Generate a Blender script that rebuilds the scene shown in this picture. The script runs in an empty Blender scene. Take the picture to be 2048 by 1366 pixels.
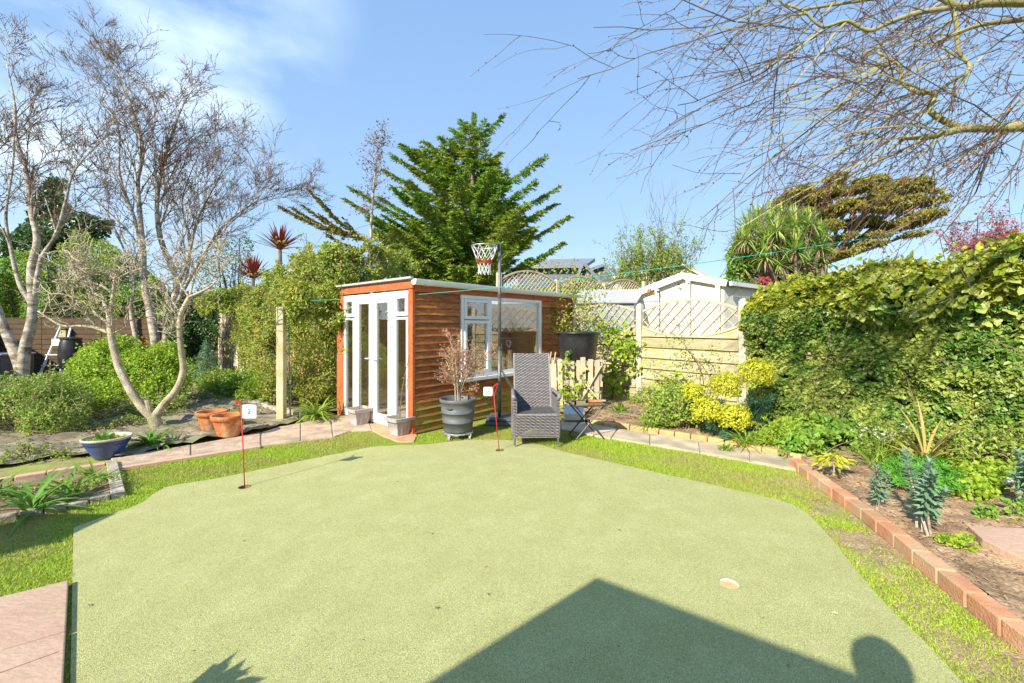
import bpy, bmesh, math, random
import numpy as np
from mathutils import Vector, Matrix, noise, geometry

R = math.radians
rng = np.random.default_rng(7)
random.seed(7)
scene = bpy.context.scene
COL = scene.collection

# ------------------------------------------------------------ camera, sky, sun
F, H, CX, HY = 860.0, 1.55, 1024.0, 652.0
cam_d = bpy.data.cameras.new('camera'); cam = bpy.data.objects.new('camera', cam_d); COL.objects.link(cam)
cam.location = (0, 0, H); cam.rotation_euler = (R(90), 0, 0)
cam_d.sensor_width = 36; cam_d.lens = 36 * F / 2048
cam_d.shift_y = -(683 - HY) / 2048; cam_d.clip_start = .05; cam_d.clip_end = 900
scene.camera = cam
SUN_EL = R(33.5); SX, SY = -.60, -.80            # ground direction towards the sun
world = bpy.data.worlds.new('World'); scene.world = world; world.use_nodes = True
nt = world.node_tree; nt.nodes.clear()
wo = nt.nodes.new('ShaderNodeOutputWorld'); bg = nt.nodes.new('ShaderNodeBackground')
sky = nt.nodes.new('ShaderNodeTexSky'); sky.sky_type = 'NISHITA'; sky.sun_disc = False
sky.sun_elevation = SUN_EL; sky.sun_rotation = math.atan2(SX, SY)
sky.air_density = 1.0; sky.dust_density = .3; sky.ozone_density = 1.6
tc = nt.nodes.new('ShaderNodeTexCoord')
# thin cloud high on the left, faint wisps elsewhere
mp = nt.nodes.new('ShaderNodeMapping'); mp.inputs['Scale'].default_value = (1.2, 1.2, 2.6)
n1 = nt.nodes.new('ShaderNodeTexNoise'); n1.inputs['Scale'].default_value = 1.7; n1.inputs['Detail'].default_value = 7; n1.inputs['Roughness'].default_value = .52
r1 = nt.nodes.new('ShaderNodeValToRGB'); r1.color_ramp.elements[0].position = .42; r1.color_ramp.elements[1].position = .60
dt = nt.nodes.new('ShaderNodeVectorMath'); dt.operation = 'DOT_PRODUCT';
_c = Vector((-1.10, 1.0, .84)).normalized(); dt.inputs[1].default_value = _c
r2 = nt.nodes.new('ShaderNodeMapRange'); r2.inputs['From Min'].default_value = .90; r2.inputs['From Max'].default_value = .99; r2.interpolation_type = 'SMOOTHSTEP'
mu = nt.nodes.new('ShaderNodeMath'); mu.operation = 'MULTIPLY'
mu2 = nt.nodes.new('ShaderNodeMath'); mu2.operation = 'MULTIPLY'; mu2.inputs[1].default_value = .85
mx = nt.nodes.new('ShaderNodeMix'); mx.data_type = 'RGBA'; mx.inputs['B'].default_value = (5.6, 6.6, 7.3, 1)
hs = nt.nodes.new('ShaderNodeHueSaturation'); hs.inputs['Saturation'].default_value = 1.0
L = nt.links.new
L(tc.outputs['Generated'], mp.inputs['Vector']); L(mp.outputs['Vector'], n1.inputs['Vector']); L(n1.outputs['Fac'], r1.inputs['Fac'])
L(tc.outputs['Generated'], dt.inputs[0]); L(dt.outputs['Value'], r2.inputs['Value'])
L(r1.outputs['Color'], mu.inputs[0]); L(r2.outputs['Result'], mu.inputs[1]); L(mu.outputs[0], mu2.inputs[0])
sx_ = nt.nodes.new('ShaderNodeSeparateXYZ'); L(tc.outputs['Generated'], sx_.inputs[0])
gr = nt.nodes.new('ShaderNodeValToRGB'); L(sx_.outputs['Z'], gr.inputs['Fac']); ge = gr.color_ramp.elements
ge[0].position = .0; ge[0].color = (.58, .80, 1.0, 1); ge[1].position = .8; ge[1].color = (.25, .47, .88, 1); g_ = ge.new(.25); g_.color = (.42, .66, 1.0, 1)
gs = nt.nodes.new('ShaderNodeVectorMath'); gs.operation = 'SCALE'; gs.inputs['Scale'].default_value = 5.0; L(gr.outputs['Color'], gs.inputs[0])
gm_ = nt.nodes.new('ShaderNodeMix'); gm_.data_type = 'RGBA'; gm_.inputs['Factor'].default_value = .80
L(sky.outputs['Color'], hs.inputs['Color']); L(hs.outputs['Color'], gm_.inputs['A']); L(gs.outputs[0], gm_.inputs['B']); L(gm_.outputs['Result'], mx.inputs['A']); L(mu2.outputs[0], mx.inputs['Factor'])
L(mx.outputs['Result'], bg.inputs['Color']); L(bg.outputs[0], wo.inputs['Surface'])
bg.inputs['Strength'].default_value = .13
sun_d = bpy.data.lights.new('sun', 'SUN'); sun_d.energy = 4.8; sun_d.angle = R(.5); sun_d.color = (1, .93, .80)
sun = bpy.data.objects.new('sun', sun_d); COL.objects.link(sun); sun.location = (-6, -8, 9)
_sd = Vector((SX * math.cos(SUN_EL), SY * math.cos(SUN_EL), math.sin(SUN_EL)))
sun.rotation_euler = _sd.to_track_quat('Z', 'Y').to_euler()
vs = scene.view_settings; vs.view_transform = 'Standard'; vs.look = 'None'; vs.exposure = .76; vs.gamma = 1; vs.use_curve_mapping = False
scene.cycles.max_bounces = 8; scene.cycles.transparent_max_bounces = 12; scene.cycles.use_denoising = True

# ------------------------------------------------------------ helpers
def P(px, py, Y): return np.array([(px - CX) * Y / F, Y, H - (py - HY) * Y / F])
def G(px, py, z=0.):
    Y = (H - z) * F / (py - HY); return np.array([(px - CX) * Y / F, Y, z])
def nrm(v):
    v = np.asarray(v, float); return v / np.maximum(np.linalg.norm(v, axis=-1, keepdims=True), 1e-9)

def mat(name, col, col2=None, scale=6, rough=.85, bump=0., bscale=60, metal=0., spec=.35, stretch=(1, 1, 1), col3=None, scale3=1.5, detail=6, lo=.35, hi=.65, island=0., speck=None):
    m = bpy.data.materials.new(name); m.use_nodes = True; t = m.node_tree; b = t.nodes['Principled BSDF']
    N = t.nodes.new; K = t.links.new
    b.inputs['Roughness'].default_value = rough; b.inputs['Metallic'].default_value = metal; b.inputs['Specular IOR Level'].default_value = spec
    c = N('ShaderNodeTexCoord'); mp = N('ShaderNodeMapping'); mp.inputs['Scale'].default_value = stretch; K(c.outputs['Object'], mp.inputs['Vector'])
    out = None
    if col2 is None: b.inputs['Base Color'].default_value = (*col, 1)
    else:
        n = N('ShaderNodeTexNoise'); n.inputs['Scale'].default_value = scale; n.inputs['Detail'].default_value = detail; n.inputs['Roughness'].default_value = .62
        K(mp.outputs['Vector'], n.inputs['Vector'])
        r = N('ShaderNodeValToRGB'); r.color_ramp.elements[0].position = lo; r.color_ramp.elements[1].position = hi
        r.color_ramp.elements[0].color = (*col, 1); r.color_ramp.elements[1].color = (*col2, 1); K(n.outputs['Fac'], r.inputs['Fac']); out = r.outputs['Color']
        if col3 is not None:
            n3 = N('ShaderNodeTexNoise'); n3.inputs['Scale'].default_value = scale3; n3.inputs['Detail'].default_value = 5; K(mp.outputs['Vector'], n3.inputs['Vector'])
            r3 = N('ShaderNodeValToRGB'); r3.color_ramp.elements[0].position = .48; r3.color_ramp.elements[1].position = .66; K(n3.outputs['Fac'], r3.inputs['Fac'])
            x = N('ShaderNodeMix'); x.data_type = 'RGBA'; K(r3.outputs['Color'], x.inputs['Factor']); K(out, x.inputs['A']); x.inputs['B'].default_value = (*col3, 1); out = x.outputs['Result']
    if speck:
        ns = N('ShaderNodeTexNoise'); ns.inputs['Scale'].default_value = speck[0]; ns.inputs['Detail'].default_value = 3; K(mp.outputs['Vector'], ns.inputs['Vector'])
        ms_ = N('ShaderNodeMapRange'); ms_.inputs['From Min'].default_value = .3; ms_.inputs['From Max'].default_value = .7; ms_.inputs['To Min'].default_value = 1 - speck[1]; ms_.inputs['To Max'].default_value = 1 + speck[1]; K(ns.outputs['Fac'], ms_.inputs['Value'])
        h_ = N('ShaderNodeHueSaturation'); K(ms_.outputs['Result'], h_.inputs['Value']); K(out, h_.inputs['Color']); out = h_.outputs['Color']
    if island:
        if out is None:
            rg = N('ShaderNodeRGB'); rg.outputs[0].default_value = (*col, 1); out = rg.outputs[0]
        oi = N('ShaderNodeObjectInfo'); ma = N('ShaderNodeMapRange'); ma.inputs['To Min'].default_value = 1 - island; ma.inputs['To Max'].default_value = 1 + island
        K(oi.outputs['Random'], ma.inputs['Value']); hv = N('ShaderNodeHueSaturation'); K(ma.outputs['Result'], hv.inputs['Value']); K(out, hv.inputs['Color']); out = hv.outputs['Color']
    if out is not None: K(out, b.inputs['Base Color'])
    if bump:
        n = N('ShaderNodeTexNoise'); n.inputs['Scale'].default_value = bscale; n.inputs['Detail'].default_value = 4; K(mp.outputs['Vector'], n.inputs['Vector'])
        u = N('ShaderNodeBump'); u.inputs['Strength'].default_value = bump; u.inputs['Distance'].default_value = .01; K(n.outputs['Fac'], u.inputs['Height']); K(u.outputs['Normal'], b.inputs['Normal'])
    return m

def leafmat(name, cols, rough=.55, tr=.3, spec=.35, clump=None, cscale=1.2):
    """cols: leaf colours spread at random from leaf to leaf; clump: a second tone in drifts"""
    m = bpy.data.materials.new(name); m.use_nodes = True; t = m.node_tree; b = t.nodes['Principled BSDF']; N = t.nodes.new; K = t.links.new
    g = N('ShaderNodeNewGeometry'); r = N('ShaderNodeValToRGB'); e = r.color_ramp.elements
    while len(e) < len(cols): e.new(.5)
    for i, c in enumerate(cols): e[i].position = i / max(1, len(cols) - 1); e[i].color = (*c, 1)
    K(g.outputs['Random Per Island'], r.inputs['Fac']); out = r.outputs['Color']
    if clump:
        c = N('ShaderNodeTexCoord'); n = N('ShaderNodeTexNoise'); n.inputs['Scale'].default_value = cscale; n.inputs['Detail'].default_value = 3; K(c.outputs['Object'], n.inputs['Vector'])
        q = N('ShaderNodeMapRange'); q.inputs['From Min'].default_value = .42; q.inputs['From Max'].default_value = .62; K(n.outputs['Fac'], q.inputs['Value'])
        x = N('ShaderNodeMix'); x.data_type = 'RGBA'; K(q.outputs['Result'], x.inputs['Factor']); K(out, x.inputs['A']); x.inputs['B'].default_value = (*clump, 1); out = x.outputs['Result']
    K(out, b.inputs['Base Color']); b.inputs['Roughness'].default_value = rough; b.inputs['Specular IOR Level'].default_value = spec
    s = N('ShaderNodeBsdfTranslucent'); K(out, s.inputs['Color']); w = N('ShaderNodeMixShader'); w.inputs['Fac'].default_value = tr
    K(b.outputs[0], w.inputs[1]); K(s.outputs[0], w.inputs[2]); K(w.outputs[0], t.nodes['Material Output'].inputs['Surface'])
    return m

def glassmat(name, tint=(.9, .95, .93), refl=1.0):
    m = bpy.data.materials.new(name); m.use_nodes = True; t = m.node_tree; t.nodes.remove(t.nodes['Principled BSDF']); N = t.nodes.new; K = t.links.new
    a = N('ShaderNodeBsdfTransparent'); a.inputs['Color'].default_value = (*tint, 1); g = N('ShaderNodeBsdfGlossy'); g.inputs['Roughness'].default_value = .015
    f = N('ShaderNodeFresnel'); f.inputs['IOR'].default_value = 1.6; q = N('ShaderNodeMath'); q.operation = 'MULTIPLY_ADD'; q.inputs[1].default_value = 1.3 * refl; q.inputs[2].default_value = .03
    K(f.outputs[0], q.inputs[0]); w = N('ShaderNodeMixShader'); K(q.outputs[0], w.inputs['Fac']); K(a.outputs[0], w.inputs[1]); K(g.outputs[0], w.inputs[2]); K(w.outputs[0], t.nodes['Material Output'].inputs['Surface'])
    return m

def mkmesh(name, V, Fs, m, smooth=False):
    V = np.asarray(V, np.float32).reshape(-1, 3)
    if not isinstance(Fs, list): Fs = [Fs]
    Fs = [np.asarray(f, np.int32) for f in Fs if len(f)]
    me = bpy.data.meshes.new(name); me.vertices.add(len(V)); me.vertices.foreach_set('co', V.ravel())
    idx = np.concatenate([f.ravel() for f in Fs]); cnt = np.concatenate([np.full(len(f), f.shape[1], np.int32) for f in Fs])
    st = np.concatenate([[0], np.cumsum(cnt)[:-1]]).astype(np.int32)
    me.loops.add(len(idx)); me.loops.foreach_set('vertex_index', idx); me.polygons.add(len(cnt)); me.polygons.foreach_set('loop_start', st)
    me.polygons.foreach_set('use_smooth', np.full(len(cnt), bool(smooth)))
    me.update(calc_edges=True); me.validate()
    if m: me.materials.append(m)
    return me

def tag(o, label=None, cat=None, group=None, kind=None):
    if label: o['label'] = label
    if cat: o['category'] = cat
    if group: o['group'] = group
    if kind: o['kind'] = kind
    return o

class MB:
    def __init__(s): s.V = []; s.F = {}; s.n = 0
    def raw(s, V, Fs):
        V = np.asarray(V, float).reshape(-1, 3)
        for f in (Fs if isinstance(Fs, list) else [Fs]):
            f = np.asarray(f, np.int64)
            if len(f): s.F.setdefault(f.shape[1], []).append(f + s.n)
        s.V.append(V); s.n += len(V); return s
    def box(s, x0, x1, y0, y1, z0, z1, M=None):
        V = np.array([(x, y, z) for x in (x0, x1) for y in (y0, y1) for z in (z0, z1)], float)
        if M is not None: V = (np.array(M)[:3, :3] @ V.T).T + np.array(M)[:3, 3]
        return s.raw(V, np.array([(0, 1, 3, 2), (4, 6, 7, 5), (0, 4, 5, 1), (2, 3, 7, 6), (0, 2, 6, 4), (1, 5, 7, 3)]))
    def bar(s, a, b, w, h=None, up=(0, 0, 1)):
        a = np.asarray(a, float); b = np.asarray(b, float); d = nrm(b - a); h = h or w
        u = np.asarray(up, float)
        if abs(d @ u) > .98: u = np.array([1., 0, 0])
        x = nrm(np.cross(d, u)) * w / 2; y = nrm(np.cross(x, d)) * h / 2
        V = [a - x - y, a + x - y, a + x + y, a - x + y, b - x - y, b + x - y, b + x + y, b - x + y]
        return s.raw(V, np.array([(0, 3, 2, 1), (4, 5, 6, 7), (0, 1, 5, 4), (1, 2, 6, 5), (2, 3, 7, 6), (3, 0, 4, 7)]))
    def tube(s, pts, rad, k=6, cap=True):
        p = np.asarray(pts, float); n = len(p); rad = np.broadcast_to(np.asarray(rad, float), (n,))
        t = np.empty_like(p); t[1:-1] = p[2:] - p[:-2]; t[0] = p[1] - p[0]; t[-1] = p[-1] - p[-2]; t = nrm(t)
        u = np.array([.13, .21, .97]) if abs(t[0][2]) < .9 else np.array([.97, .21, .13])
        x = nrm(np.cross(t, u)); y = np.cross(t, x); a = np.arange(k) * 2 * math.pi / k
        V = p[:, None] + rad[:, None, None] * (np.cos(a)[None, :, None] * x[:, None] + np.sin(a)[None, :, None] * y[:, None])
        i = np.arange(n - 1)[:, None] * k; j = np.arange(k)[None]; j2 = (j + 1) % k
        Q = np.stack([i + j, i + j2, i + k + j2, i + k + j], -1).reshape(-1, 4)
        s.raw(V.reshape(-1, 3), Q)
        if cap and k > 3:
            b0 = s.n - n * k
            s.F.setdefault(k, []).append(np.array([list(range(b0 + k - 1, b0 - 1, -1)), list(range(s.n - k, s.n))]))
        return s
    def lathe(s, prof, c=(0, 0, 0), k=24, sq=0.):
        """profile of (radius, z); sq > 0 squares the section off"""
        a = np.arange(k) * 2 * math.pi / k; e = 1.
        ca, sa = np.cos(a), np.sin(a)
        if sq:
            q = np.maximum(abs(ca), abs(sa)); e = (1 - sq) + sq / q
        V = np.array([[(c[0] + r * x * (e if np.isscalar(e) else e[i]), c[1] + r * y * (e if np.isscalar(e) else e[i]), c[2] + z) for i, (x, y) in enumerate(zip(ca, sa))] for r, z in prof])
        n = len(prof); i = np.arange(n - 1)[:, None] * k; j = np.arange(k)[None]; j2 = (j + 1) % k
        return s.raw(V.reshape(-1, 3), np.stack([i + j, i + j2, i + k + j2, i + k + j], -1).reshape(-1, 4))
    def disc(s, c, r, k=20):
        a = np.arange(k) * 2 * math.pi / k
        return s.raw([(c[0] + r * math.cos(q), c[1] + r * math.sin(q), c[2]) for q in a], np.array([list(range(k))]))
    def prism(s, poly, z0, z1):
        """upright prism on a convex or concave ground polygon"""
        p = [(q[0], q[1]) for q in poly]
        if sum(p[i][0] * p[(i + 1) % len(p)][1] - p[(i + 1) % len(p)][0] * p[i][1] for i in range(len(p))) < 0: p = p[::-1]
        n = len(p); V = [(x, y, z0) for x, y in p] + [(x, y, z1) for x, y in p]
        s.raw(V, [np.array([[i, (i + 1) % n, n + (i + 1) % n, n + i] for i in range(n)])])
        s.F.setdefault(n, []).append(np.array([list(range(s.n - n, s.n)), list(range(s.n - n - 1, s.n - 2 * n - 1, -1))]))
        return s
    def leaves(s, Pn, A, Nn, Ln, Wn, tmpl='d'):
        Pn = np.asarray(Pn, float); n = len(Pn)
        if n == 0: return s
        A = nrm(A); B = nrm(np.cross(Nn, A)); Nn = np.cross(A, B)
        if tmpl == 'd': T = [(0, 0, 0), (.42, -.5, .10), (.42, .5, .10), (1, 0, -.08)]; Fc = [[(0, 1, 3), (0, 3, 2)]]
        elif tmpl == 'n': T = [(0, -.15, 0), (0, .15, 0), (.55, -.5, 0), (.55, .5, 0), (1, 0, 0)]; Fc = [[(0, 2, 3, 1)], [(2, 4, 3)]]
        else: T = [(0, 0, 0), (.05, -.48, .10), (.55, -.42, .08), (1, 0, -.1), (.55, .42, .08), (.05, .48, .10)]; Fc = [[(0, 1, 2, 3), (0, 3, 4, 5)]]
        T = np.array(T); Ln = np.broadcast_to(Ln, (n,))[:, None, None]; Wn = np.broadcast_to(Wn, (n,))[:, None, None]
        V = Pn[:, None] + T[None, :, 0:1] * Ln * A[:, None] + T[None, :, 1:2] * Wn * B[:, None] + T[None, :, 2:3] * Ln * Nn[:, None]
        k = len(T); off = np.arange(n)[:, None, None] * k
        s.raw(V.reshape(-1, 3), [(np.array(f)[None] + off).reshape(-1, len(f[0])) for f in Fc])
        return s
    def strap(s, base, az, L, w, e0, e1, n=6, twist=0.):
        """arching strap leaf: elevation goes from e0 at the base to e1 at the tip"""
        p = np.array(base, float); pts = [p.copy()]
        for i in range(n):
            e = e0 + (e1 - e0) * ((i + .5) / n); p = p + L / n * np.array([math.cos(e) * math.cos(az), math.cos(e) * math.sin(az), math.sin(e)]); pts.append(p.copy())
        pts = np.array(pts); t = np.linspace(0, 1, n + 1); wd = w * np.minimum(1, (1 - t) * 2.6) * (.6 + .4 * np.minimum(1, t * 4)); wd[-1] = w * .05
        a = az + math.pi / 2 + twist; sd = np.array([math.cos(a), math.sin(a), 0]); up = np.array([0, 0, 1.])
        Lf = pts + sd * wd[:, None] / 2 + up * wd[:, None] * .16; Rt = pts - sd * wd[:, None] / 2 + up * wd[:, None] * .16
        V = np.concatenate([Lf, pts, Rt]); m = n + 1; i = np.arange(n)
        return s.raw(V, [np.stack([i, i + 1, m + i + 1, m + i], -1), np.stack([m + i, m + i + 1, 2 * m + i + 1, 2 * m + i], -1)])
    def mesh(s, name, m, smooth=False):
        return mkmesh(name, np.concatenate(s.V), [np.concatenate(f) for f in s.F.values()], m, smooth)
    def build(s, name, m, parent=None, smooth=False, bevel=0., label=None, kind=None, local=False, loc=None):
        if not s.V: return None
        o = bpy.data.objects.new(name, s.mesh(name, m, smooth)); COL.objects.link(o)
        if parent is not None:
            o.parent = parent
            if not local: o.location = -WLOC[parent.name]
        if loc is not None: o.location = loc
        if bevel:
            b = o.modifiers.new('bevel', 'BEVEL'); b.width = bevel; b.segments = 2; b.limit_method = 'ANGLE'; b.angle_limit = R(40)
        tag(o, label, None, None, kind); WLOC[o.name] = WLOC[parent.name] if (parent is not None and not local) else Vector((0, 0, 0))
        return o
WLOC = {}
def sub(o):                                   # lets a part carry sub-parts given in the same coordinates
    WLOC[o.name] = Vector((0, 0, 0)); return o
def thing(name, label, cat, loc=(0, 0, 0), rz=0., group=None):
    o = bpy.data.objects.new(name, None); COL.objects.link(o); o.location = Vector([float(v) for v in loc]); o.rotation_euler = (0, 0, rz); o.empty_display_size = .1
    WLOC[o.name] = o.location.copy(); return tag(o, label, cat, group)
def one(mb, name, m, label, cat, group=None, **kw):
    o = mb.build(name, m, **kw); return tag(o, label, cat, group)
def copy_tree(o, parent=None):
    c = o.copy(); COL.objects.link(c); c.parent = parent
    for ch in o.children: copy_tree(ch, c)
    return c

def catmull(p, n=6):
    p = np.asarray(p, float); q = np.vstack([2 * p[0] - p[1], p, 2 * p[-1] - p[-2]]); out = []
    for i in range(len(p) - 1):
        a, b, c, d = q[i:i + 4]
        for t in np.arange(n) / n: out.append(.5 * (2 * b + (c - a) * t + (2 * a - 5 * b + 4 * c - d) * t * t + (3 * b - a - 3 * c + d) * t ** 3))
    out.append(p[-1]); return np.array(out)
def inside(pts, poly):
    pts = np.asarray(pts, float); poly = np.asarray(poly, float)[:, :2]; x, y = pts[:, 0], pts[:, 1]; r = np.zeros(len(pts), bool); n = len(poly); j = n - 1
    for i in range(n):
        xi, yi = poly[i]; xj, yj = poly[j]
        c = ((yi > y) != (yj > y)) & (x < (xj - xi) * (y - yi) / ((yj - yi) if yj != yi else 1e-9) + xi); r ^= c; j = i
    return r
def rnd(a, b, n=None): return rng.uniform(a, b, n)
def rdir(n): return nrm(rng.normal(size=(n, 3)))
def fnoise(p, s=1., seed=0.): return noise.noise(Vector((p[0] * s + seed, p[1] * s - seed, (p[2] if len(p) > 2 else 0) * s + seed * .37)))
def terrain(poly, step, zf):
    """bumpy sheet over a ground polygon: zf(x, y) gives the height"""
    poly = [Vector((float(p[0]), float(p[1]))) for p in poly]; xs = [p.x for p in poly]; ys = [p.y for p in poly]
    bd = []
    for i in range(len(poly)):
        a, b = poly[i], poly[(i + 1) % len(poly)]; k = max(1, int((b - a).length / step / 1.5)); bd += [a.lerp(b, j / k) for j in range(k)]
    gx, gy = np.meshgrid(np.arange(min(xs), max(xs), step), np.arange(min(ys), max(ys), step)); g = np.stack([gx.ravel(), gy.ravel()], -1) + rng.uniform(-.25, .25, (gx.size, 2)) * step
    g = g[inside(g, poly)]
    vv = bd + [Vector(q) for q in g]; n = len(bd)
    r = geometry.delaunay_2d_cdt(vv, [(i, (i + 1) % n) for i in range(n)], [], 1, 1e-5)
    V = np.array([(v.x, v.y, zf(v.x, v.y)) for v in r[0]]); T = np.array([f for f in r[2] if len(f) == 3])
    a, b, c = V[T[:, 0]], V[T[:, 1]], V[T[:, 2]]; cr = (b[:, 0] - a[:, 0]) * (c[:, 1] - a[:, 1]) - (b[:, 1] - a[:, 1]) * (c[:, 0] - a[:, 0]); T[cr < 0] = T[cr < 0][:, ::-1]
    return MB().raw(V, T)

def grow(T, p, d, L, r, lv, cfg):
    """bare branch with side branches, recursive; T[lv] collects the tubes"""
    n = cfg.get('seg', 4); pts = [p]; q = np.array(p, float); d = nrm(d)
    for i in range(n):
        d = nrm(d + rng.normal(size=3) * cfg['wob'] + np.array(cfg['trop']) * cfg.get('tk', 1)); q = q + d * L / n; pts.append(q.copy())
    r1 = r * cfg.get('tap', .35)
    T[min(lv, len(T) - 1)].tube(pts, np.linspace(r, r1, n + 1), 5 if r > .012 else 3, cap=False)
    if 'buds' in cfg and r < cfg.get('budr', .006): cfg['buds'].append((pts, L))
    if lv >= cfg['max']: return
    k = cfg['n'][lv]; k = k if isinstance(k, int) else int(rng.integers(k[0], k[1] + 1))
    for j in range(k):
        t = rng.uniform(cfg.get('t0', .2), 1.); f = t * n; i = min(int(f), n - 1); b = pts[i] + (pts[i + 1] - pts[i]) * (f - i); dd = nrm(pts[i + 1] - pts[i])
        s = nrm(np.cross(dd, rng.normal(size=3))); a = R(rng.uniform(*cfg['ang'])); nd = dd * math.cos(a) + s * math.sin(a)
        if 'bias' in cfg: nd = nrm(nd + np.array(cfg['bias']))
        grow(T, b, nd, L * rng.uniform(*cfg['lr']), max(r * cfg['rr'] * (1 - .35 * t), cfg['rmin']), lv + 1, cfg)

# ------------------------------------------------------------ materials
M = {}
M['ground'] = mat('ground_earth', (.10, .09, .05), (.07, .09, .03), 3)
M['turf'] = mat('turf_backing', (.20, .26, .04), (.30, .34, .07), 9, .9, .8, 130, col3=(.40, .29, .14), scale3=1.1, speck=(170, .45))
M['blade'] = leafmat('turf_blades', [(.26, .42, .02), (.40, .56, .04), (.50, .64, .05), (.30, .46, .03), (.58, .62, .13)], .6, .3, .25, clump=(.42, .44, .11), cscale=1.1)
M['green'] = mat('putting_green', (.43, .43, .165), (.56, .56, .255), 4, .95, .8, 330, col3=(.47, .465, .19), scale3=3.5, spec=.12, lo=.15, hi=.85, speck=(210, .42))
M['slab'] = mat('concrete_slab', (.48, .38, .25), (.62, .51, .36), 5, .9, .7, 55, col3=(.38, .32, .21), scale3=2.6, island=.07, speck=(70, .18))
M['pink'] = mat('pink_sandstone', (.46, .295, .205), (.56, .38, .275), 2.2, .85, .5, 22, col3=(.50, .37, .24), scale3=1.3, stretch=(1, 1.6, 1), island=.08, speck=(40, .06))
M['grit'] = mat('gritty_concrete', (.44, .31, .21), (.60, .46, .33), 9, .95, .8, 60, col3=(.36, .27, .18), scale3=3, island=.05, speck=(140, .25))
M['pinkboard'] = mat('pink_edging', (.58, .34, .23), (.66, .44, .32), 6, .85, .3, 60, island=.06)
M['brick'] = mat('orange_brick', (.56, .24, .12), (.68, .36, .20), 9, .9, .6, 70, col3=(.50, .34, .20), scale3=4, island=.14)
M['ybrick'] = mat('yellow_edging', (.62, .36, .13), (.70, .46, .20), 9, .9, .6, 70, col3=(.42, .32, .18), scale3=5, island=.12)
M['mortar'] = mat('mortar', (.42, .36, .27), (.52, .45, .33), 20, .95, .6, 90)
M['stone'] = mat('edging_stone', (.42, .35, .26), (.56, .48, .37), 9, .9, .8, 50, col3=(.30, .27, .18), scale3=4, island=.15)
M['soil'] = mat('bed_soil', (.28, .175, .095), (.52, .35, .20), 9, .95, 1., 45, col3=(.20, .125, .07), scale3=2.6, speck=(60, .45))
M['dsoil'] = mat('dark_soil', (.17, .12, .07), (.30, .21, .12), 9, .95, 1., 50)
M['moss'] = mat('mossy_earth', (.22, .20, .07), (.38, .32, .13), 7, .95, .8, 60, col3=(.30, .36, .05), scale3=2.5)
M['membrane'] = mat('weed_membrane', (.15, .12, .08), (.37, .31, .215), 3.5, .7, .3, 120, col3=(.22, .21, .11), scale3=1.6, spec=.4, stretch=(1, 1.6, 1))
M['orange_wood'] = mat('orange_painted_wood', (.42, .095, .03), (.56, .15, .045), 5, .65, .4, 30, col3=(.38, .14, .055), scale3=5, speck=(40, .15))
M['cedar'] = mat('stained_board', (.28, .07, .018), (.56, .20, .05), 3, .6, .7, 26, col3=(.30, .15, .04), scale3=2.6, stretch=(1.6, 1, 8), island=.28, speck=(30, .3))
M['cedar_green'] = mat('mossy_board', (.42, .17, .04), (.44, .30, .06), 4, .7, .55, 26, col3=(.28, .27, .05), scale3=2.0, stretch=(1.2, 1, 7), island=.15, speck=(30, .3))
M['upvc'] = mat('white_upvc', (.80, .80, .79), (.84, .84, .83), 3, .3, spec=.5)
M['gutter'] = mat('white_gutter', (.78, .78, .76), (.84, .84, .82), 6, .35)
M['glass'] = glassmat('window_glass', (.97, .99, .98), refl=.35)
M['roof'] = mat('corrugated_roof', (.34, .32, .29), (.47, .45, .40), 6, .85, .5, 40, col3=(.25, .26, .17), scale3=3)
M['intwood'] = mat('interior_wood', (.56, .37, .20), (.70, .50, .30), 4, .8, .2, 30, stretch=(1, 1, 6))
M['pale'] = mat('pale_wood', (.56, .42, .27), (.66, .52, .36), 5, .8, .2, 40, stretch=(1, 1, 5))
M['fence_y'] = mat('weathered_board', (.36, .31, .17), (.55, .48, .30), 4, .85, .5, 30, col3=(.36, .34, .12), scale3=2.4, stretch=(1, 1, 6), island=.14, speck=(18, .16))
M['fence_p'] = mat('pale_fence_board', (.58, .49, .34), (.70, .61, .46), 4, .85, .4, 30, stretch=(5, 5, 1), island=.12)
M['fence_o'] = mat('orange_fence_board', (.42, .24, .09), (.52, .32, .14), 4, .85, .4, 30, stretch=(5, 5, 1), island=.14)
M['fence_d'] = mat('dark_fence_board', (.075, .048, .026), (.12, .078, .042), 4, .9, .4, 30, stretch=(1, 1, 6), island=.12)
M['concrete'] = mat('concrete_post', (.60, .54, .42), (.68, .62, .50), 8, .9, .4, 70, col3=(.50, .46, .33), scale3=3)
M['mossconcrete'] = mat('old_concrete_post', (.46, .40, .24), (.58, .52, .34), 9, .9, .6, 60, col3=(.38, .36, .16), scale3=3)
M['cream'] = mat('cream_render', (.86, .78, .60), (.90, .83, .66), 3, .8, .1, 40)
M['whitewood'] = mat('white_paint_wood', (.80, .76, .66), (.84, .80, .72), 5, .6)
M['slate'] = mat('slate_blue_cladding', (.10, .13, .17), (.15, .18, .23), 3, .7)
M['slateroof'] = mat('slate_roof', (.17, .19, .22), (.24, .26, .29), 5, .8, .4, 20)
M['darkroof'] = mat('dark_roof', (.10, .10, .11), (.17, .17, .17), 5, .8, .4, 20)
M['felt'] = mat('roofing_felt', (.38, .38, .37), (.48, .47, .45), 6, .9, .4, 60)
M['tan'] = mat('tan_tile', (.50, .38, .20), (.58, .46, .26), 6, .9, .4, 20)
M['teal'] = mat('teal_cladding', (.26, .33, .31), (.33, .39, .36), 3, .7)
M['render'] = mat('house_render', (.62, .56, .46), (.68, .62, .52), 3, .9, .2, 40)
M['black'] = mat('black_plastic', (.018, .018, .02), (.035, .035, .037), 5, .38, .15, 30, spec=.5)
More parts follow.
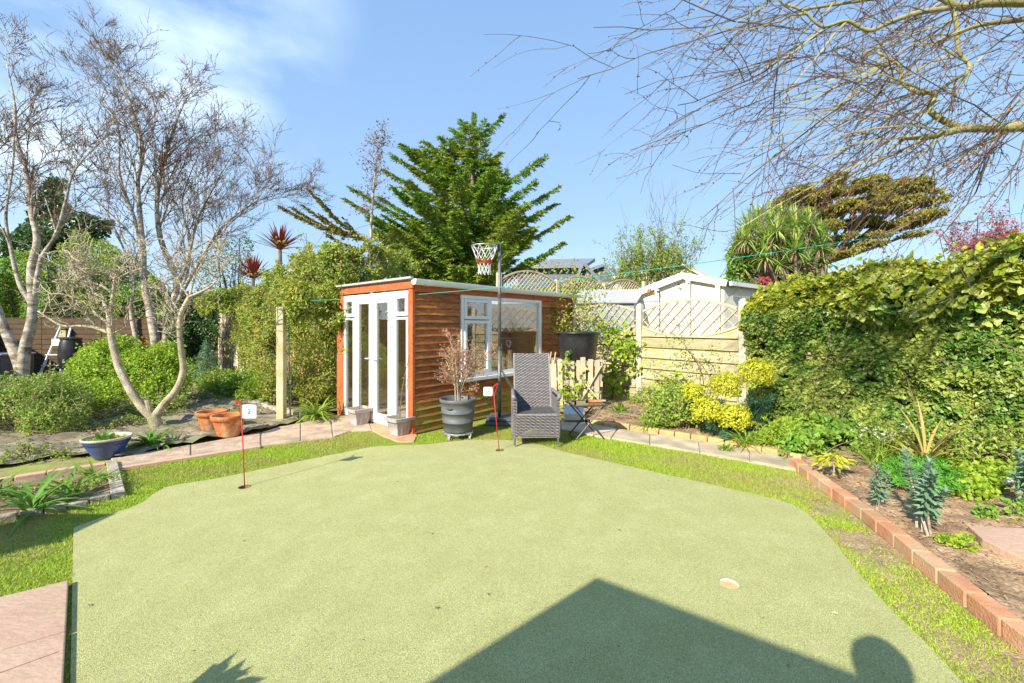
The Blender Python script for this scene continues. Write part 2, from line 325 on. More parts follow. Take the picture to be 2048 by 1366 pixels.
M['greyp'] = mat('grey_plastic_pot', (.105, .11, .115), (.14, .145, .15), 6, .5, .2, 40)
M['lgrey'] = mat('light_grey_pot', (.33, .31, .29), (.43, .41, .385), 6, .6, .2, 40)
M['terra'] = mat('terracotta', (.42, .13, .035), (.56, .21, .07), 5, .75, .3, 50, col3=(.58, .36, .20), scale3=5, speck=(40, .2))
M['blueg'] = mat('blue_glaze', (.02, .05, .22), (.035, .08, .30), 6, .3, .15, 20, col3=(.07, .09, .17), scale3=3, spec=.6)
M['rim'] = mat('bowl_rim', (.42, .37, .28), (.52, .46, .36), 8, .5)
M['red'] = mat('red_paint', (.55, .025, .03), None, rough=.45)
M['whitep'] = mat('white_card', (.80, .80, .80), None, rough=.5)
M['ink'] = mat('black_print', (.02, .02, .02), None, rough=.6)
M['steel'] = mat('grey_steel', (.13, .135, .14), (.19, .19, .19), 20, .45, .2, 60, metal=.4)
M['silver'] = mat('silver_metal', (.6, .6, .6), None, rough=.4, metal=.8)
M['rattan'] = mat('grey_rattan', (.17, .158, .158), (.27, .25, .25), 30, .55, .3, 200, spec=.45, island=.25)
M['rattan_d'] = mat('dark_rattan_backing', (.025, .023, .023), None, rough=.8)
M['tblack'] = mat('dark_metal_tube', (.05, .045, .04), (.09, .08, .07), 20, .4)
M['line'] = mat('green_clothes_line', (.04, .42, .34), None, rough=.5)
M['pallet'] = mat('pallet_wood', (.46, .37, .24), (.60, .50, .35), 6, .85, .4, 40, stretch=(1, 1, .3), island=.2)
M['bark_b'] = mat('birch_bark', (.34, .28, .20), (.62, .55, .44), 7, .85, .9, 40, col3=(.17, .12, .08), scale3=3.2, stretch=(1, 1, 2.0), speck=(25, .25))
M['bark_f'] = mat('fig_bark', (.34, .28, .19), (.56, .48, .35), 9, .8, .7, 60, col3=(.27, .24, .14), scale3=4, speck=(45, .3))
M['bark_o'] = mat('mossy_bark', (.26, .24, .09), (.38, .36, .16), 8, .8, .5, 60, col3=(.20, .17, .10), scale3=4)
M['bark_d'] = mat('brown_bark', (.16, .11, .07), (.26, .19, .12), 8, .9, .6, 50)
M['twig_b'] = mat('birch_twig', (.11, .065, .04), (.23, .15, .09), 3, .8)
M['twig_r'] = mat('brown_twig', (.06, .034, .018), (.13, .09, .035), 3, .6)
M['twig_f'] = mat('fig_twig', (.36, .29, .19), (.46, .39, .27), 6, .8)
M['bud'] = leafmat('red_buds', [(.22, .04, .03), (.34, .09, .06), (.12, .03, .03), (.16, .06, .03)], .5, .1)
M['catkin'] = leafmat('brown_catkins', [(.16, .09, .05), (.22, .13, .07), (.28, .20, .08)], .6, .1)
def LM(name, cols, **k): M[name] = leafmat(name, cols, **k)
LM('ivy', [(.06, .16, .02), (.15, .32, .04), (.30, .46, .07), (.09, .22, .03), (.46, .52, .18), (.035, .11, .02), (.14, .30, .035), (.30, .42, .07)], clump=(.48, .54, .12), cscale=2.4, rough=.4, spec=.5)
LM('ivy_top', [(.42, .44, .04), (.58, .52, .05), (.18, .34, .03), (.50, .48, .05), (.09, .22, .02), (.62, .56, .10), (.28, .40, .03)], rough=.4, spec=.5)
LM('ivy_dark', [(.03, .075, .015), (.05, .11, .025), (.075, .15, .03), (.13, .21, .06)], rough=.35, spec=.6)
LM('climber', [(.24, .40, .04), (.40, .52, .07), (.10, .23, .025), (.50, .52, .10), (.16, .32, .03), (.58, .42, .09), (.08, .18, .02)], clump=(.40, .42, .06), cscale=1.5, rough=.5)
LM('conifer', [(.12, .28, .03), (.22, .42, .045), (.34, .52, .06), (.07, .17, .02), (.46, .58, .09)], clump=(.33, .40, .05), cscale=.6, tr=.15, rough=.6)
LM('cypress', [(.25, .23, .03), (.34, .29, .04), (.13, .15, .02), (.48, .40, .07)], tr=.15, rough=.6)
LM('lime_shrub', [(.32, .50, .03), (.46, .60, .045), (.18, .34, .025), (.56, .66, .10), (.26, .44, .03)], tr=.4)
LM('olive_shrub', [(.36, .52, .07), (.25, .40, .04), (.50, .58, .14), (.15, .26, .03), (.44, .44, .15)], tr=.35)
LM('mid_green', [(.12, .27, .03), (.20, .40, .045), (.28, .48, .07), (.08, .18, .02)], clump=(.36, .46, .06), tr=.3)
LM('strap', [(.08, .20, .02), (.14, .30, .035), (.20, .38, .06)], tr=.3, rough=.4)
LM('strap_y', [(.16, .30, .03), (.28, .42, .05), (.36, .48, .08)], tr=.3, rough=.4)
LM('cordyline', [(.20, .03, .022), (.30, .06, .035), (.14, .025, .02)], tr=.25, rough=.4)
LM('palm', [(.30, .46, .07), (.44, .56, .12), (.18, .32, .04), (.60, .64, .24)], tr=.25, rough=.4)
LM('deadleaf', [(.38, .25, .14), (.46, .32, .19), (.30, .20, .11)], tr=.2)
LM('euph_head', [(.60, .60, .025), (.70, .68, .05), (.50, .54, .03), (.74, .68, .09)], tr=.3)
LM('euph_leaf', [(.035, .10, .055), (.06, .15, .075), (.10, .21, .10)], tr=.2, rough=.5)
LM('euph_trail', [(.10, .20, .12), (.18, .31, .19), (.30, .44, .26)], tr=.2, rough=.5)
LM('ferny', [(.12, .38, .04), (.18, .48, .05), (.10, .30, .04)], tr=.3)
LM('yellow_leaf', [(.50, .56, .03), (.60, .62, .05), (.40, .48, .03)], tr=.4)
LM('maple', [(.48, .20, .12), (.58, .30, .16), (.40, .13, .10), (.62, .42, .22)], tr=.3)
LM('plum', [(.40, .07, .09), (.50, .13, .13), (.30, .05, .07)], tr=.3)
LM('white_petal', [(.8, .8, .76), (.74, .76, .68)], tr=.3)
LM('phormium', [(.52, .42, .12), (.58, .36, .12), (.40, .40, .10)], tr=.2)
LM('litter', [(.30, .18, .09), (.42, .28, .15), (.20, .12, .07), (.52, .40, .24)], tr=.05)
LM('straw', [(.46, .36, .22), (.36, .27, .16), (.24, .17, .10)], tr=.05)

# ------------------------------------------------------------ the large structure
def struct(mb, name, m, **k): return mb.build(name, m, kind='structure', **k)
MB_ = MB
struct(MB().raw([(-400, -400, -.14), (400, -400, -.14), (400, 400, -.14), (-400, 400, -.14)], np.array([[0, 1, 2, 3]])), 'ground', M['ground'])

HOLES = [(G(490, 977), .055), (G(1000, 903), .055), (G(1458, 1172), .056)]
green_px = [(147, 1060), (172, 1050), (200, 1040), (240, 1026), (270, 1015), (292, 1003), (312, 988), (345, 974), (420, 962), (510, 944), (600, 925), (680, 909), (740, 897), (790, 893), (850, 891), (950, 882), (1050, 885), (1120, 904), (1200, 922), (1300, 945), (1400, 967), (1500, 990), (1560, 1004), (1595, 1018), (1625, 1040), (1665, 1085), (1750, 1190), (1850, 1290), (1920, 1366)]
green_w = [tuple(q[:2]) for q in catmull([G(*p) for p in green_px], 5)] + [(1.75, 1.2), (1.4, .2), (1.3, -1.2), (-.4, -1.1), (-.5, .3), (-1.0, .92), (-1.9, 1.85)]
turf_w = [(-7.5, -3), (5, -3), (5, 3), (4.3, 7), (1.2, 9.4), (-3, 8.2), (-8.3, 9.5), (-8.5, 3)]
def holed(poly, z, name, m, skirt=0., uneven=0.):
    bm = bmesh.new(); loops = [[bm.verts.new((x, y, z)) for x, y in poly]]
    for (c, r) in HOLES: loops.append([bm.verts.new((c[0] + r * math.cos(a), c[1] + r * math.sin(a), z)) for a in np.arange(18) * math.pi / 9])
    ed = []
    for l in loops: ed += [bm.edges.new((l[i], l[(i + 1) % len(l)])) for i in range(len(l))]
    bmesh.ops.triangle_fill(bm, use_beauty=True, use_dissolve=False, edges=ed, normal=(0, 0, 1))
    if skirt:
        l = loops[0]; low = [bm.verts.new((v.co.x, v.co.y, z - skirt)) for v in l]
        for i in range(len(l)): bm.faces.new((l[i], l[(i + 1) % len(l)], low[(i + 1) % len(l)], low[i]))
    me = bpy.data.meshes.new(name); bm.to_mesh(me); bm.free(); me.materials.append(m)
    o = bpy.data.objects.new(name, me); COL.objects.link(o); WLOC[o.name] = Vector((0, 0, 0)); return tag(o, kind='structure')
holed(turf_w, 0., 'lawn', M['turf'])
pg = holed(green_w, .016, 'putting_green', M['green'], .015)
for i, (c, r) in enumerate(HOLES):
    cup = MB().lathe([(r - .001, .014), (r - .003, -.10)], (c[0], c[1], 0), 18).build('cup_liner', M['dsoil'] if i < 2 else M['whitewood'], pg, smooth=True)
    if i == 2: MB().lathe([(r - .002, 0.004), (r - .006, .002), (.001, .006)], (c[0], c[1], 0), 18).build('cup_plug', mat('pale_cup_plug', (.60, .38, .16), (.68, .48, .24), 12, .8), pg)
    else: MB().disc((c[0], c[1], -.095), r).build('cup_base', M['dsoil'], pg)

# turf blades (stuff)
def blades(poly, n, excl, name, m, h=(.015, .032), w=.006, z=0., keep=None):
    a = np.asarray([q[:2] for q in poly]); p = rng.uniform(a.min(0), a.max(0), (n, 2)); k = inside(p, a)
    for e in excl: k &= ~inside(p, e)
    if keep is not None: k &= keep(p)
    p = p[k]; m_ = len(p); Pn = np.column_stack([p, np.full(m_, z)]); A = nrm(np.column_stack([rng.normal(size=(m_, 2)) * .55, np.ones(m_)])); B = nrm(np.cross(A, rdir(m_)))
    hh = rng.uniform(h[0], h[1], (m_, 1)); V = np.stack([Pn - B * w / 2, Pn + B * w / 2, Pn + A * hh], 1).reshape(-1, 3)
    return MB().raw(V, np.arange(m_ * 3).reshape(-1, 3)).build(name, m, kind='stuff')
slab_strip = [tuple(G(*p)[:2]) for p in [(212, 932), (234, 940), (380, 918), (520, 895), (600, 885), (665, 877), (703, 865), (744, 863), (762, 873), (798, 887), (828, 886), (833, 872), (1010, 835), (1130, 866), (1222, 879), (1400, 909), (1597, 945), (1640, 985)]]
wallbase = [(3.02, 4.55), (2.86, 3.9), (2.66, 3.1), (2.5, 2.5), (2.36, 1.9), (2.2, 1.2)]
lawn_w = [(-5.2, 1.2)] + [tuple(G(*p)[:2]) for p in [(0, 1047), (60, 1035), (221, 1002), (252, 996), (236, 942)]] + slab_strip[2:] + wallbase + [(.8, .9)]
patio_w = [(-2.63, 2.55), (-1.96, 1.87), (-.9, .82), (-.3, -1.2), (-5.4, -1.2), (-5.4, .5), (-2.87, 2.39)]
def worn(p):
    v = np.array([noise.noise(Vector((q[0] * 1.6, q[1] * 1.6, 3.3))) + .5 * noise.noise(Vector((q[0] * 5, q[1] * 5, 1.3))) for q in p]); right = np.clip((p[:, 0] - 1.7) / 1.0, 0, 1); edge = np.clip(1 - abs(p[:, 0] - np.interp(p[:, 1], [1.2, 1.9, 2.5, 3.1, 3.9, 4.55], [2.2, 2.36, 2.5, 2.66, 2.86, 3.02])) / .38, 0, 1) * (p[:, 1] < 4.9)
    return v + rng.normal(size=len(p)) * .12 > -.72 + .22 * right + .62 * edge
blades(lawn_w, 620000, [green_w, patio_w], 'grass', M['blade'], keep=worn)
# short pile of the putting green is in the mat itself; bits lying on it
def scatter(name, m, n, poly, z, L, W, flat=.25, excl=()):
    a = np.asarray([q[:2] for q in poly]); p = rng.uniform(a.min(0), a.max(0), (n, 2)); k = inside(p, a)
    for e in excl: k &= ~inside(p, e)
    p = p[k]; n = len(p); zz = np.array([z(x, y) for x, y in p]) if callable(z) else np.full(n, z)
    A = nrm(np.column_stack([rng.normal(size=(n, 2)), rng.normal(size=n) * flat])); Nn = nrm(np.column_stack([rng.normal(size=(n, 2)) * flat, np.ones(n)]))
    return MB().leaves(np.column_stack([p, zz]), A, Nn, rnd(*L, n), rnd(*W, n)).build(name, m, kind='stuff')
scatter('leaf_litter', M['litter'], 900, green_w, .020, (.006, .018), (.003, .010), .1)
scatter('fallen_leaves', M['litter'], 60, green_w, .022, (.018, .04), (.014, .024), .25)
scatter('dark_debris', M['bark_d'], 900, green_w, .018, (.003, .009), (.003, .006), .1)

# paving
def slab(poly, z0, z1, m, name, parent, bev=.006): return MB().prism(poly, z0, z1).build(name, m, parent, bevel=bev)
def gp(px, z=0.): return [tuple(G(*p, z)[:2]) for p in px]
pth = thing('path', None, None); tag(pth, kind='structure')
for q in [[(234, 939), (380, 917), (380, 894), (222, 921)], [(383, 917), (520, 894), (520, 869), (383, 894)]]: slab(gp(q), -.05, .03, M['grit'], 'slab', pth)
for q in [[(523, 894), (600, 884), (600, 850), (560, 856), (523, 868)], [(603, 884), (665, 876), (660, 838), (603, 848)], [(668, 876), (703, 864), (742, 862), (735, 840), (690, 830), (663, 837)]]: slab(gp(q), -.05, .025, M['grit'], 'slab', pth)
slab(gp([(745, 862), (762, 872), (798, 886), (828, 885), (834, 872), (822, 864), (737, 840)]), -.05, .02, M['brick'], 'slab', pth)
for q in [[(236, 939.5), (520, 894.5), (521, 898), (236, 943)]]: slab(gp(q), -.05, .034, M['pinkboard'], 'edging_board', pth, .003)
rp = [(1120, 862, 1120, 838), (1222, 880, 1235, 861), (1300, 892, 1300, 870), (1400, 909, 1397, 885), (1500, 926, 1500, 904), (1597, 944, 1602, 926)]
for a, b in zip(rp[:-1], rp[1:]): slab(gp([(a[0] + 2, a[1]), (b[0] - 1, b[1]), (b[2] - 1, b[3]), (a[2] + 2, a[3])]), -.05, .03, M['slab'], 'slab', pth)
slab(gp([(1090, 858), (1118, 862), (1118, 838), (1090, 840)]), -.05, .02, M['slab'], 'slab', pth)
MB().prism(slab_strip[1:11] + gp([(828, 864), (737, 838), (690, 828), (602, 844), (520, 867), (222, 920)]), -.05, .012).build('mortar_bed', M['mortar'], pth)
MB().prism(gp([(1092, 857), (1222, 879), (1400, 908), (1597, 944), (1602, 927), (1400, 886), (1235, 862), (1090, 841)]), -.05, .012).build('mortar_bed', M['mortar'], pth)
pt = thing('patio', None, None); tag(pt, kind='structure')
def pseg(a, b, c, d): return [a, b, c, d]
slab([(-2.63, 2.55), (-2.245, 2.16), (-2.52, 1.98), (-2.87, 2.39)], -.05, .045, M['pink'], 'slab', pt)
A0, A1 = np.array([-2.63, 2.55]), np.array([-.9, .82]); dv = nrm(A1 - A0); nv = np.array([-.81, -.585])
def PA(s, t): return tuple(A0 + dv * s + nv * t)
bpy.data.objects.remove(pt.children[0])
slab([PA(0, 0), PA(.60, 0), PA(.60, .5), PA(.60, 1.1), PA(0, 1.1)], -.05, .045, M['pink'], 'slab', pt)
for s0, s1 in ((.607, 1.2), (1.207, 1.8), (1.807, 2.5)): slab([PA(s0, 0), PA(s1, 0), PA(s1, 1.1), PA(s0, 1.1)], -.05, .045, M['pink'], 'slab', pt)
for s0, s1 in ((0, .6), (.607, 1.2), (1.207, 1.8), (1.807, 2.5)): slab([PA(s0, 1.107), PA(s1, 1.107), PA(s1, 2.2), PA(s0, 2.2)], -.05, .045, M['pink'], 'slab', pt)

# a crack in the near slab
for l in ([(0.78, .02), (.80, .22), (.86, .34), (.98, .38), (1.06, .44), (1.12, .40), (1.18, .50)], [(.98, .38), (.92, .52), (.86, .7), (.84, .95)], [(.1, .3), (.2, .42), (.22, .6)]):
    pts_ = [np.array([*PA(a_ + rnd(-.01, .01), b_), .0458]) for a_, b_ in l]; m_ = MB()
    for a_, b_ in zip(pts_[:-1], pts_[1:]): m_.bar(a_, b_, .004, .001)
    m_.build('crack', M['dsoil'], pt)
# soil bed on the right
ZB = .065
edge_px = [(1180, 850), (1272, 864), (1400, 884), (1500, 903), (1604, 925)]
E = [G(*p)[:2] for p in edge_px]
WL = np.array([(3.10, 4.72), (2.96, 4.05), (2.80, 3.3), (2.62, 2.68), (2.47, 2.1), (2.32, 1.5), (2.2, 1.0)])
def zbed(x, y): return ZB + .03 * fnoise((x, y), 1.4) + .018 * fnoise((x, y), 7) + .008 * fnoise((x, y), 22)
bedw = [tuple(e + np.array([.02, .05])) for e in E] + [tuple(q + np.array([.08, 0])) for q in WL] + [(6.4, 1.0), (7.3, 2.6), (5.85, 4.6), (2.75, 8.85), (1.6, 10.3), (.9, 9.2), (.35, 8.3), (.9, 7.4)]
bed = terrain(bedw, .085, zbed).build('soil_bed', M['soil'], kind='structure')
worn_w = wallbase + [(1.78, 1.2), (1.98, 1.9), (2.14, 2.5), (2.30, 3.1), (2.50, 3.8), (2.45, 4.6), tuple(G(1540, 937)[:2]), tuple(G(1597, 946)[:2])]
terrain([(x + (.03 if i < 6 else 0), y) for i, (x, y) in enumerate(worn_w)], .06, lambda x, y: .004 + .012 * max(-.3, fnoise((x, y), 4)) + .004 * fnoise((x, y), 18)).build('worn_earth', mat('mossy_worn_earth', (.28, .20, .10), (.42, .31, .17), 8, .95, 1., 60, col3=(.27, .30, .06), scale3=2.8, speck=(90, .45)), kind='structure')
blades(worn_w, 60000, [green_w], 'grass', M['blade'], h=(.012, .026), z=.006, keep=lambda p: np.array([noise.noise(Vector((q[0] * 4, q[1] * 4, 7.7))) for q in p]) + rng.normal(size=len(p)) * .22 > .10)
# clay edging behind the path
ed = thing('brick_edging', 'low yellow-orange clay edging behind the path slabs', 'edging', (*E[2], 0))
path = catmull([np.append(e, 0) for e in E], 12); dd = np.r_[0, np.cumsum(np.linalg.norm(np.diff(path, axis=0), axis=1))]
s = 0.
while s < dd[-1] - .2:
    a = np.array([np.interp(s, dd, path[:, k]) for k in range(2)]); b = np.array([np.interp(s + .205, dd, path[:, k]) for k in range(2)]); t = nrm(b - a); n = np.array([-t[1], t[0]]); h = .085 + rnd(-.01, .01)
    MB().prism([a, b, b + n * .07, a + n * .07], -.02, h).build('brick', M['ybrick'], ed, bevel=.012); s += .215
# brick wall at the right
bw = thing('brick_wall', 'low single course orange brick kerb round the right bed', 'brick kerb', (*WL[2], 0))
path = catmull([np.append(e, 0) for e in WL], 12); dd = np.r_[0, np.cumsum(np.linalg.norm(np.diff(path, axis=0), axis=1))]; s = 0.
MB().raw(np.array([(x + dx, y, z) for x, y, _ in path for dx, z in ((-.045, 0), (-.045, .088), (.05, .088), (.05, 0))]), np.array([[4 * i + j, 4 * i + j + 1, 4 * i + j + 5, 4 * i + j + 4] for i in range(len(path) - 1) for j in range(3)])).build('mortar', M['mortar'], bw)
while s < dd[-1] - .22:
    a = np.array([np.interp(s, dd, path[:, k]) for k in range(2)]); b = np.array([np.interp(s + .212, dd, path[:, k]) for k in range(2)]); t = nrm(b - a); n = np.array([-t[1], t[0]]); j = rnd(-.004, .004)
    MB().prism([a - n * (.052 + j), b - n * (.052 - j), b + n * .052, a + n * .052], 0.001, .097 + rnd(-.004, .005)).build('brick', M['brick'], bw, bevel=.007); s += .223
# paving slab lying in the bed
q = gp([(1935, 1052), (2060, 1058), (2090, 1140), (1965, 1079)], .1)
one(MB().prism(q, .03, .105), 'paving_slab', M['pink'], 'loose pale sandstone paving slab lying on the soil at the right edge', 'paving slab', bevel=.006)

# left bed with its frame
bl = thing('raised_bed_frame', 'low slab frame round the small bed at the left of the turf', 'bed edging', (*G(221, 1000)[:2], 0))
for q in [[(212, 931), (234, 930), (251, 994), (222, 1000)]]:
    a, b, c, d = [G(*p)[:2] for p in q]
    for k in range(4): f0, f1 = k / 4 + .004, (k + 1) / 4 - .004; slab([a + (d - a) * f0, b + (c - b) * f0, b + (c - b) * f1, a + (d - a) * f1], -.05, .055 + rnd(-.004, .004), M['stone'], 'stone', bl)
a, b = G(-260, 1104)[:2], G(221, 1001)[:2]; n = nrm(np.array([-(b - a)[1], (b - a)[0]])) * .075
for k in range(9): f0, f1 = k / 9 + .003, (k + 1) / 9 - .003; slab([a + (b - a) * f0, a + (b - a) * f1, a + (b - a) * f1 + n * rnd(.85, 1.1), a + (b - a) * f0 + n], -.05, .05 + rnd(-.012, .010), M['stone'], 'stone', bl, .01)
a, b = G(-200, 1000)[:2], G(212, 935)[:2]; n = nrm(np.array([-(b - a)[1], (b - a)[0]])) * .08
for k in range(6): f0, f1 = k / 6 + .003, (k + 1) / 6 - .003; slab([a + (b - a) * f0, a + (b - a) * f1, a + (b - a) * f1 + n, a + (b - a) * f0 + n], -.05, .05 + rnd(-.006, .006), M['pinkboard'], 'stone', bl, .008)
lb = gp([(-240, 1096), (221, 999), (213, 936), (-200, 1000)])
terrain(lb, .06, lambda x, y: .02 + .02 * fnoise((x, y), 5) + .008 * fnoise((x, y), 20)).build('bed_soil', M['dsoil'], kind='structure')
terrain(gp([(-200, 998), (212, 934), (236, 921), (240, 908), (120, 900), (-200, 935)]), .08, lambda x, y: .012 + .008 * fnoise((x, y), 5)).build('mossy_ground', M['moss'], kind='structure')
# weed membrane
mem_px = [(-150, 962), (0, 941), (60, 929), (120, 917), (150, 921), (185, 914), (232, 922), (300, 907), (400, 890), (520, 868), (560, 855), (602, 847), (590, 838), (500, 812), (440, 790), (385, 770)]
memw = gp(mem_px) + [(-9.6, 11.6), (-13, 12.4), (-14, 8), (-9, 5)]
def zmem(x, y):
    a = fnoise((x * 1.0 + .35 * fnoise((x, y), 1.1, 5), y * 2.6), 1.6); edge = .5 + .5 * fnoise((x, y), .8, 9)
    b_ = fnoise((x * .6 + y * 1.3, y - x * .3), 2.2, 4); return .035 + .07 * (1 - abs(a) * 2.4) * edge + .045 * max(0, 1 - abs(b_) * 5) + .022 * fnoise((x, y * 2), 5)
terrain(memw, .055, zmem).build('weed_membrane', M['membrane'], kind='structure', smooth=True)
# back-left ground and the bed in front of the climber
terrain([(-14, 8), (-13, 12.4), (-9.6, 11.6), (-8.2, 10.8), (-9.3, 13.4), (-17, 13.6), (-18, 8)], .25, lambda x, y: .03 + .05 * fnoise((x, y), 1.5)).build('back_soil', M['dsoil'], kind='structure')
EB = [G(*p)[:2] for p in [(600, 838), (560, 832), (500, 811), (440, 789), (380, 768)]]
terrain([tuple(EB[i]) for i in range(5)] + [(-9.3, 13.6), (-3.05, 7.9), (-3.0, 7.5)], .12, lambda x, y: .08 + .04 * fnoise((x, y), 2)).build('climber_bed', M['dsoil'], kind='structure')
es = thing('stone_edging', 'row of grey edging stones in front of the climber bed', 'edging stones', (*EB[2], 0))
path = catmull([np.append(e, 0) for e in EB], 12); dd = np.r_[0, np.cumsum(np.linalg.norm(np.diff(path, axis=0), axis=1))]; s = 0.
while s < dd[-1] - .3:
    l = rnd(.2, .38); a = np.array([np.interp(s, dd, path[:, k]) for k in range(2)]); b = np.array([np.interp(s + l, dd, path[:, k]) for k in range(2)]); t = nrm(b - a); n = np.array([t[1], -t[0]]) ; w = .1
    MB().prism([a, b, b + n * w, a + n * w], -.02, .13 + rnd(-.02, .02)).build('stone', M['stone'], es, bevel=.018); s += l + .012

# ---- fences
FD = nrm(np.array([.593, -.805])); FP = np.array([2.65, 8.9])
def fence_panel(p0, d, w, zb, zlo, zhi, nb, label, mb_, group=None, depth=.03, archlo=.20, archhi=.20, sp=.215, slatw=.042):
    """boards below, arched trellis above"""
    d = np.append(d, 0); n = np.array([d[1], -d[0], 0]); n = n if n @ np.array([0, 1, 0]) < 0 else -n; p0 = np.array([*p0, 0.])
    t = thing('trellis_fence', label, 'fence', (*(p0 + d * w / 2)[:2], 0), group=group); U = np.linspace(.03, w - .03, 25)
    lo = lambda u: zlo - archlo * (1 - (2 * u / w - 1) ** 2); hi = lambda u: zhi + archhi * (1 - (2 * u / w - 1) ** 2)
    bh = (zlo - zb) / nb
    for k in range(nb):
        z0 = zb + k * bh; z1 = z0 + bh + .012; V = [];
        if z0 > lo(w / 2) - .02 and k < nb: pass
        q = 24
        for u in np.linspace(.0, w, q + 1):
            zt = min(z1, lo(u)); zt = max(zt, z0 + .003); zz = min(z0, zt)
            a = p0 + d * u
            V += [a + n * .058 + [0, 0, zz], a + n * .014 + [0, 0, zt], a + n * 0 + [0, 0, zt], a + [0, 0, zz]]
        Fq = [[4 * i + j, 4 * i + (j + 1) % 4, 4 * i + 4 + (j + 1) % 4, 4 * i + 4 + j] for i in range(q) for j in range(4)] + [[0, 3, 2, 1], [4 * q, 4 * q + 1, 4 * q + 2, 4 * q + 3]]
        MB().raw(V, np.array(Fq)).build('board', mb_, t)
    for f, nm in ((lo, 'lower_rail'), (hi, 'arched_rail')):
        pts = [p0 + d * u + n * .02 + [0, 0, f(u)] for u in U]; m = MB()
        for a, b in zip(pts[:-1], pts[1:]): m.bar(a - (b - a) * .02, b + (b - a) * .02, .045, .04)
        m.build(nm, M['whitewood'] if False else M['pale'], t)
    for sgn in (1, -1):
        off = 0.; c = -2.
        while c < w + 2:
            uu = np.linspace(.02, w - .02, 160); z = zlo + sgn * (uu - c); ok = (z > [lo(u) for u in uu]) & (z < [hi(u) for u in uu])
            if ok.any():
                i0 = np.argmax(ok); i1 = len(ok) - 1 - np.argmax(ok[::-1])
                if i1 - i0 > 2: MB().bar(p0 + d * uu[i0] + n * (.018 + .008 * sgn) + [0, 0, z[i0]], p0 + d * uu[i1] + n * (.018 + .008 * sgn) + [0, 0, z[i1]], .012, slatw, up=np.append(n[:2], 0) ).build('slat', M['pale'], t)
            c += sp
    return t
def post(x, y, z0, z1, w, label, m, d=FD, group=None, cap=True):
    t = thing('fence_post', label, 'post', (x, y, z0), rz=math.atan2(d[1], d[0]), group=group)
    MB().box(-w / 2, w / 2, -w / 2, w / 2, 0, z1 - z0).build('shaft', m, t, bevel=.008, local=True)
    if cap: MB().lathe([(w * .52, 0), (w * .50, .02), (w * .1, .05), (.001, .052)], (0, 0, z1 - z0), 4).build('cap', m, t, local=True).rotation_euler.z = R(45)
    return t
GP = 'posts of the right fence'
post(*FP, 0, 1.97, .12, 'tall pale concrete post between the two arched fence panels', M['concrete'])
fence_panel(FP + FD * .07, FD, 1.95, .06, 1.55, 1.84, 7, 'arched trellis fence panel left of the ivy hedge with bare rose', M['fence_y'])
fence_panel(FP - FD * 1.9, FD, 1.82, .06, 1.58, 1.86, 7, 'arched trellis fence panel behind the black tub', M['fence_y'], archlo=.28, archhi=.17)
e2 = FP + FD * 2.09
post(*e2, 0, 1.97, .12, 'concrete post at the left end of the ivy hedge', M['concrete'])
for i in range(2): fence_panel(e2 + FD * (.07 + 1.97 * i), FD, 1.83, .06, 1.55, 1.84, 7, ('fence panel hidden under the left part of the ivy hedge', 'fence panel hidden under the right part of the ivy hedge')[i], M['fence_y'], sp=.3)
fence_panel(FP - FD * 3.85, FD, 1.82, .0, 1.58, 1.86, 7, 'farther trellis panel behind the end of the shed', M['fence_y'], archlo=.28, archhi=.17)
post(*(FP - FD * 1.97), 0, 1.97, .11, 'fence post hidden behind the white downpipe of the shed', M['concrete'])

# second trellis line behind the shed
bp = [(998, 10.9, 545), (1114, 12.1, 559), (1209, 13.4, 565), (1288, 14.7, 563)]
tops = []
for i, (px, Y, py) in enumerate(bp):
    a = P(px, py, Y); tops.append(a); post(a[0], a[1], 0, a[2], .11, ['weathered post beside the basketball pole above the shed roof', 'second post of the grey trellis above the shed gutter', 'trellis post above the grey felt roof', 'trellis post at the left eave of the cream garage'][i], M['pale'], cap=False)
for i in range(3):
    a, b = tops[i], tops[i + 1]; w = np.linalg.norm((b - a)[:2]) - .11; d = nrm((b - a)[:2])
    fence_panel(a[:2] + d * .055, d, w, .0, min(a[2], b[2]) - .55, min(a[2], b[2]) - .12, 9, ['grey arched trellis panel right of the basketball pole', 'middle grey arched trellis panel behind the climbing rose', 'grey arched trellis panel next to the cream garage roof'][i], M['fence_p'], archlo=.05, archhi=.28, sp=.13, slatw=.022)

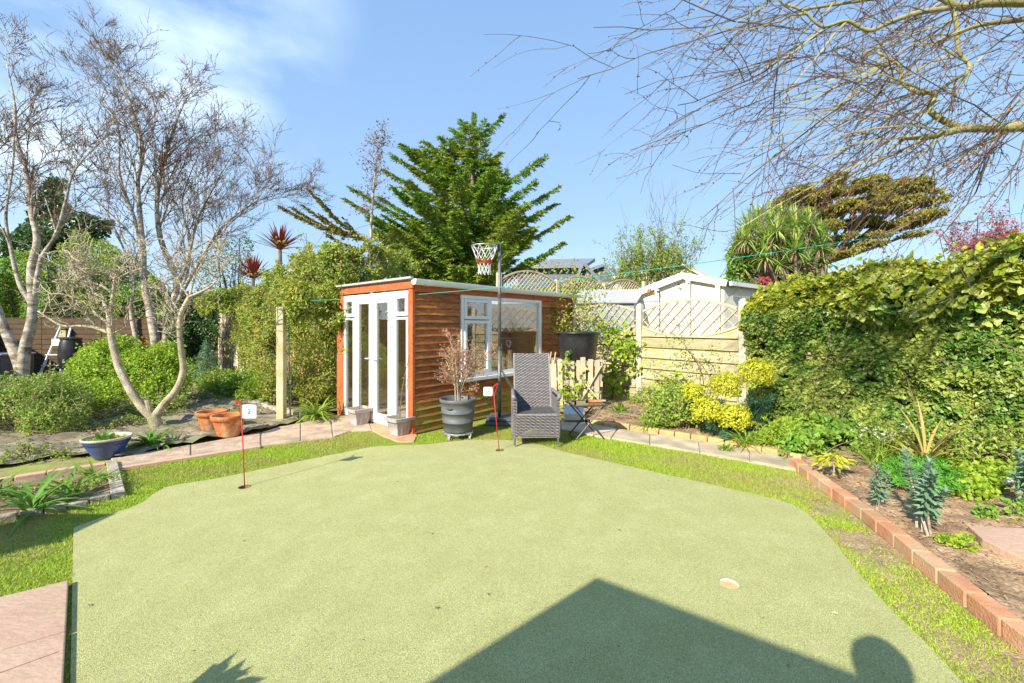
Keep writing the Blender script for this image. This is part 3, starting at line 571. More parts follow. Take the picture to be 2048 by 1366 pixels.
def board_fence(p0, d, w, h, m, label, vertical=True, bwid=.14, cat='fence', group=None, z=0.02):
    d = np.append(nrm(d), 0); n = np.array([d[1], -d[0], 0]); n = n if n[1] < 0 else -n; p0 = np.array([*p0, 0.]); t = thing('timber_fence', label, cat, (*(p0 + d * w / 2)[:2], 0), group=group)
    if vertical:
        k = int(w / bwid)
        for i in range(k):
            a = p0 + d * (w * i / k); b = p0 + d * (w * (i + 1) / k + .01); j = n * (.012 if i % 2 else .0)
            MB().raw([a + j + [0, 0, z], a + n * .02 + j + [0, 0, z], b + n * .008 + j + [0, 0, z], b + j - n * .004 + [0, 0, z]] + [a + j + [0, 0, h], a + n * .02 + j + [0, 0, h], b + n * .008 + j + [0, 0, h], b + j - n * .004 + [0, 0, h]], np.array([(0, 3, 2, 1), (4, 5, 6, 7), (0, 1, 5, 4), (1, 2, 6, 5), (2, 3, 7, 6), (3, 0, 4, 7)])).build('board', m, t)
    else:
        k = int((h - z) / bwid)
        for i in range(k):
            z0 = z + (h - z) * i / k; z1 = z + (h - z) * (i + 1) / k + .012; a = p0; b = p0 + d * w
            MB().raw([a + [0, 0, z0], a + n * .03 + [0, 0, z0], a + n * .012 + [0, 0, z1], a + [0, 0, z1], b + [0, 0, z0], b + n * .03 + [0, 0, z0], b + n * .012 + [0, 0, z1], b + [0, 0, z1]], np.array([(0, 1, 2, 3), (4, 7, 6, 5), (0, 4, 5, 1), (1, 5, 6, 2), (2, 6, 7, 3), (3, 7, 4, 0)])).build('board', m, t)
    MB().bar(p0 + [0, 0, h + .015], p0 + d * w + [0, 0, h + .015], .05, .03).build('capping', m, t)
    return t
VD = np.array([-.754, .657]); q0 = np.array([-3.0, 8.05])
for i in range(5):
    board_fence(q0 + VD * (1.72 * i), VD, 1.68, 1.75 + .04 * i, M['fence_p'] if i > 2 else M['fence_o'], ['brown board panel next to the shed doors under the climber', 'brown board panel behind the concrete post and climber', 'brown board panel in the middle of the climber', 'pale vertical board panel at the left end of the climber', 'pale vertical board panel beside the dark ivy bush'][i])
for i in range(4):
    board_fence((-16.6 + 1.9 * i, 13.5 - .03 * i), (1, 0), 1.85, 1.78, M['fence_d'], ['dark brown fence panel at the far left behind the black bin', 'dark brown fence panel behind the stepladder', 'dark brown fence panel behind the black water butt', 'dark brown fence panel behind the birch trunks'][i], False, .16)

q1 = np.array([-16.7, 13.4]); sdv_ = nrm(np.array([.56, -.83]))
for i in range(5): board_fence(q1 + sdv_ * (1.9 * i), sdv_, 1.85, 1.78, M['fence_d'], ('dark fence panel meeting the back fence at the left corner', 'second dark side fence panel from the back left corner', 'middle dark panel of the left side fence', 'fourth dark side fence panel from the back left corner', 'nearest dark panel of the left side fence')[i], False, .16)
# ---- buildings beyond the fence
def gable(name, label, pts, dvec, wall, roof, over=.15, th=.08, trim=None, cat='building'):
    """pts: ground-left, eave-left, apex, eave-right, ground-right (3D) of the gable wall; dvec: length vector"""
    pts = [np.array(p, float) for p in pts]; dv_ = np.array(dvec, float); c = sum(pts) / 5; t = thing(name, label, cat, (c[0], c[1], pts[0][2]))
    V = pts + [p + dv_ for p in pts]; MB().raw(V, [np.array([[0, 5, 6, 1], [3, 8, 9, 4]])]).raw(V, [np.array([[0, 1, 2, 3, 4], [9, 8, 7, 6, 5]])]).build('wall', wall, t)
    u = nrm(pts[3] - pts[1]); dn = nrm(dv_)
    for (e, a, sg) in ((pts[1], pts[2], -1), (pts[3], pts[2], 1)):
        s_ = nrm(e - a); e_ = e + s_ * over; n = nrm(np.cross(s_, dn)); n = n if n[2] > 0 else -n
        o = [e_ - dn * over, a - dn * over, a + dv_ + dn * over, e_ + dv_ + dn * over]
        VV = [p + n * .004 for p in o] + [p + n * th for p in o]
        MB().raw(VV, np.array([(0, 1, 2, 3), (7, 6, 5, 4), (0, 4, 5, 1), (1, 5, 6, 2), (2, 6, 7, 3), (3, 7, 4, 0)])).build('roof', roof, t)
        if trim: MB().bar(o[0] - dn * .02 + n * .01, o[1] - dn * .02 + n * .01, .03, .16, up=n).build('bargeboard', trim, t)
    return t
A, B, C = P(1448, 566, 10.5), P(1252, 598, 11.4), np.array([7.6, 12.2, 0])
ap = P(1370, 553, 10.84)
g = gable('garage', 'cream rendered garage with shallow gable roof beyond the fence', [(B[0], B[1], 0), B, ap, A, (A[0], A[1], 0)], (2.42, 1.9, 0), M['cream'], M['darkroof'], .12, .05, M['whitewood'])
for (px, py, Y) in ((1357, 569, 10.78), (1376, 567, 10.72), (1313, 584, 11.0), (1316, 584, 10.98)):
    c = P(px, py, Y) ; MB().tube([c + [-.0, -.05, 0], c + [0, .02, 0]], .022, 8).build('vent_hole', M['ink'], g)
for px, Y in ((1312, 11.02), (1433, 10.5), (1374, 10.74)):
    c = P(px, 560, Y); MB().box(c[0] - .05, c[0] + .05, c[1] - .07, c[1] - .03, .4, P(px, {1312: 578, 1433: 566, 1374: 561}[px], Y)[2]).build('batten', M['whitewood'], g)
MB().bar(A + [.1, -.12, -.02], A + [2.5, 1.75, -.02], .06, .10).build('fascia', M['whitewood'], g)
# neighbour's low felt-roofed shed
a, b, c_ = P(1140, 606, 10.7), P(1268, 608, 10.5), P(1170, 582, 12.0); bk = np.array([c_[0] * 2 - a[0], c_[1] * 2 - a[1], a[2]]); dv_s = b - a; dv_s[2] = 0
gable('garden_shed', 'small teal-grey shed with grey felt roof behind the trellis', [(a[0], a[1], 0), a, c_, bk, (bk[0], bk[1], 0)], dv_s, M['teal'], M['felt'], .08, .04)
# houses far behind
a, b = P(1030, 562, 26), P(1206, 566, 25)
h1 = thing('house', 'dark slate-clad house with low roof behind the conifer', 'house', (a[0] + 2, 26, 0))
W_ = lambda px, py, Y: P(px, py, Y)
MB().prism([P(1036, 0, 26)[:2], P(1166, 0, 25)[:2], P(1166, 0, 25)[:2] + [1.6, 7], P(1036, 0, 26)[:2] + [1.6, 7]], 0, P(1100, 533, 25.5)[2]).build('wall', M['slate'], h1)
r0, r1 = P(1030, 531, 25.6), P(1172, 529, 24.5)
MB().raw([r0, r1, r1 + [1.2, 3.5, .9], r0 + [1.2, 3.5, .9], r0 + [0, 0, -.18], r1 + [0, 0, -.18], r1 + [1.2, 3.5, .7], r0 + [1.2, 3.5, .7]], np.array([(0, 1, 2, 3), (4, 7, 6, 5), (0, 4, 5, 1), (1, 5, 6, 2), (2, 6, 7, 3), (3, 7, 4, 0)])).build('roof', M['slateroof'], h1)
gable('house', 'blue-grey gabled extension with white verge beside the dark house', [P(1150, 640, 22), P(1150, 566, 22), P(1166, 527, 22), P(1208, 574, 22), P(1208, 640, 22)], (.6, 4, 0), M['slate'], M['darkroof'], .25, .08, M['slateroof'], 'house')
gable('house', 'small slate gable with pale verge boards left of the pale tiled house', [P(1180, 640, 24), P(1180, 540, 24), P(1208, 531, 24), P(1226, 562, 24), P(1226, 640, 24)], (.6, 4, 0), M['slate'], M['slateroof'], .2, .08, M['slateroof'], 'house')
gable('house', 'pale house with tan tiled roof behind the willow bush', [P(1226, 640, 34), P(1222, 558, 34), P(1368, 531, 34), P(1420, 560, 34), P(1420, 640, 34)], (3, 6, 0), M['cream'], M['tan'], .3, .2, M['whitewood'], 'house')
gable('house', 'brown tiled house just showing over the ivy hedge', [P(1690, 640, 30), P(1690, 556, 30), P(1780, 534, 30), P(1930, 548, 30), P(1930, 640, 30)], (4, 8, 0), M['render'], M['tan'], .3, .2, M['darkroof'], 'house')
# the house extension behind the camera: its flat roof throws the angular shadow on the green
cn = np.array([-1.66, -.28]); v1, v2 = nrm(np.array([-.75, -.66])), nrm(np.array([.81, -.59]))
ex = thing('house_extension', 'rendered flat-roofed extension of the house behind the viewer', 'house', (cn[0], cn[1], 0))
w0 = cn + (v1 + v2) * .2
MB().prism([w0, w0 + v2 * 5.0, w0 + v2 * 5.0 + v1 * 4.5, w0 + v1 * 4.5], 0, 2.28).build('wall', M['render'], ex)
MB().prism([cn, cn + v2 * 5.6, cn + v2 * 5.6 + v1 * 5.1, cn + v1 * 5.1], 2.283, 2.42).build('roof', M['upvc'], ex)
ang = math.atan2(v2[1], v2[0]); mm = Matrix.Translation((w0[0], w0[1], 0)) @ Matrix.Rotation(ang, 4, 'Z')
MB().box(.8, 3.2, -.0, .05, .1, 2.05, mm).build('patio_door', M['upvc'], ex);
for k in range(2): MB().box(.9 + 1.2 * k, 1.92 + 1.2 * k, .05, .056, .2, 1.95, mm).build('pane', M['glass'], ex)

# ------------------------------------------------------------ the shed (local x along the window wall, local y along the door wall)
SO = np.array([-1.41, 6.11]); SRZ = math.atan2(.754, .657); US = np.array([math.cos(SRZ), math.sin(SRZ)]); VS = np.array([-US[1], US[0]])
def SW(x, y, z=0.): return np.array([*(SO + US * x + VS * y), z])
shed = thing('summer_house', 'orange stained timber summer house with white glazed doors and window', 'summer house', (*SO, 0), SRZ)
def SP(mb, name, m, parent=shed, **k): return mb.build(name, m, parent, local=True, **k)
LX, LY, TOP = 4.05, 2.14, 2.08
WX0, WX1, WZ0, WZ1 = .886, 2.96, .70, 2.04
# backing walls with a true window opening
w = MB().box(.02, WX0, .03, .06, .03, TOP).box(WX1, LX, .03, .06, .03, TOP).box(WX0, WX1, .03, .06, .03, WZ0).box(WX0, WX1, .03, .06, WZ1, TOP)
w.box(.02, LX, LY - .04, LY, .03, TOP).box(LX - .03, LX, .06, LY - .04, .03, TOP)
SP(w, 'wall', M['intwood'])
SP(MB().box(.0, LX, .0, LY, -.02, .025), 'floor', M['intwood'])
# waney-edged boards
pitch = .105; z = .04; i = 0
while z < TOP - .05:
    segs = [(.012, LX)] if (z + pitch < WZ0 - .02 or z > WZ1) else [(.012, WX0 - .005), (WX1 + .005, LX)]
    for (a, b) in segs:
        n = max(6, int((b - a) / .09)); xs = np.linspace(a, b, n + 1); V = []; zt = min(z + pitch + .02, TOP); ph = rnd(0, 50)
        if abs(a - .012) < .01 and b > 3 and z + pitch > WZ0 - .06: zt = min(zt, WZ0 - .05)
        for x in xs:
            wv = .010 * noise.noise(Vector((x * 1.7, ph, 0))) + .004 * noise.noise(Vector((x * 9, ph, 4)))
            V += [(x, -.036 - .002 * noise.noise(Vector((x * 3, ph, 9))), z - .012 + wv), (x, -.002, zt), (x, .025, zt), (x, .0, z - .012 + wv)]
        Fq = [[4 * k + j, 4 * k + 4 + j, 4 * k + 4 + (j + 1) % 4, 4 * k + (j + 1) % 4] for k in range(n) for j in range(4)] + [[0, 1, 2, 3], [4 * n + 3, 4 * n + 2, 4 * n + 1, 4 * n]]
        SP(MB().raw(V, np.array(Fq)), 'board', M['cedar_green'] if z < .36 and a < .5 else M['cedar'])
    z += pitch; i += 1
SP(MB().box(-.03, .012, -.035, .07, .0, TOP + .0), 'corner_post', M['orange_wood'], bevel=.003)
SP(MB().box(-.03, .03, 1.945, LY + .02, .0, TOP), 'door_post', M['orange_wood'], bevel=.003)
SP(MB().box(LX, LX + .05, -.03, .05, .0, TOP), 'end_post', M['orange_wood'], bevel=.003)
SP(MB().box(-.045, -.012, -.05, LY + .04, TOP + .002, TOP + .13), 'fascia', M['orange_wood'], bevel=.003)
SP(MB().box(.0, LX + .02, -.042, -.012, TOP - .04, TOP + .09), 'fascia', M['orange_wood'], bevel=.003)
# corrugated roof, overhanging, ragged front edge
m = MB(); nx = 240; xs = np.linspace(-.09, LX + .12, nx); ys = [-.085, LY * .5, LY + .15]
V = [(x, y, TOP + .125 + .02 * (y / LY) + .012 * math.cos(x * 2 * math.pi / .076) + th) for th in (0, .007) for y in ys for x in xs]
Fq = []
for l in (0, 1):
    for r in range(2):
        for c in range(nx - 1):
            b0 = l * 3 * nx + r * nx + c; q = [b0, b0 + 1, b0 + nx + 1, b0 + nx]; Fq.append(q if l else q[::-1])
for c in range(nx - 1): Fq.append([c, c + 1, 3 * nx + c + 1, 3 * nx + c][::1])
rm = M['roof'].copy(); rm.name = 'weathered_translucent_roof'
_t = rm.node_tree; _b = _t.nodes['Principled BSDF']; _tr = _t.nodes.new('ShaderNodeBsdfTranslucent'); _tr.inputs['Color'].default_value = (.75, .72, .62, 1); _mx = _t.nodes.new('ShaderNodeMixShader'); _mx.inputs['Fac'].default_value = .6
_t.links.new(_b.outputs[0], _mx.inputs[1]); _t.links.new(_tr.outputs[0], _mx.inputs[2]); _t.links.new(_mx.outputs[0], _t.nodes['Material Output'].inputs['Surface'])
SP(m.raw(V, np.array(Fq)), 'roof', rm)
SP(MB().box(-.10, -.055, -.09, LY + .12, TOP + .133, TOP + .165), 'roof_edge', M['felt'], bevel=.004)
# gutter
g = MB(); a = np.linspace(-.25, math.pi + .25, 10)
prof = [(-.108 + .060 * math.cos(t), -.066 * math.sin(t)) for t in a]
V = []
for x in (-.06, LX + .12):
    V += [(x, y, TOP + .112 + z_) for y, z_ in prof]
n = len(prof); gt = g.raw(V, np.array([[k, k + 1, n + k + 1, n + k] for k in range(n - 1)])); SP(gt, 'gutter', M['gutter'], smooth=True)
gc = MB().raw([(-.062, y, TOP + .112 + z_) for y, z_ in prof], []); gc.F = {n: [np.array([list(range(n))])]}; SP(gc, 'gutter_end', M['gutter'])
for x in (.16, 1.75, 2.9, 3.55):
    V = [(x + dx, -.108 + .067 * math.cos(t), TOP + .112 - .074 * math.sin(t)) for dx in (-.022, .022) for t in a]
    SP(MB().raw(V, np.array([[k, k + 1, n + k + 1, n + k] for k in range(n - 1)])), 'gutter_bracket', M['gutter'])
SP(MB().tube([(LX + .02, -.10, TOP + .06), (LX + .02, -.10, TOP - .03), (LX + .02, -.07, TOP - .12), (LX + .02, -.07, .8)], .034, 12), 'downpipe', M['gutter'], smooth=True)
# window
def frame(mb, axis, u0, u1, z0, z1, t, d0, d1, back=None):
    """rectangular ring: axis 'x' runs along the window wall, 'y' along the door wall"""
    def bx(a, b, c, e):
        if axis == 'x': mb.box(a, b, d0, d1, c, e)
        else: mb.box(d0, d1, a, b, c, e)
    bx(u0, u1, z0, z0 + t); bx(u0, u1, z1 - t, z1); bx(u0, u0 + t, z0 + t, z1 - t); bx(u1 - t, u1, z0 + t, z1 - t); return mb
win = SP(frame(MB(), 'x', WX0, WX1, WZ0 + .03, WZ1, .055, -.05, .045).box(1.51, 1.57, -.049, .044, WZ0 + .085, WZ1 - .055), 'window', M['upvc'], bevel=.004); WLOC[win.name] = Vector((0, 0, 0))
def WP(mb, name, m, **k): return mb.build(name, m, win, local=True, **k)
WP(frame(MB(), 'x', .945, 1.505, 1.66, 1.98, .05, -.068, -.02), 'sash', M['upvc'], bevel=.004)
WP(frame(MB(), 'x', .945, 1.505, .79, 1.64, .05, -.068, -.02), 'sash', M['upvc'], bevel=.004)
WP(MB().box(.99, 1.46, -.03, -.024, 1.705, 1.935), 'pane', M['glass']); WP(MB().box(.99, 1.46, -.03, -.024, .835, 1.595), 'pane', M['glass'])
WP(MB().box(1.568, WX1 - .053, -.012, -.006, WZ0 + .083, WZ1 - .053), 'pane', M['glass'])
WP(MB().box(WX0 - .04, WX1 + .04, -.11, .02, WZ0 - .03, WZ0 + .028), 'sill', M['upvc'], bevel=.006)
# doors
dz0, dz1 = .04, 2.06
DF = SP(frame(MB(), 'y', .035, 1.94, dz0, dz1, .05, -.02, .05).box(-.018, .048, .41, .47, dz0 + .05, dz1 - .05).box(-.018, .048, 1.53, 1.58, dz0 + .05, dz1 - .05), 'door_frame', M['upvc'], bevel=.004)
def DP(mb, name, m, par, **k): return mb.build(name, m, par, local=True, **k)
for (y0, y1) in ((.088, .408), (1.583, 1.888)):
    s1 = SP(frame(frame(MB(), 'y', y0, y1, 1.70, dz1 - .052, .055, -.034, .01), 'y', y0, y1, dz0 + .052, 1.68, .035, -.030, .01), 'side_light', M['upvc'], bevel=.004)
    DP(MB().box(-.012, -.006, y0 + .05, y1 - .05, 1.75, dz1 - .10), 'pane', M['glass'], s1); DP(MB().box(-.012, -.006, y0 + .03, y1 - .03, dz0 + .08, 1.65), 'pane', M['glass'], s1)
for (y0, y1, hy) in ((.474, 1.0, .965), (1.004, 1.527, 1.045)):
    dr = SP(frame(MB(), 'y', y0, y1, dz0 + .052, dz1 - .052, .105, -.036, .012), 'door', M['upvc'], bevel=.005)
    DP(MB().box(-.014, -.008, y0 + .10, y1 - .10, dz0 + .15, dz1 - .15), 'pane', M['glass'], dr)
    DP(MB().box(-.046, -.036, hy - .018, hy + .018, .93, 1.13).tube([(-.05, hy, 1.04), (-.075, hy, 1.04), (-.078, hy + (.10 if hy > 1 else -.10), 1.035)], .010, 8), 'handle', M['upvc'], dr)
    for zz in (.35, 1.0, 1.75): DP(MB().tube([(-.044, (y0 + .012) if hy < 1 else (y1 - .012), zz - .04), (-.044, (y0 + .012) if hy < 1 else (y1 - .012), zz + .04)], .010, 8), 'hinge', M['upvc'], dr)
# things inside, seen through the glass
wb = thing('work_shelf', 'brown wooden shelf bench inside the summer house window', 'shelf', SW(2.9, 1.7), SRZ)
for z_ in (.75, 1.25, 1.65): MB().box(-1.2, .9, -.25, .25, z_, z_ + .03).build('shelf', M['pale'] if z_ < 1 else M['intwood'], wb, local=True)
for x in (-1.18, .85): MB().box(x, x + .05, -.24, -.19, .03, 1.7).build('upright', M['orange_wood'], wb, local=True)
sp_ = thing('garden_spade', 'red handled garden spade leaning inside the summer house window', 'spade', SW(2.55, .35, .03), SRZ)
MB().tube([(0, 0, .25), (-.22, -.12, 1.12)], .018, 8).build('shaft', M['red'], sp_, local=True)
MB().box(-.1, .1, -.01, .01, 0, .28, Matrix.Rotation(R(12), 4, 'Y')).build('blade', M['steel'], sp_, local=True)
MB().tube([(-.22, -.12, 1.12), (-.29, -.13, 1.17), (-.30, -.13, 1.25), (-.19, -.13, 1.24), (-.20, -.12, 1.16), (-.22, -.12, 1.12)], .012, 8).build('handle', M['whitep'], sp_, local=True)
bd = thing('hessian_board', 'tan curved sheet standing inside the right-hand side light', 'board', SW(.35, .35, .03), SRZ)
V = [(.02 + .25 * math.sin(t), .0 + .35 * (1 - math.cos(t)), z_ - .25 * t * (z_ > .1)) for t in np.linspace(-.2, 1.2, 8) for z_ in (0, .75)]
b_ = MB().raw(V, np.array([[2 * k, 2 * k + 2, 2 * k + 3, 2 * k + 1] for k in range(7)])).build('sheet', M['pale'], bd, local=True)
cb = thing('storage_crate', 'green plastic crate on the floor behind the glazed doors', 'crate', SW(1.0, .9, .03), SRZ)
MB().box(0, .5, 0, .4, 0, .02).box(0, .02, 0, .4, .02, .3).box(.48, .5, 0, .4, .02, .3).box(.02, .48, 0, .02, .02, .3).box(.02, .48, .38, .4, .02, .3).build('tub', M['mid_green'], cb, local=True)
dc = thing('folding_chair', 'pale canvas chair folded against the inside wall', 'chair', SW(1.9, 1.5, .03), SRZ)
MB().bar((0, 0, 0), (.1, .25, 1.3), .03).bar((.5, 0, 0), (.6, .25, 1.3), .03).build('frame', M['pale'], dc, local=True)
MB().raw([(.01, .02, .3), (.51, .02, .3), (.6, .22, 1.25), (.1, .22, 1.25)], np.array([[0, 1, 2, 3]])).build('canvas', M['whitewood'], dc, local=True)

# ------------------------------------------------------------ objects on the ground
# basketball pole
bx, by, _ = G(998, 856); hp = thing('basketball_hoop', 'freestanding basketball hoop on a tall grey pole with white and red net', 'basketball hoop', (bx, by + .25, 0))
L_ = lambda *p: np.array(p)
MB().tube([(0, 0, .05), (0, 0, 1.2)], .030, 12).build('lower_pole', M['steel'], hp, local=True, smooth=True)
MB().tube([(0, 0, 1.2), (0, 0, 2.86)], .024, 12).build('upper_pole', M['steel'], hp, local=True, smooth=True)
for z_ in (1.2, 2.02): MB().tube([(0, 0, z_ - .03), (0, 0, z_ + .03)], .036, 12).build('collar', M['tblack'], hp, local=True)
MB().tube([(.02, 0, .88), (.42, .2, .10)], .014, 8).tube([(.02, 0, .88), (.35, -.05, .35)], .012, 8).build('brace', M['steel'], hp, local=True)
MB().box(-.22, .42, -.18, .38, 0, .06).box(-.16, .36, -.12, .32, .06, .12).build('base', M['greyp'], hp, local=True, bevel=.02)
rc = L_(-.235, -.05, 2.80); ring = [(rc[0] + .20 * math.cos(a), rc[1] + .20 * math.sin(a), rc[2]) for a in np.linspace(0, 2 * math.pi, 25)]
MB().tube(ring, .009, 6, cap=False).build('rim', M['silver'], hp, local=True, smooth=True)
MB().box(-.04, -.02, -.06, .06, 2.74, 2.86).bar((-.02, 0, 2.78), (.02, 0, 2.78), .05).build('bracket', M['tblack'], hp, local=True)
net = [MB(), MB()]; N_ = 10
for k in range(N_):
    for sg in (1, -1):
        rows = [(.20, 0.), (.165, .11), (.13, .20), (.105, .28), (.09, .36), (.10, .44)]
        for j in range(5):
            a0, a1 = (k + sg * j * .5) * 2 * math.pi / N_, (k + sg * (j + 1) * .5) * 2 * math.pi / N_
            (ra, za), (rb, zb) = rows[j], rows[j + 1]
            net[1 if j in (2,) else 0].tube([(rc[0] + ra * math.cos(a0), rc[1] + ra * math.sin(a0), rc[2] - za), (rc[0] + rb * math.cos(a1), rc[1] + rb * math.sin(a1), rc[2] - zb)], .0042, 4, cap=False)
net[0].build('net', M['whitep'], hp, local=True, kind='stuff'); net[1].build('net_band', M['red'], hp, local=True, kind='stuff')

# flags
def digit(mb, s, c, h, th, nrm_y=-1):
    segs = {'2': [((-.5, .7), (-.3, 1), (.3, 1), (.5, .7), (.4, .4), (-.5, -.9), (.55, -.9))], '3': [((-.5, 1), (.1, 1), (.5, .7), (.4, .25), (0, .05), (.45, -.15), (.5, -.6), (.1, -.95), (-.5, -.8))]}[s]
    for pl in segs:
        for a, b in zip(pl[:-1], pl[1:]): mb.bar((c[0] + a[0] * h * .5, c[1], c[2] + a[1] * h * .5), (c[0] + b[0] * h * .5, c[1], c[2] + b[1] * h * .5), .002, th, up=(0, 1, 0))
    return mb
def flag(c, num, lean, side, label, top, cw=.12, ch=.105, dk=.32):
    t = thing('golf_flag', label, 'golf flag', (c[0], c[1], -.09))
    k = .09; topp = (lean[0], lean[1], top + k)
    MB().tube([(0, 0, 0), topp], .0052, 8).build('stick', M['red'], t, local=True, smooth=True)
    MB().tube([topp, (lean[0] - .06 * side, lean[1], top + k + .045)], .0065, 6).tube([(lean[0] * .85, lean[1] * .85, (top) * .85 + k), (lean[0] - .06 * side, lean[1], top + k + .045)], .0035, 6).build('flag_clip', M['red'], t, local=True)
    x0 = lean[0] + (.008 if side > 0 else -cw - .008); z0 = top + k - ch; n = 6; V = []
    rr = .016
    for (cx_, cz_, a0) in ((x0 + cw - rr, z0 + ch - rr, 0), (x0 + rr, z0 + ch - rr, 90), (x0 + rr, z0 + rr, 180), (x0 + cw - rr, z0 + rr, 270)):
        for a in np.linspace(0, 90, n): V.append((cx_ + rr * math.cos(R(a0 + a)), lean[1], cz_ + rr * math.sin(R(a0 + a))))
    mb = MB(); N = len(V); mb.raw([(x, y - .0015, z) for x, y, z in V] + [(x, y + .0015, z) for x, y, z in V], np.array([[i, (i + 1) % N, N + (i + 1) % N, N + i] for i in range(N)]))
    mb.F[N] = [np.array([list(range(N))[::-1], list(range(N, 2 * N))])]
    cd = mb.build('card', M['whitep'], t, local=True)
    digit(MB(), num, (x0 + cw / 2, lean[1] - .003, z0 + ch / 2), ch * dk, .010).build('numeral', M['ink'], cd, local=True)
    return t
c2 = HOLES[0][0]; flag(c2, '2', (-.035, .0), 1, 'red golf flag stick with white card number 2 in the left hole', .80, .135, .13)
c3 = HOLES[1][0]; flag(c3, '3', (-.085, -.02), -1, 'red golf flag stick with white card number 3 beside the pole', .80, .11, .11, .42)

# pots
def pot(name, label, c, prof, m, k=28, soil=None, sr=None, sq=0., cat='plant pot', group=None, rimprof=None, rimm=None):
    t = thing(name, label, cat, c, group=group); MB().lathe(prof, (0, 0, 0), k, sq).build('body', m, t, local=True, smooth=not sq, bevel=0)
    if rimprof: MB().lathe(rimprof, (0, 0, 0), k, sq).build('rim', rimm or m, t, local=True, smooth=not sq)
    if soil is not None: MB().lathe([(sr, soil - .005), (sr * .6, soil + .008), (.001, soil + .012)], (0, 0, 0), k, sq).build('compost', M['dsoil'], t, local=True)
    return t
gb = G(912, 884); c = (gb[0], gb[1] + .22, 0)
h = .10
p1 = pot('barrel_pot', 'big dark grey barrel planter on a wheeled stand with a bare shrub', c, [(.001, h), (.185, h), (.20, h + .02), (.208, h + .13), (.214, h + .13), (.214, h + .145), (.212, h + .145), (.225, h + .26), (.231, h + .26), (.231, h + .275), (.228, h + .275), (.24, h + .40), (.252, h + .405), (.256, h + .45), (.245, h + .455), (.232, h + .44), (.225, h + .30)], M['greyp'], 36, h + .36, .225, cat='plant pot')
for sx in (-1,): MB().tube([(sx * .13, -.222, h + .345), (sx * .09, -.236, h + .335), (sx * .05, -.243, h + .345)], .008, 6).build('handle', M['tblack'], p1, local=True)
st = MB().box(-.21, .21, -.03, .03, .072, .098).box(-.03, .03, -.21, .21, .07, .096); st.tube([(.2 * math.cos(a), .2 * math.sin(a), .085) for a in np.linspace(0, 2 * math.pi, 20)], .012, 6).build('wheeled_stand', M['silver'], p1, local=True)
for a in (45, 135, 225, 315):
    x, y = .2 * math.cos(R(a + 15)), .2 * math.sin(R(a + 15)); MB().tube([(x - .012, y, .03), (x + .012, y, .03)], .03, 12).box(x - .02, x + .02, y - .008, y + .008, .045, .08).build('castor', M['lgrey'], p1, local=True)
# maple shrub in it
ms = thing('maple_shrub', 'small bare maple with pinkish new leaves in the grey barrel', 'shrub', (c[0], c[1], h + .36))
T = [MB(), MB(), MB()]; tips = []
for (dx, dz, r) in ((-.16, .62, .011), (-.08, .72, .012), (.02, .60, .010), (.16, .75, .012), (.30, .70, .010), (-.04, .8, .011), (.10, .55, .009)):
    s0 = np.array([rnd(-.04, .04), rnd(-.04, .04), -.01]); s1 = np.array([dx, rnd(-.12, .12), dz])
    pth_ = catmull([s0, s0 + (s1 - s0) * [.25, .3, .45], s1], 4); T[0].tube(pth_, np.linspace(r, r * .5, len(pth_)), 6)
    cfg = dict(wob=.14, trop=(-.02, 0, .07), n=[5, 4, 0], ang=(20, 60), lr=(.5, .8), rr=.6, rmin=.0016, max=2, seg=3, buds=tips, budr=.005)
    for f in (.4, .6, .8, .95):
        i_ = int(f * (len(pth_) - 1)); grow([T[1], T[1], T[2]], pth_[i_], nrm(s1 - s0) + rng.normal(size=3) * .5, .24, r * .45, 0, cfg)
T[0].build('stem', M['twig_f'], ms, local=True, smooth=True); T[1].build('branch', M['twig_f'], ms, local=True); T[2].build('twigs', M['twig_f'], ms, local=True, kind='stuff')
pp = np.array([q[int(rng.integers(1, len(q)))] for q, _ in tips for _ in range(2)]); n = len(pp); pp += rng.normal(size=(n, 3)) * .012
MB().leaves(pp, rdir(n) + [0, 0, -.3], rdir(n) + [0, -.5, .5], rnd(.018, .042, n), rnd(.012, .026, n)).build('leaves', M['maple'], ms, local=True, kind='stuff')

def fluted(c, label, s=1.):
    t = thing('fluted_pot', label, 'plant pot', c, rz=SRZ - math.pi / 2, group='light grey fluted pots by the shed doors'); k = 64; prof = [(.10, 0), (.105, .02), (.112, .05), (.135, .19), (.14, .20)]
    V = [];
    for r, z in prof:
        for i in range(k):
            a = 2 * math.pi * i / k; q = max(abs(math.cos(a)), abs(math.sin(a))); e = .25 + .75 / q; fl = 1 - .13 * (.5 + .5 * math.cos(a * 12)) * (.02 < z < .195); V.append((r * e * fl * math.cos(a), r * e * fl * math.sin(a), z))
    n_ = len(prof); MB().raw(V, np.array([[i * k + j, i * k + (j + 1) % k, (i + 1) * k + (j + 1) % k, (i + 1) * k + j] for i in range(n_ - 1) for j in range(k)])).disc((0, 0, .004), .11).build('body', M['lgrey'], t, local=True, smooth=True)
    MB().lathe([(.138, .20), (.168, .20), (.172, .245), (.155, .25), (.148, .235), (.14, .19)], k=32, sq=.75).build('rim', M['lgrey'], t, local=True)
    MB().lathe([(.142, .21), (.001, .218)], k=32, sq=.75).build('compost', M['dsoil'], t, local=True); return t
fa = G(716, 852); fb = G(797, 873)
fluted((fa[0], fa[1] + .05, .025), 'left grey fluted pot with a bare whip against the door')
fluted((fb[0], fb[1] + .05, .022), 'right grey fluted pot with a sprouting stem near the corner post')
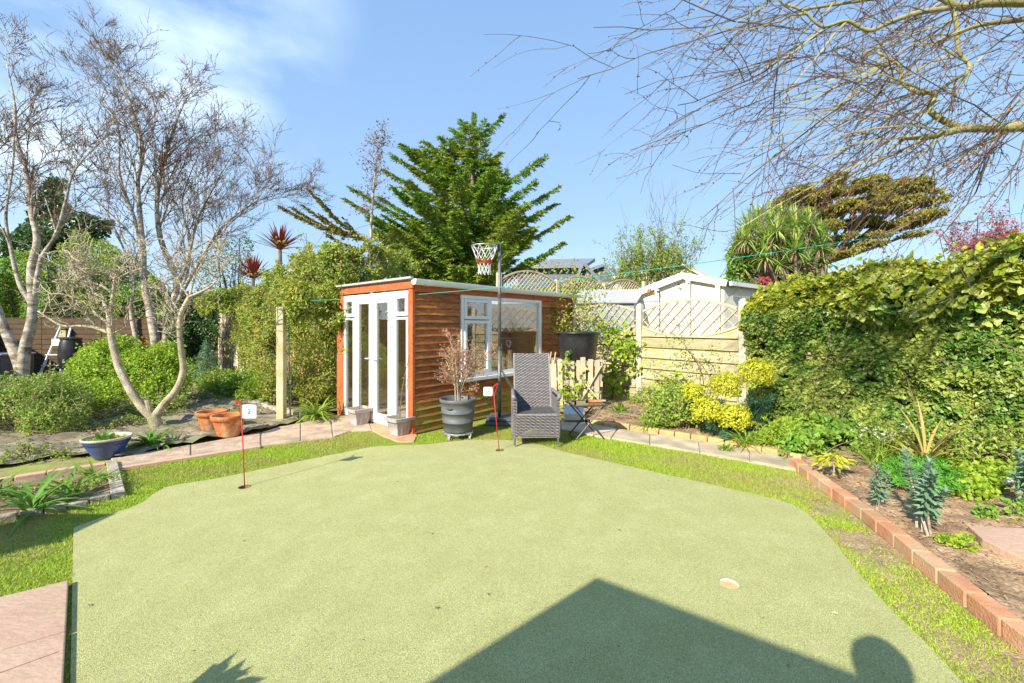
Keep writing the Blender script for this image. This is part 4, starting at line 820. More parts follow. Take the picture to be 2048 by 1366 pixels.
for (q, dx, hh, lab) in ((fa, .02, 1.5, 'thin climbing stem with small leaves in the left fluted pot'), (fb, .16, 1.0, 'thin leaning sapling in the right fluted pot')):
    t = thing('sapling', lab, 'plant', (q[0], q[1] + .05, .24)); pts = catmull([(0, 0, -.02), (dx * .2, .0, hh * .35), (dx * .55, .03, hh * .7), (dx, .02, hh)], 5)
    MB().tube(pts, np.linspace(.007, .003, len(pts)), 5).build('stem', M['bark_d'], t, local=True); n = 70 if dx < .1 else 30
    pp = pts[rng.integers(3, len(pts), n)] + rng.normal(size=(n, 3)) * [.02, .02, .05]; MB().leaves(pp, rdir(n), rdir(n) + [0, -1, .5], .025, .014).build('leaves', M['climber'], t, local=True, kind='stuff')

tp = [(.001, 0), (.115, 0), (.125, .02), (.175, .20), (.178, .215), (.195, .218), (.203, .27), (.198, .278), (.178, .276), (.172, .26), (.12, .03), (.001, .03)]
for (px, py, s_, lab) in ((412, 868, 1.0, 'terracotta pot standing behind, left of its twin'), (446, 881, 1.08, 'terracotta pot in front with stained rim beside the flag')):
    g0 = G(px, py); pot('terracotta_pot', lab, (g0[0], g0[1] + .12, .03), [(r * s_, z_ * s_) for r, z_ in tp], M['terra'], 32, group='terracotta pots on the membrane')
g0 = G(200, 926); s_ = .84
bp_ = pot('blue_bowl', 'wide blue glazed bowl planter with a green sprout', (g0[0] - .06, g0[1] + .15, .02), [(.001, 0), (.11, 0), (.12, .015), (.15, .07), (.19, .15), (.196, .17), (.206, .173), (.215, .215)], M['blueg'], 36, .20, .20, rimprof=[(.215, .215), (.228, .22), (.232, .237), (.22, .245), (.207, .237), (.20, .195)], rimm=M['rim'])
t = thing('bulb_plant', 'fleshy green sprout growing in the blue bowl', 'plant', (g0[0] - .06, g0[1] + .15, .21))
for k in range(7): MB().strap((rnd(-.06, .06), rnd(-.06, .06), 0), rnd(0, 6.28), rnd(.10, .17), .045, 1.3, .5).build('leaf', M['strap'], t, local=True)
n = 500; rr = .185 * np.sqrt(rnd(0, 1, n)); aa = rnd(0, 6.28, n); MB().leaves(np.column_stack([rr * np.cos(aa), rr * np.sin(aa), rnd(.0, .03, n)]), rdir(n) + [0, 0, .6], rdir(n) + [0, 0, 1], .022, .014).build('weeds', M['lime_shrub'], t, local=True, kind='stuff')

# black tub on the pallet stack
ps = thing('pallet_stand', 'rough stand of old pallet boards under the black tub', 'pallet stand', (1.02, 7.75, .05), R(-12))
X0, X1 = -.5, .60
k = 0
for x in np.arange(X0, X1 - .05, .105):
    hh = .88 + rnd(-.05, .06); MB().box(x, x + .088, -.02, .0, 0.02 + rnd(0, .03), hh, Matrix.Rotation(R(rnd(-1.5, 1.5)), 4, 'Y')).build('plank', M['pallet'], ps, local=True, bevel=.003)
for y in (0.02, .58):
    for z_ in (.06, .42, .78): MB().box(X0, X1, y, y + .03, z_, z_ + .09).build('rail', M['pallet'], ps, local=True, bevel=.003)
for x in np.arange(X0, X1 - .05, .14): MB().box(x, x + .12, .0, .6, .862, .88).build('deck_board', M['pallet'], ps, local=True, bevel=.003)
MB().bar((X1 - .36, -.035, .2), (X1 - .02, -.035, .80), .02, .07, up=(0, 1, 0)).bar((X1 - .36, -.056, .55), (X1 - .02, -.056, .15), .02, .07, up=(0, 1, 0)).build('diagonal_brace', M['pallet'], ps, local=True)
for x in (X0 + .02, X0 + .1, X0 + .16, X0 + .24): MB().bar((x, -.03, .84), (x + .03, -.03, 1.02 + rnd(-.02, .03)), .02, .05, up=(0, 1, 0)).build('plank', M['pallet'], ps, local=True)
for x in (X0, X1 - .06): MB().box(x, x + .06, .25, .31, 0, .86).build('upright', M['pallet'], ps, local=True)
tb = P(1156, 716, 8.0)
tub = pot('black_tub', 'large round black plastic tub standing on the pallet boards', (tb[0], 8.02, .90), [(.001, 0), (.30, 0), (.32, .02), (.375, .42), (.38, .50), (.40, .505), (.405, .535), (.385, .54), (.37, .50), (.33, .1), (.001, .08)], M['black'], 40, .44, .36, cat='tub')
for a in (30, 200): MB().tube([(.39 * math.cos(R(a - 12)), .39 * math.sin(R(a - 12)), .52), (.44 * math.cos(R(a)), .44 * math.sin(R(a)), .53), (.39 * math.cos(R(a + 12)), .39 * math.sin(R(a + 12)), .52)], .012, 6).build('handle', M['black'], tub, local=True)

# rattan armchair
ch = thing('rattan_armchair', 'high-backed dark grey rattan garden armchair facing the camera', 'chair', (.30, 5.72, 0.02), R(3))
def weave(mb_h, mb_v, orig, ux, uz, w, h, nn, cw=.030, rh=.0185, clip=None):
    """woven skin: flat strands passing over and under"""
    orig, ux, uz = (np.array(a, float) for a in (orig, ux, uz)); nn = np.array(nn, float); nr = int(h / rh); ncol = int(w / cw)
    for r_ in range(nr):
        z = (r_ + .5) * h / nr; pts = []
        for c_ in range(ncol * 2 + 1):
            x = c_ * w / (ncol * 2); b = (1 if ((c_ // 1 + r_ * 2) % 4 in (1,)) else (-1 if ((c_ + r_ * 2) % 4 in (3,)) else 0)); pts.append(orig + ux * x + uz * z + nn * (.0065 * b + .007))
        if clip:
            pts = [p for p, c_ in zip(pts, range(ncol * 2 + 1)) if clip(c_ * w / (ncol * 2), z)]
            if len(pts) < 2: continue
        V = []
        for p in pts: V += [p - uz * rh * .30, p + uz * rh * .30]
        mb_h.raw(V, np.array([[2 * i, 2 * i + 2, 2 * i + 3, 2 * i + 1] for i in range(len(pts) - 1)]))
def solid(poly_fn): pass
# backrest leaning back: bottom at z .42 y .18, top z 1.13 y .42
bz0, bz1, by0, by1 = .40, 1.135, .20, .43; bu = nrm(np.array([0, by1 - by0, bz1 - bz0])); bl_ = np.linalg.norm([by1 - by0, bz1 - bz0]); bn = np.cross([1, 0, 0], bu); bn = bn if bn[1] < 0 else -bn
mb = MB(); mb.bar((-.0, by0 + .018, bz0) + 0 * bu, (0, by1 + .018, bz1), .50, .022, up=(1, 0, 0)) if False else mb.raw([(x, y + dy, z_) for x in (-.25, .25) for (y, z_) in ((by0, bz0), (by1, bz1)) for dy in (.004, .03)], np.array([(0, 1, 3, 2), (4, 6, 7, 5), (0, 4, 5, 1), (2, 3, 7, 6), (0, 2, 6, 4), (1, 5, 7, 3)]))
mb.build('back_panel', M['rattan_d'], ch, local=True)
wv = MB(); weave(wv, None, (-.25, by0, bz0), (1, 0, 0), bu, .50, bl_, bn); wv.build('backrest', M['rattan'], ch, local=True)
MB().tube([(-.25, by0, bz0), (-.25, by1, bz1), (.25, by1, bz1), (.25, by0, bz0)], .013, 8).build('back_frame', M['rattan'], ch, local=True)
MB().box(-.27, .27, -.24, .22, .385, .41).build('seat_panel', M['rattan_d'], ch, local=True)
wv = MB(); weave(wv, None, (-.27, -.24, .412), (1, 0, 0), np.array([0, 1., 0]), .54, .46, (0, 0, 1)); wv.tube([(-.27, -.245, .40), (.27, -.245, .40)], .014, 8).build('seat', M['rattan'], ch, local=True)
arch = lambda x, z: z > .02 + .115 * max(0, 1 - ((x - .29) / .26) ** 2)
wv = MB(); weave(wv, None, (-.29, -.262, .09), (1, 0, 0), np.array([0, 0, 1.]), .58, .31, (0, -1, 0), clip=arch); wv.build('front_apron', M['rattan'], ch, local=True)
xs = np.linspace(-.29, .29, 17); V = []
for x in xs: V += [(x, -.256, .09 + .02 + .115 * max(0, 1 - (x / .26) ** 2)), (x, -.256, .40), (x, -.24, .09 + .02 + .115 * max(0, 1 - (x / .26) ** 2)), (x, -.24, .40)]
MB().raw(V, np.array([[4 * i + a, 4 * i + 4 + a, 4 * i + 4 + b, 4 * i + b] for i in range(16) for a, b in ((0, 1), (3, 2), (2, 0), (1, 3))])).build('apron_panel', M['rattan_d'], ch, local=True)
for sx in (-1, 1):
    x = sx * .275
    sd = MB().box(x - .012, x + .012, -.24, .24, .12, .62); sd.build('side_panel', M['rattan_d'], ch, local=True)
    wv = MB(); weave(wv, None, (x + sx * .013, -.25, .12), (0, 1, 0), np.array([0, 0, 1.]), .5, .50, (sx, 0, 0)); weave(wv, None, (x - sx * .013, -.25, .12), (0, 1, 0), np.array([0, 0, 1.]), .5, .50, (-sx, 0, 0)); weave(wv, None, (x - .025, -.253, .12), (1, 0, 0), np.array([0, 0, 1.]), .05, .50, (0, -1, 0)); wv.build('side', M['rattan'], ch, local=True)
    MB().tube(catmull([(x, -.24, .60), (x + sx * .02, -.27, .635), (x + sx * .015, -.1, .65), (x, .25, .645)], 5), .026, 8).build('armrest', M['rattan'], ch, local=True, smooth=True)
    for y in (-.245, .24): MB().tube([(x + sx * .003, y, .14), (x + sx * .006, y, .012)], .014, 8).lathe([(.017, 0), (.017, .012), (.0, .013)], (x + sx * .006, y, -.018), 8).build('leg', M['steel'], ch, local=True)

# folding side table with glass top
tt = thing('side_table', 'small folding side table with glass top and crossed dark legs', 'side table', (1.03, 5.98, .0), R(10))
MB().tube([(-.23, -.2, .475), (.23, -.2, .475), (.23, .2, .475), (-.23, .2, .475), (-.23, -.2, .475)], .012, 8, cap=False).build('top_frame', M['tblack'], tt, local=True)
MB().box(-.22, .22, -.19, .19, .474, .481).build('table_top', glassmat('smoked_glass', (.42, .40, .36)), tt, local=True)
for y in (-.17, .17):
    MB().tube([(-.2, y, .46), (.2, y * .98, .01)], .010, 8).build('leg', M['tblack'], tt, local=True); MB().tube([(.2, y * .9, .46), (-.2, y * .88, .01)], .010, 8).build('leg', M['tblack'], tt, local=True)
for x in (-.2, .2): MB().tube([(x, -.17, .02), (x, .17, .02)], .008, 8).build('foot_bar', M['tblack'], tt, local=True)
one(MB().box(-.09, .09, -.035, .035, .483, .512).tube([(.07, 0, .5), (.15, 0, .5)], .015, 8), 'trowel_handle', M['terra'], 'orange block lying at the right edge of the glass side table', 'tool', loc=(1.17, 6.05, 0), bevel=.008)

# clothes line, line prop, concrete post
cp = G(563, 842); post(cp[0], cp[1], 0, 1.86, .115, 'mossy concrete post standing alone before the climber', M['mossconcrete'], d=np.array([1, 0]), cap=False)
lp = G(581, 838); t = thing('line_prop', 'slim blue-green clothes prop pole beside the concrete post', 'clothes prop', (lp[0], lp[1], 0))
MB().tube([(0, 0, 0), (-.02, 0, 1.0)], .012, 8).build('lower_tube', mat('blue_grey_paint', (.12, .20, .26), (.2, .28, .32), 20, .5), t, local=True); MB().tube([(-.02, 0, 1.0), (-.03, 0, 1.96)], .009, 8).build('upper_tube', M['line'], t, local=True)
for z_ in (.98, .62): MB().tube([(-.015, 0, z_ - .03), (-.015, 0, z_ + .03)], .016, 8).build('clamp', M['concrete'], t, local=True)
a = np.array([lp[0] - .03, lp[1], 1.965]); b = P(2110, 414, 3.6); pts = np.array([a + (b - a) * f - [0, 0, .16 * 4 * f * (1 - f)] for f in np.linspace(0, 1, 40)])
one(MB().tube(pts, .0035, 6), 'clothes_line', M['line'], 'thin turquoise washing line strung across the garden', 'clothes line')
pts2 = pts + np.array([.0, .0, -.05]) * np.sin(np.linspace(0, math.pi, 40))[:, None]

# far left corner things
sl = P(90, 720, 12.3); t = thing('stepladder', 'white folded stepladder leaning against the dark back fence', 'stepladder', (sl[0], sl[1] + .3, .05))
for x0, x1 in ((-.30, -.17), (.30, .13)): MB().bar((x0 + .05, -.25, 0), (x1, .3, 1.5), .035, .05).build('rail', M['whitep'], t, local=True)
MB().bar((-.17, .3, 1.5), (.13, .3, 1.5), .035, .05).build('top_bar', M['whitep'], t, local=True)
for z_ in (.35, .65): f = z_ / 1.5; MB().box(-.24, .26, -.32 + .55 * f, -.16 + .55 * f, z_, z_ + .02).build('step', M['whitep'], t, local=True)
MB().box(-.20, .20, .06, .10, .92, 1.12).build('platform', M['whitep'], t, local=True)
q = P(118, 668, 13.2); t = thing('bird_box', 'small yellow-brown nest box fixed to the back fence', 'bird box', (q[0], 13.38, q[2] - .1))
MB().box(-.12, .12, -.1, .06, 0, .24).build('box', M['fence_y'], t, local=True, bevel=.006); MB().box(-.14, .14, -.14, .08, .243, .27).build('lid', M['fence_d'], t, local=True); MB().tube([(0, -.105, .15), (0, -.09, .15)], .02, 12).build('entrance_hole', M['ink'], t, local=True)
q = P(142, 740, 12.6); t = thing('water_butt', 'round black plastic water butt by the back fence', 'water butt', (q[0], q[1], .3))
MB().lathe([(.001, 0), (.22, 0), (.27, .2), (.28, .45), (.25, .75), (.22, .85)], k=28).build('body', M['black'], t, local=True, smooth=True); MB().lathe([(.24, .85), (.24, .89), (.1, .93), (.001, .93)], k=28).build('lid', M['black'], t, local=True)
MB().lathe([(.26, -.3), (.22, 0)], k=20).build('stand', M['tblack'], t, local=True)
q = P(18, 745, 11.8); t = thing('compost_bin', 'dark grey rectangular bin at the far left edge', 'bin', (q[0] - .2, q[1], 0.03))
MB().box(-.55, .45, -.4, .4, 0, .72).build('body', M['steel'], t, local=True, bevel=.02); MB().box(-.58, .48, -.43, .43, .722, .78).build('lid', M['lgrey'], t, local=True, bevel=.02)
q = P(288, 686, 12.8); one(MB().tube([(0, 0, 0), (0, 0, .5)], .045, 10).lathe([(.06, .5), (.06, .56), (.001, .6)], k=10), 'red_post', M['red'], 'short red marker post in the shade of the birch trunks', 'post', loc=(q[0], q[1], q[2] - .4))
q = P(1148, 826, 6.9); one(MB().prism([(-.16, -.1), (.16, -.1), (.16, .1), (-.16, .1)], 0, .10).raw([(-.16, -.1, .10), (.16, -.1, .10), (.16, .1, .2), (-.16, .1, .2)], np.array([[0, 1, 2, 3]])), 'metal_cowl', M['silver'], 'dull grey metal wedge on the soil by the side table', 'metal wedge', loc=(q[0], q[1], .06))
q = G(1990, 972, .1); V = [(x + .02 * math.sin(y * 30), y, .02 + .05 * abs(math.sin(x * 14 + y * 9))) for x in np.linspace(-.16, .16, 9) for y in np.linspace(-.06, .06, 4)]
one(MB().raw(V, np.array([[4 * i + j, 4 * i + 4 + j, 4 * i + 5 + j, 4 * i + 1 + j] for i in range(8) for j in range(3)])), 'plastic_bag', M['whitep'], 'crumpled white plastic scrap lying in the right bed', 'plastic scrap', loc=(q[0], q[1], .11))
# wire basket hung on the fence post
q = P(1305, 600, 8.75); t = thing('hanging_basket', 'rusty wire hanging basket frame hooked on the fence top', 'hanging basket', (q[0], q[1], q[2]))
for r_, z_ in ((.17, .22), (.15, .10), (.13, -.03)): MB().tube([(r_ * math.cos(a), r_ * .6 * math.sin(a), z_) for a in np.linspace(0, 6.28, 17)], .004, 4, cap=False).build('hoop', M['bark_d'], t, local=True)
for k in range(6): a = k * 1.047; MB().tube([(.17 * math.cos(a), .1 * math.sin(a), .22), (.13 * math.cos(a), .08 * math.sin(a), -.03)], .003, 4).build('wire', M['bark_d'], t, local=True)
MB().lathe([(.03, 0), (.05, .04), (.03, .09), (0.001, .1)], (-.06, 0, .14), 8).build('clay_ornament', M['terra'], t, local=True)

# the photographer, just out of frame: only the shadow of the head reaches the green
ph = thing('person', 'person standing behind the viewer in dark clothes with short hair', 'person', (.07, -.19, 0))
ph.scale = (1.05, 1.05, 1.05)
def skin(name, verts, edges, rad, m, root=0, lv=2):
    me = bpy.data.meshes.new(name); me.from_pydata(verts, edges, []); me.materials.append(m); o = bpy.data.objects.new(name, me); COL.objects.link(o); o.parent = ph
    s = o.modifiers.new('skin', 'SKIN'); s.use_smooth_shade = True
    for i, v in enumerate(me.skin_vertices[0].data): v.radius = rad[i] if isinstance(rad[i], tuple) else (rad[i], rad[i]); v.use_root = i == root
    u = o.modifiers.new('sub', 'SUBSURF'); u.levels = lv; u.render_levels = lv; WLOC[o.name] = Vector((0, 0, 0)); return o
V = [(0, 0, .95), (0, 0, 1.15), (0, 0, 1.38), (0, 0, 1.48), (0, .01, 1.56), (0, .01, 1.66), (0, .01, 1.76), (-.19, 0, 1.42), (-.25, 0, 1.15), (-.25, .1, .92), (-.25, .13, .84), (.19, 0, 1.42), (.25, 0, 1.15), (.25, .1, .92), (.25, .13, .84), (-.09, 0, .9), (-.11, .0, .5), (-.11, -.03, .09), (-.11, .14, .04), (.09, 0, .9), (.11, 0, .5), (.11, -.03, .09), (.11, .14, .04)]
Ed = [(0, 1), (1, 2), (2, 3), (3, 4), (4, 5), (5, 6), (2, 7), (7, 8), (8, 9), (9, 10), (2, 11), (11, 12), (12, 13), (13, 14), (0, 15), (15, 16), (16, 17), (17, 18), (0, 19), (19, 20), (20, 21), (21, 22)]
Rd = [(.15, .11), (.14, .10), (.16, .11), .055, .085, .095, .07, .055, .045, .035, .03, .055, .045, .035, .03, .09, .06, .045, .035, .09, .06, .045, .035]
skin('body', V, Ed, Rd, mat('navy_cloth', (.03, .035, .06), None, rough=.9))
for sx in (-1, 1):
    for k in range(5):
        x = sx * (.25 - .03 + .017 * k) if k < 4 else sx * .20; l = (.07, .08, .075, .06, .05)[k]
        skin('finger', [(x, .135, .85), (x, .145, .80), (x, .135, .80 - l)], [(0, 1), (1, 2)], [.010, .009, .007], mat('skin_tone', (.5, .32, .24), None, rough=.6) if 'skin_tone' not in bpy.data.materials else bpy.data.materials['skin_tone'], lv=1)
MB().lathe([(.001, .115), (.06, .10), (.10, .05), (.108, 0), (.10, -.05), (.085, -.08)], (0, 0, 1.70), 20).build('hair', M['bark_d'], ph, local=True, smooth=True)

# ------------------------------------------------------------ vegetation
def px_cloud(poly, n, Yf, bulge=.4, thick=.25, edge=10, seed=0., fs=.018):
    """points through a bank of foliage that stands at depth Yf(px, py)"""
    a = np.asarray(poly, float); p = rng.uniform(a.min(0) - edge, a.max(0) + edge, (int(n * 1.6), 2)); q = p + np.array([[noise.noise(Vector((x * .05, y * .05, seed))), noise.noise(Vector((x * .05, y * .05, seed + 7)))] for x, y in p]) * edge
    p = p[inside(q, a)][:n]; lump = np.array([noise.noise(Vector((x * fs, y * fs, seed + 3))) for x, y in p]); Y = np.array([Yf(x, y) for x, y in p]) - bulge * (.5 + lump) + rng.exponential(thick, len(p)) * .8
    return np.stack([P(x, y, max(.5, yy)) for (x, y), yy in zip(p, Y)])
def leafcloud(mb, pts, L, W, up=.5, out=(0, -.7, 0), tmpl='d', droop=-.2):
    n = len(pts); N_ = rdir(n) * .75 + np.array(out) + [0, 0, up]; A = rdir(n) + [0, 0, droop]; return mb.leaves(pts, A, N_, rnd(*L, n), rnd(*W, n), tmpl)
def ell(c, r, n, shell=.55):
    d = rdir(n); k = rnd(shell ** 3, 1, n) ** (1 / 3); return np.array(c) + d * np.array(r) * k[:, None], d
def shrub(name, label, cat, base, clumps, n, m, L, W, stems=18, stemm='bark_d', tmpl='d', group=None, kind_parts=True):
    """clumps: (dx, dy, z, rx, ry, rz) in metres about the base"""
    t = thing(name, label, cat, (base[0], base[1], 0), group=group); vol = np.array([c[3] * c[4] + c[4] * c[5] + c[3] * c[5] for c in clumps]); vol = vol / vol.sum(); mb = MB(); sm = MB()
    for c, v in zip(clumps, vol):
        p, d = ell(c[:3], c[3:], int(n * v), .45); keep = np.array([noise.noise(Vector(q * (1.6 / max(.25, c[3])))) for q in p]) > -.22; p, d = p[keep], d[keep]; p[:, 2] = np.maximum(p[:, 2], .02); k = len(p)
        mb.leaves(p, nrm(rdir(k) + d * .6 + [0, 0, .1]), rdir(k) * .8 + d + [0, 0, .5], rnd(*L, k), rnd(*W, k), tmpl)
        for j in range(max(2, int(stems * v))):
            dd = rdir(1)[0]; e = np.array(c[:3]) + dd * np.array(c[3:]) * rnd(.7, 1.12); e[2] = max(e[2], .1); s0 = np.array([rnd(-.1, .1), rnd(-.1, .1), 0]); sm.tube(catmull([s0, s0 + (e - s0) * [.35, .35, .6], e], 3), np.linspace(.010, .003, 7), 4, cap=False)
    big = sum(c[3] for c in clumps) / len(clumps)
    for c, v in zip(clumps, vol):
        for j in range(int(max(3, stems * v * 1.6))):
            dd = rdir(1)[0]; dd[2] = abs(dd[2]); e = np.array(c[:3]) + dd * np.array(c[3:]) * rnd(1.0, 1.38) + [0, 0, c[5] * rnd(0, .25)]; s0 = np.array(c[:3]) + dd * np.array(c[3:]) * .5; pth_ = catmull([s0, (s0 + e) / 2 + rng.normal(size=3) * .03, e], 3)
            sm.tube(pth_, np.linspace(.006, .002, len(pth_)), 3, cap=False); q = pth_[rng.integers(2, len(pth_), 14)] + rng.normal(size=(14, 3)) * min(.03, big * .06); q[:, 2] = np.maximum(q[:, 2], .02); mb.leaves(q, rdir(14) + dd * .5, rdir(14) + [0, 0, .8], rnd(*L, 14), rnd(*W, 14), tmpl)
    mb.build('foliage', M[m], t, local=True, kind='stuff'); sm.build('stems', M[stemm], t, local=True, kind='stuff'); return t
def leafobj(parent, mesh, p, A, N_, s, m=None, name='leaf'):
    """one pickable leaf sharing its mesh with the others"""
    A = nrm(A); B = nrm(np.cross(N_, A)); C_ = np.cross(A, B); o = bpy.data.objects.new(name, mesh); COL.objects.link(o); o.parent = parent
    mt = Matrix(((A[0], B[0], C_[0], p[0]), (A[1], B[1], C_[1], p[1]), (A[2], B[2], C_[2], p[2]), (0, 0, 0, 1))); o.matrix_basis = mt @ Matrix.Diagonal((s, s, s, 1)); return o

# ---- ivy hedge over the right fence
hs0, hs1 = 2.25, 7.6
def fp(s, off=0., z=0.): q = FP + FD * s + np.array([-.805, -.593]) * off; return np.array([q[0], q[1], z])
TPX = [(1490, 612), (1540, 588), (1600, 566), (1660, 560), (1700, 552), (1760, 540), (1810, 528), (1860, 540), (1910, 530), (1960, 508), (2048, 482), (2200, 440)]
def s_of_px(px): r = (px - CX) / F; return (r * FP[1] - FP[0]) / (FD[0] - r * FD[1])
TS = [s_of_px(x) for x, y in TPX]; TZ = [H + (HY - y) * (FP[1] + FD[1] * s - .25) / F for s, (x, y) in zip(TS, TPX)]
def htop(s): return float(np.interp(s, TS, TZ)) + .05 * noise.noise(Vector((s * 3, 0, 2)))
hedge = thing('ivy_hedge', 'tall dense ivy covering the right-hand fence, yellow-green along its top', 'hedge', (*fp(4.2)[:2], 0))
n = 92000; S = rnd(hs0, hs1, n); ht = np.array([htop(s) for s in S]); Z = rnd(.03, 1, n) * ht
def hoff(s, z, t):
    v = noise.noise(Vector((s * 1.1, z * 1.3, 5))) * .26 + noise.noise(Vector((s * 3.1, z * 3.3, 8))) * .13 + noise.noise(Vector((s * 8, z * 8, 2))) * .05
    over = .26 * math.exp(-((z / t - .82) / .16) ** 2); hol = .24 * math.exp(-((s - 3.9) / .45) ** 2 - ((z - 1.5) / .16) ** 2)
    return .30 + v + over * .6 - hol - .1 * (z > t - .05) - .5 * max(0, (hs0 + .35 - s))
O = np.array([hoff(s, z, t) for s, z, t in zip(S, Z, ht)]) - rng.exponential(.07, n)
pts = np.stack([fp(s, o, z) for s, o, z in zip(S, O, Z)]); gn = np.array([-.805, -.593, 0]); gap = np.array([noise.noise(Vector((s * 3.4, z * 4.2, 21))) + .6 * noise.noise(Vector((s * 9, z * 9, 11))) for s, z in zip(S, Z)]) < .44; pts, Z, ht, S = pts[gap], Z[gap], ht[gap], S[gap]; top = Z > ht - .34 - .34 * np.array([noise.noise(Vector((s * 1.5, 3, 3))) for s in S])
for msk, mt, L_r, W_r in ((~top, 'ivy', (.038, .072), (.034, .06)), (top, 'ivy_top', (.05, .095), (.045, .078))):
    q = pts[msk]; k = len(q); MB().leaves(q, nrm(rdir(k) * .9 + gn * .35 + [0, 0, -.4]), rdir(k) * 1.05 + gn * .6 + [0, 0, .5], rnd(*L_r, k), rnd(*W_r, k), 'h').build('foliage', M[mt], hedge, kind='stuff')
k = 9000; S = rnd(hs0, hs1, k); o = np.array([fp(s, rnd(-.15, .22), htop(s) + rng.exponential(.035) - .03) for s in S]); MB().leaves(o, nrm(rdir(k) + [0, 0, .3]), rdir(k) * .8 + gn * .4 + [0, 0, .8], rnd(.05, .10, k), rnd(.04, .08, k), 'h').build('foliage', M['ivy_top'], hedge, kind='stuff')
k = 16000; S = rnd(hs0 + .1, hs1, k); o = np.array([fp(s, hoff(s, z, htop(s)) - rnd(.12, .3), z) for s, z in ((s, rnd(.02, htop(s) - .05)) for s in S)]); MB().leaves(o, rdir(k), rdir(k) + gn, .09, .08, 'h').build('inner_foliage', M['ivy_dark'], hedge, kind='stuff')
ivl = MB().leaves([(0, 0, 0)], [(1, 0, 0)], [(0, 0, 1)], 1., 1., 'h')
_T = [(0, 0, .0), (-.12, -.30, .05), (.12, -.52, .06), (.34, -.34, .05), (.60, -.36, .0), (1, 0, -.12), (.60, .36, .0), (.34, .34, .05), (.12, .52, .06), (-.12, .30, .05), (.45, 0, -.02)]
mi = [mkmesh('ivy_leaf', _T, [np.array([[0, 1, 2, 10], [10, 2, 3, 3 if False else 4], [0, 10, 8, 9], [10, 6, 7, 8]]), np.array([[2, 3, 4], [10, 4, 5], [10, 5, 6], [8, 7, 6]])[1:3]], M[mm]) for mm in ('ivy', 'ivy_top')]
for j in range(290):
    s = rnd(3.6, 6.2); t_ = htop(s); z = t_ * (1 - abs(rng.normal()) * .16); z = min(max(z, .35), t_ + .02); up = z > t_ - .5; p = fp(s, hoff(s, z, t_) + .02 + rnd(0, .05), z) - np.array(hedge.location)
    leafobj(hedge, mi[1 if up and rng.random() < .75 else 0], p, nrm(rdir(1)[0] * .6 + gn * .4 + [0, 0, -.6]), rdir(1)[0] * .75 + gn * .7 + [0, 0, .6], rnd(.07, .125))
T = [MB()]
for j in range(9):
    s = rnd(hs0, 6.5); pth_ = [fp(s + a * rnd(-.12, .12), .42 + .1 * noise.noise(Vector((s, a, 1))), .1 + a * rnd(.25, .42)) for a in range(5)]; T[0].tube(catmull(pth_, 4), .005, 4, cap=False)
T[0].build('stems', M['bark_d'], hedge, kind='stuff')

# ---- conifer behind the shed
def conifer(name, label, base, top, tips, r0, m, shoot=.42, leaf=(.09, .16), wd=.034, step=.12, dense=9, tr=.4, cat='tree'):
    t = thing(name, label, cat, base); base = np.array(base, float); top = np.array(top, float); tk = catmull([base, base + (top - base) * [.3, .3, .35], base + (top - base) * [.6, .6, .7], top], 5)
    MB().tube(tk, np.linspace(r0, .03, len(tk)), 8).build('trunk', M['bark_d'], t, smooth=True); br = MB(); LP, LA, LN = [], [], []
    for tip in tips:
        tip = np.array(tip, float); dh = np.linalg.norm((tip - top)[:2]); z = min(max(tip[2] - tr * dh - .15, base[2] + .8), top[2] - .2); f = (z - base[2]) / (top[2] - base[2]); s = base + (top - base) * f; s[2] = z
        mid = s + (tip - s) * [.55, .55, .42]; p = catmull([s, mid, tip], 6); Lb = np.linalg.norm(tip - s); br.tube(p, np.linspace(.012 + .012 * Lb, .005, len(p)), 5, cap=False)
        K = max(4, int(Lb / step))
        for j in range(K):
            f = .22 + .78 * (j + rnd(0, 1)) / K; i = min(int(f * (len(p) - 1)), len(p) - 2); q = p[i] + (p[i + 1] - p[i]) * (f * (len(p) - 1) - i); d = nrm(p[i + 1] - p[i]); sd = nrm(np.cross(d, [0, 0, 1]))
            for sg in (-1, 1):
                sl = shoot * rnd(.5, 1.1) * (1.15 - .75 * f); sdv = nrm(d * .75 + sd * sg * rnd(.5, 1.1) + [0, 0, rnd(-.35, .25)])
                u = (np.arange(dense) + rng.uniform(0, 1, dense)) / dense; pp = q + sdv * (u * sl)[:, None] - np.array([0, 0, 1]) * (u ** 2 * sl * .25)[:, None]; lat = nrm(np.cross(sdv, [0, 0, 1])); sgn = np.where(np.arange(dense) % 2, 1, -1)[:, None]
                LP.append(pp); LA.append(nrm(sdv * .8 + lat * sgn * .55 + rng.normal(size=(dense, 3)) * .25 + [0, 0, -.15])); LN.append(np.array([0, -.45, .8]) + rng.normal(size=(dense, 3)) * .7)
    br.build('branch', M['bark_d'], t, kind='stuff'); LP, LA, LN = map(np.concatenate, (LP, LA, LN)); k = len(LP); MB().leaves(LP, LA, LN, rnd(*leaf, k), wd * rnd(.7, 1.4, k)).build('foliage', M[m], t, kind='stuff'); return t
cY = 14.
ctips = [P(x, y, cY + d) for x, y, d in [(949, 232, 0), (1005, 232, .2), (926, 243, .3), (970, 250, -.3), (910, 262, .3), (804, 289, -.4), (788, 313, .2), (772, 342, .5), (830, 300, 0), (1000, 307, .3), (1012, 345, 0), (1087, 317, -.3), (1116, 375, .2), (1136, 434, 0), (1108, 408, .8), (1125, 486, -.6), (1095, 505, .3), (1045, 530, -.5), (707, 378, .2), (695, 400, -.3), (850, 285, .5), (880, 275, -.2), (740, 440, -.8), (760, 395, .4), (1070, 365, -.4), (1080, 425, -.7), (1060, 470, -1)]]
poly = [(949, 240), (990, 300), (1010, 350), (1050, 390), (1070, 450), (1060, 520), (1000, 570), (820, 570), (740, 520), (750, 440), (780, 370), (810, 300), (900, 275)]
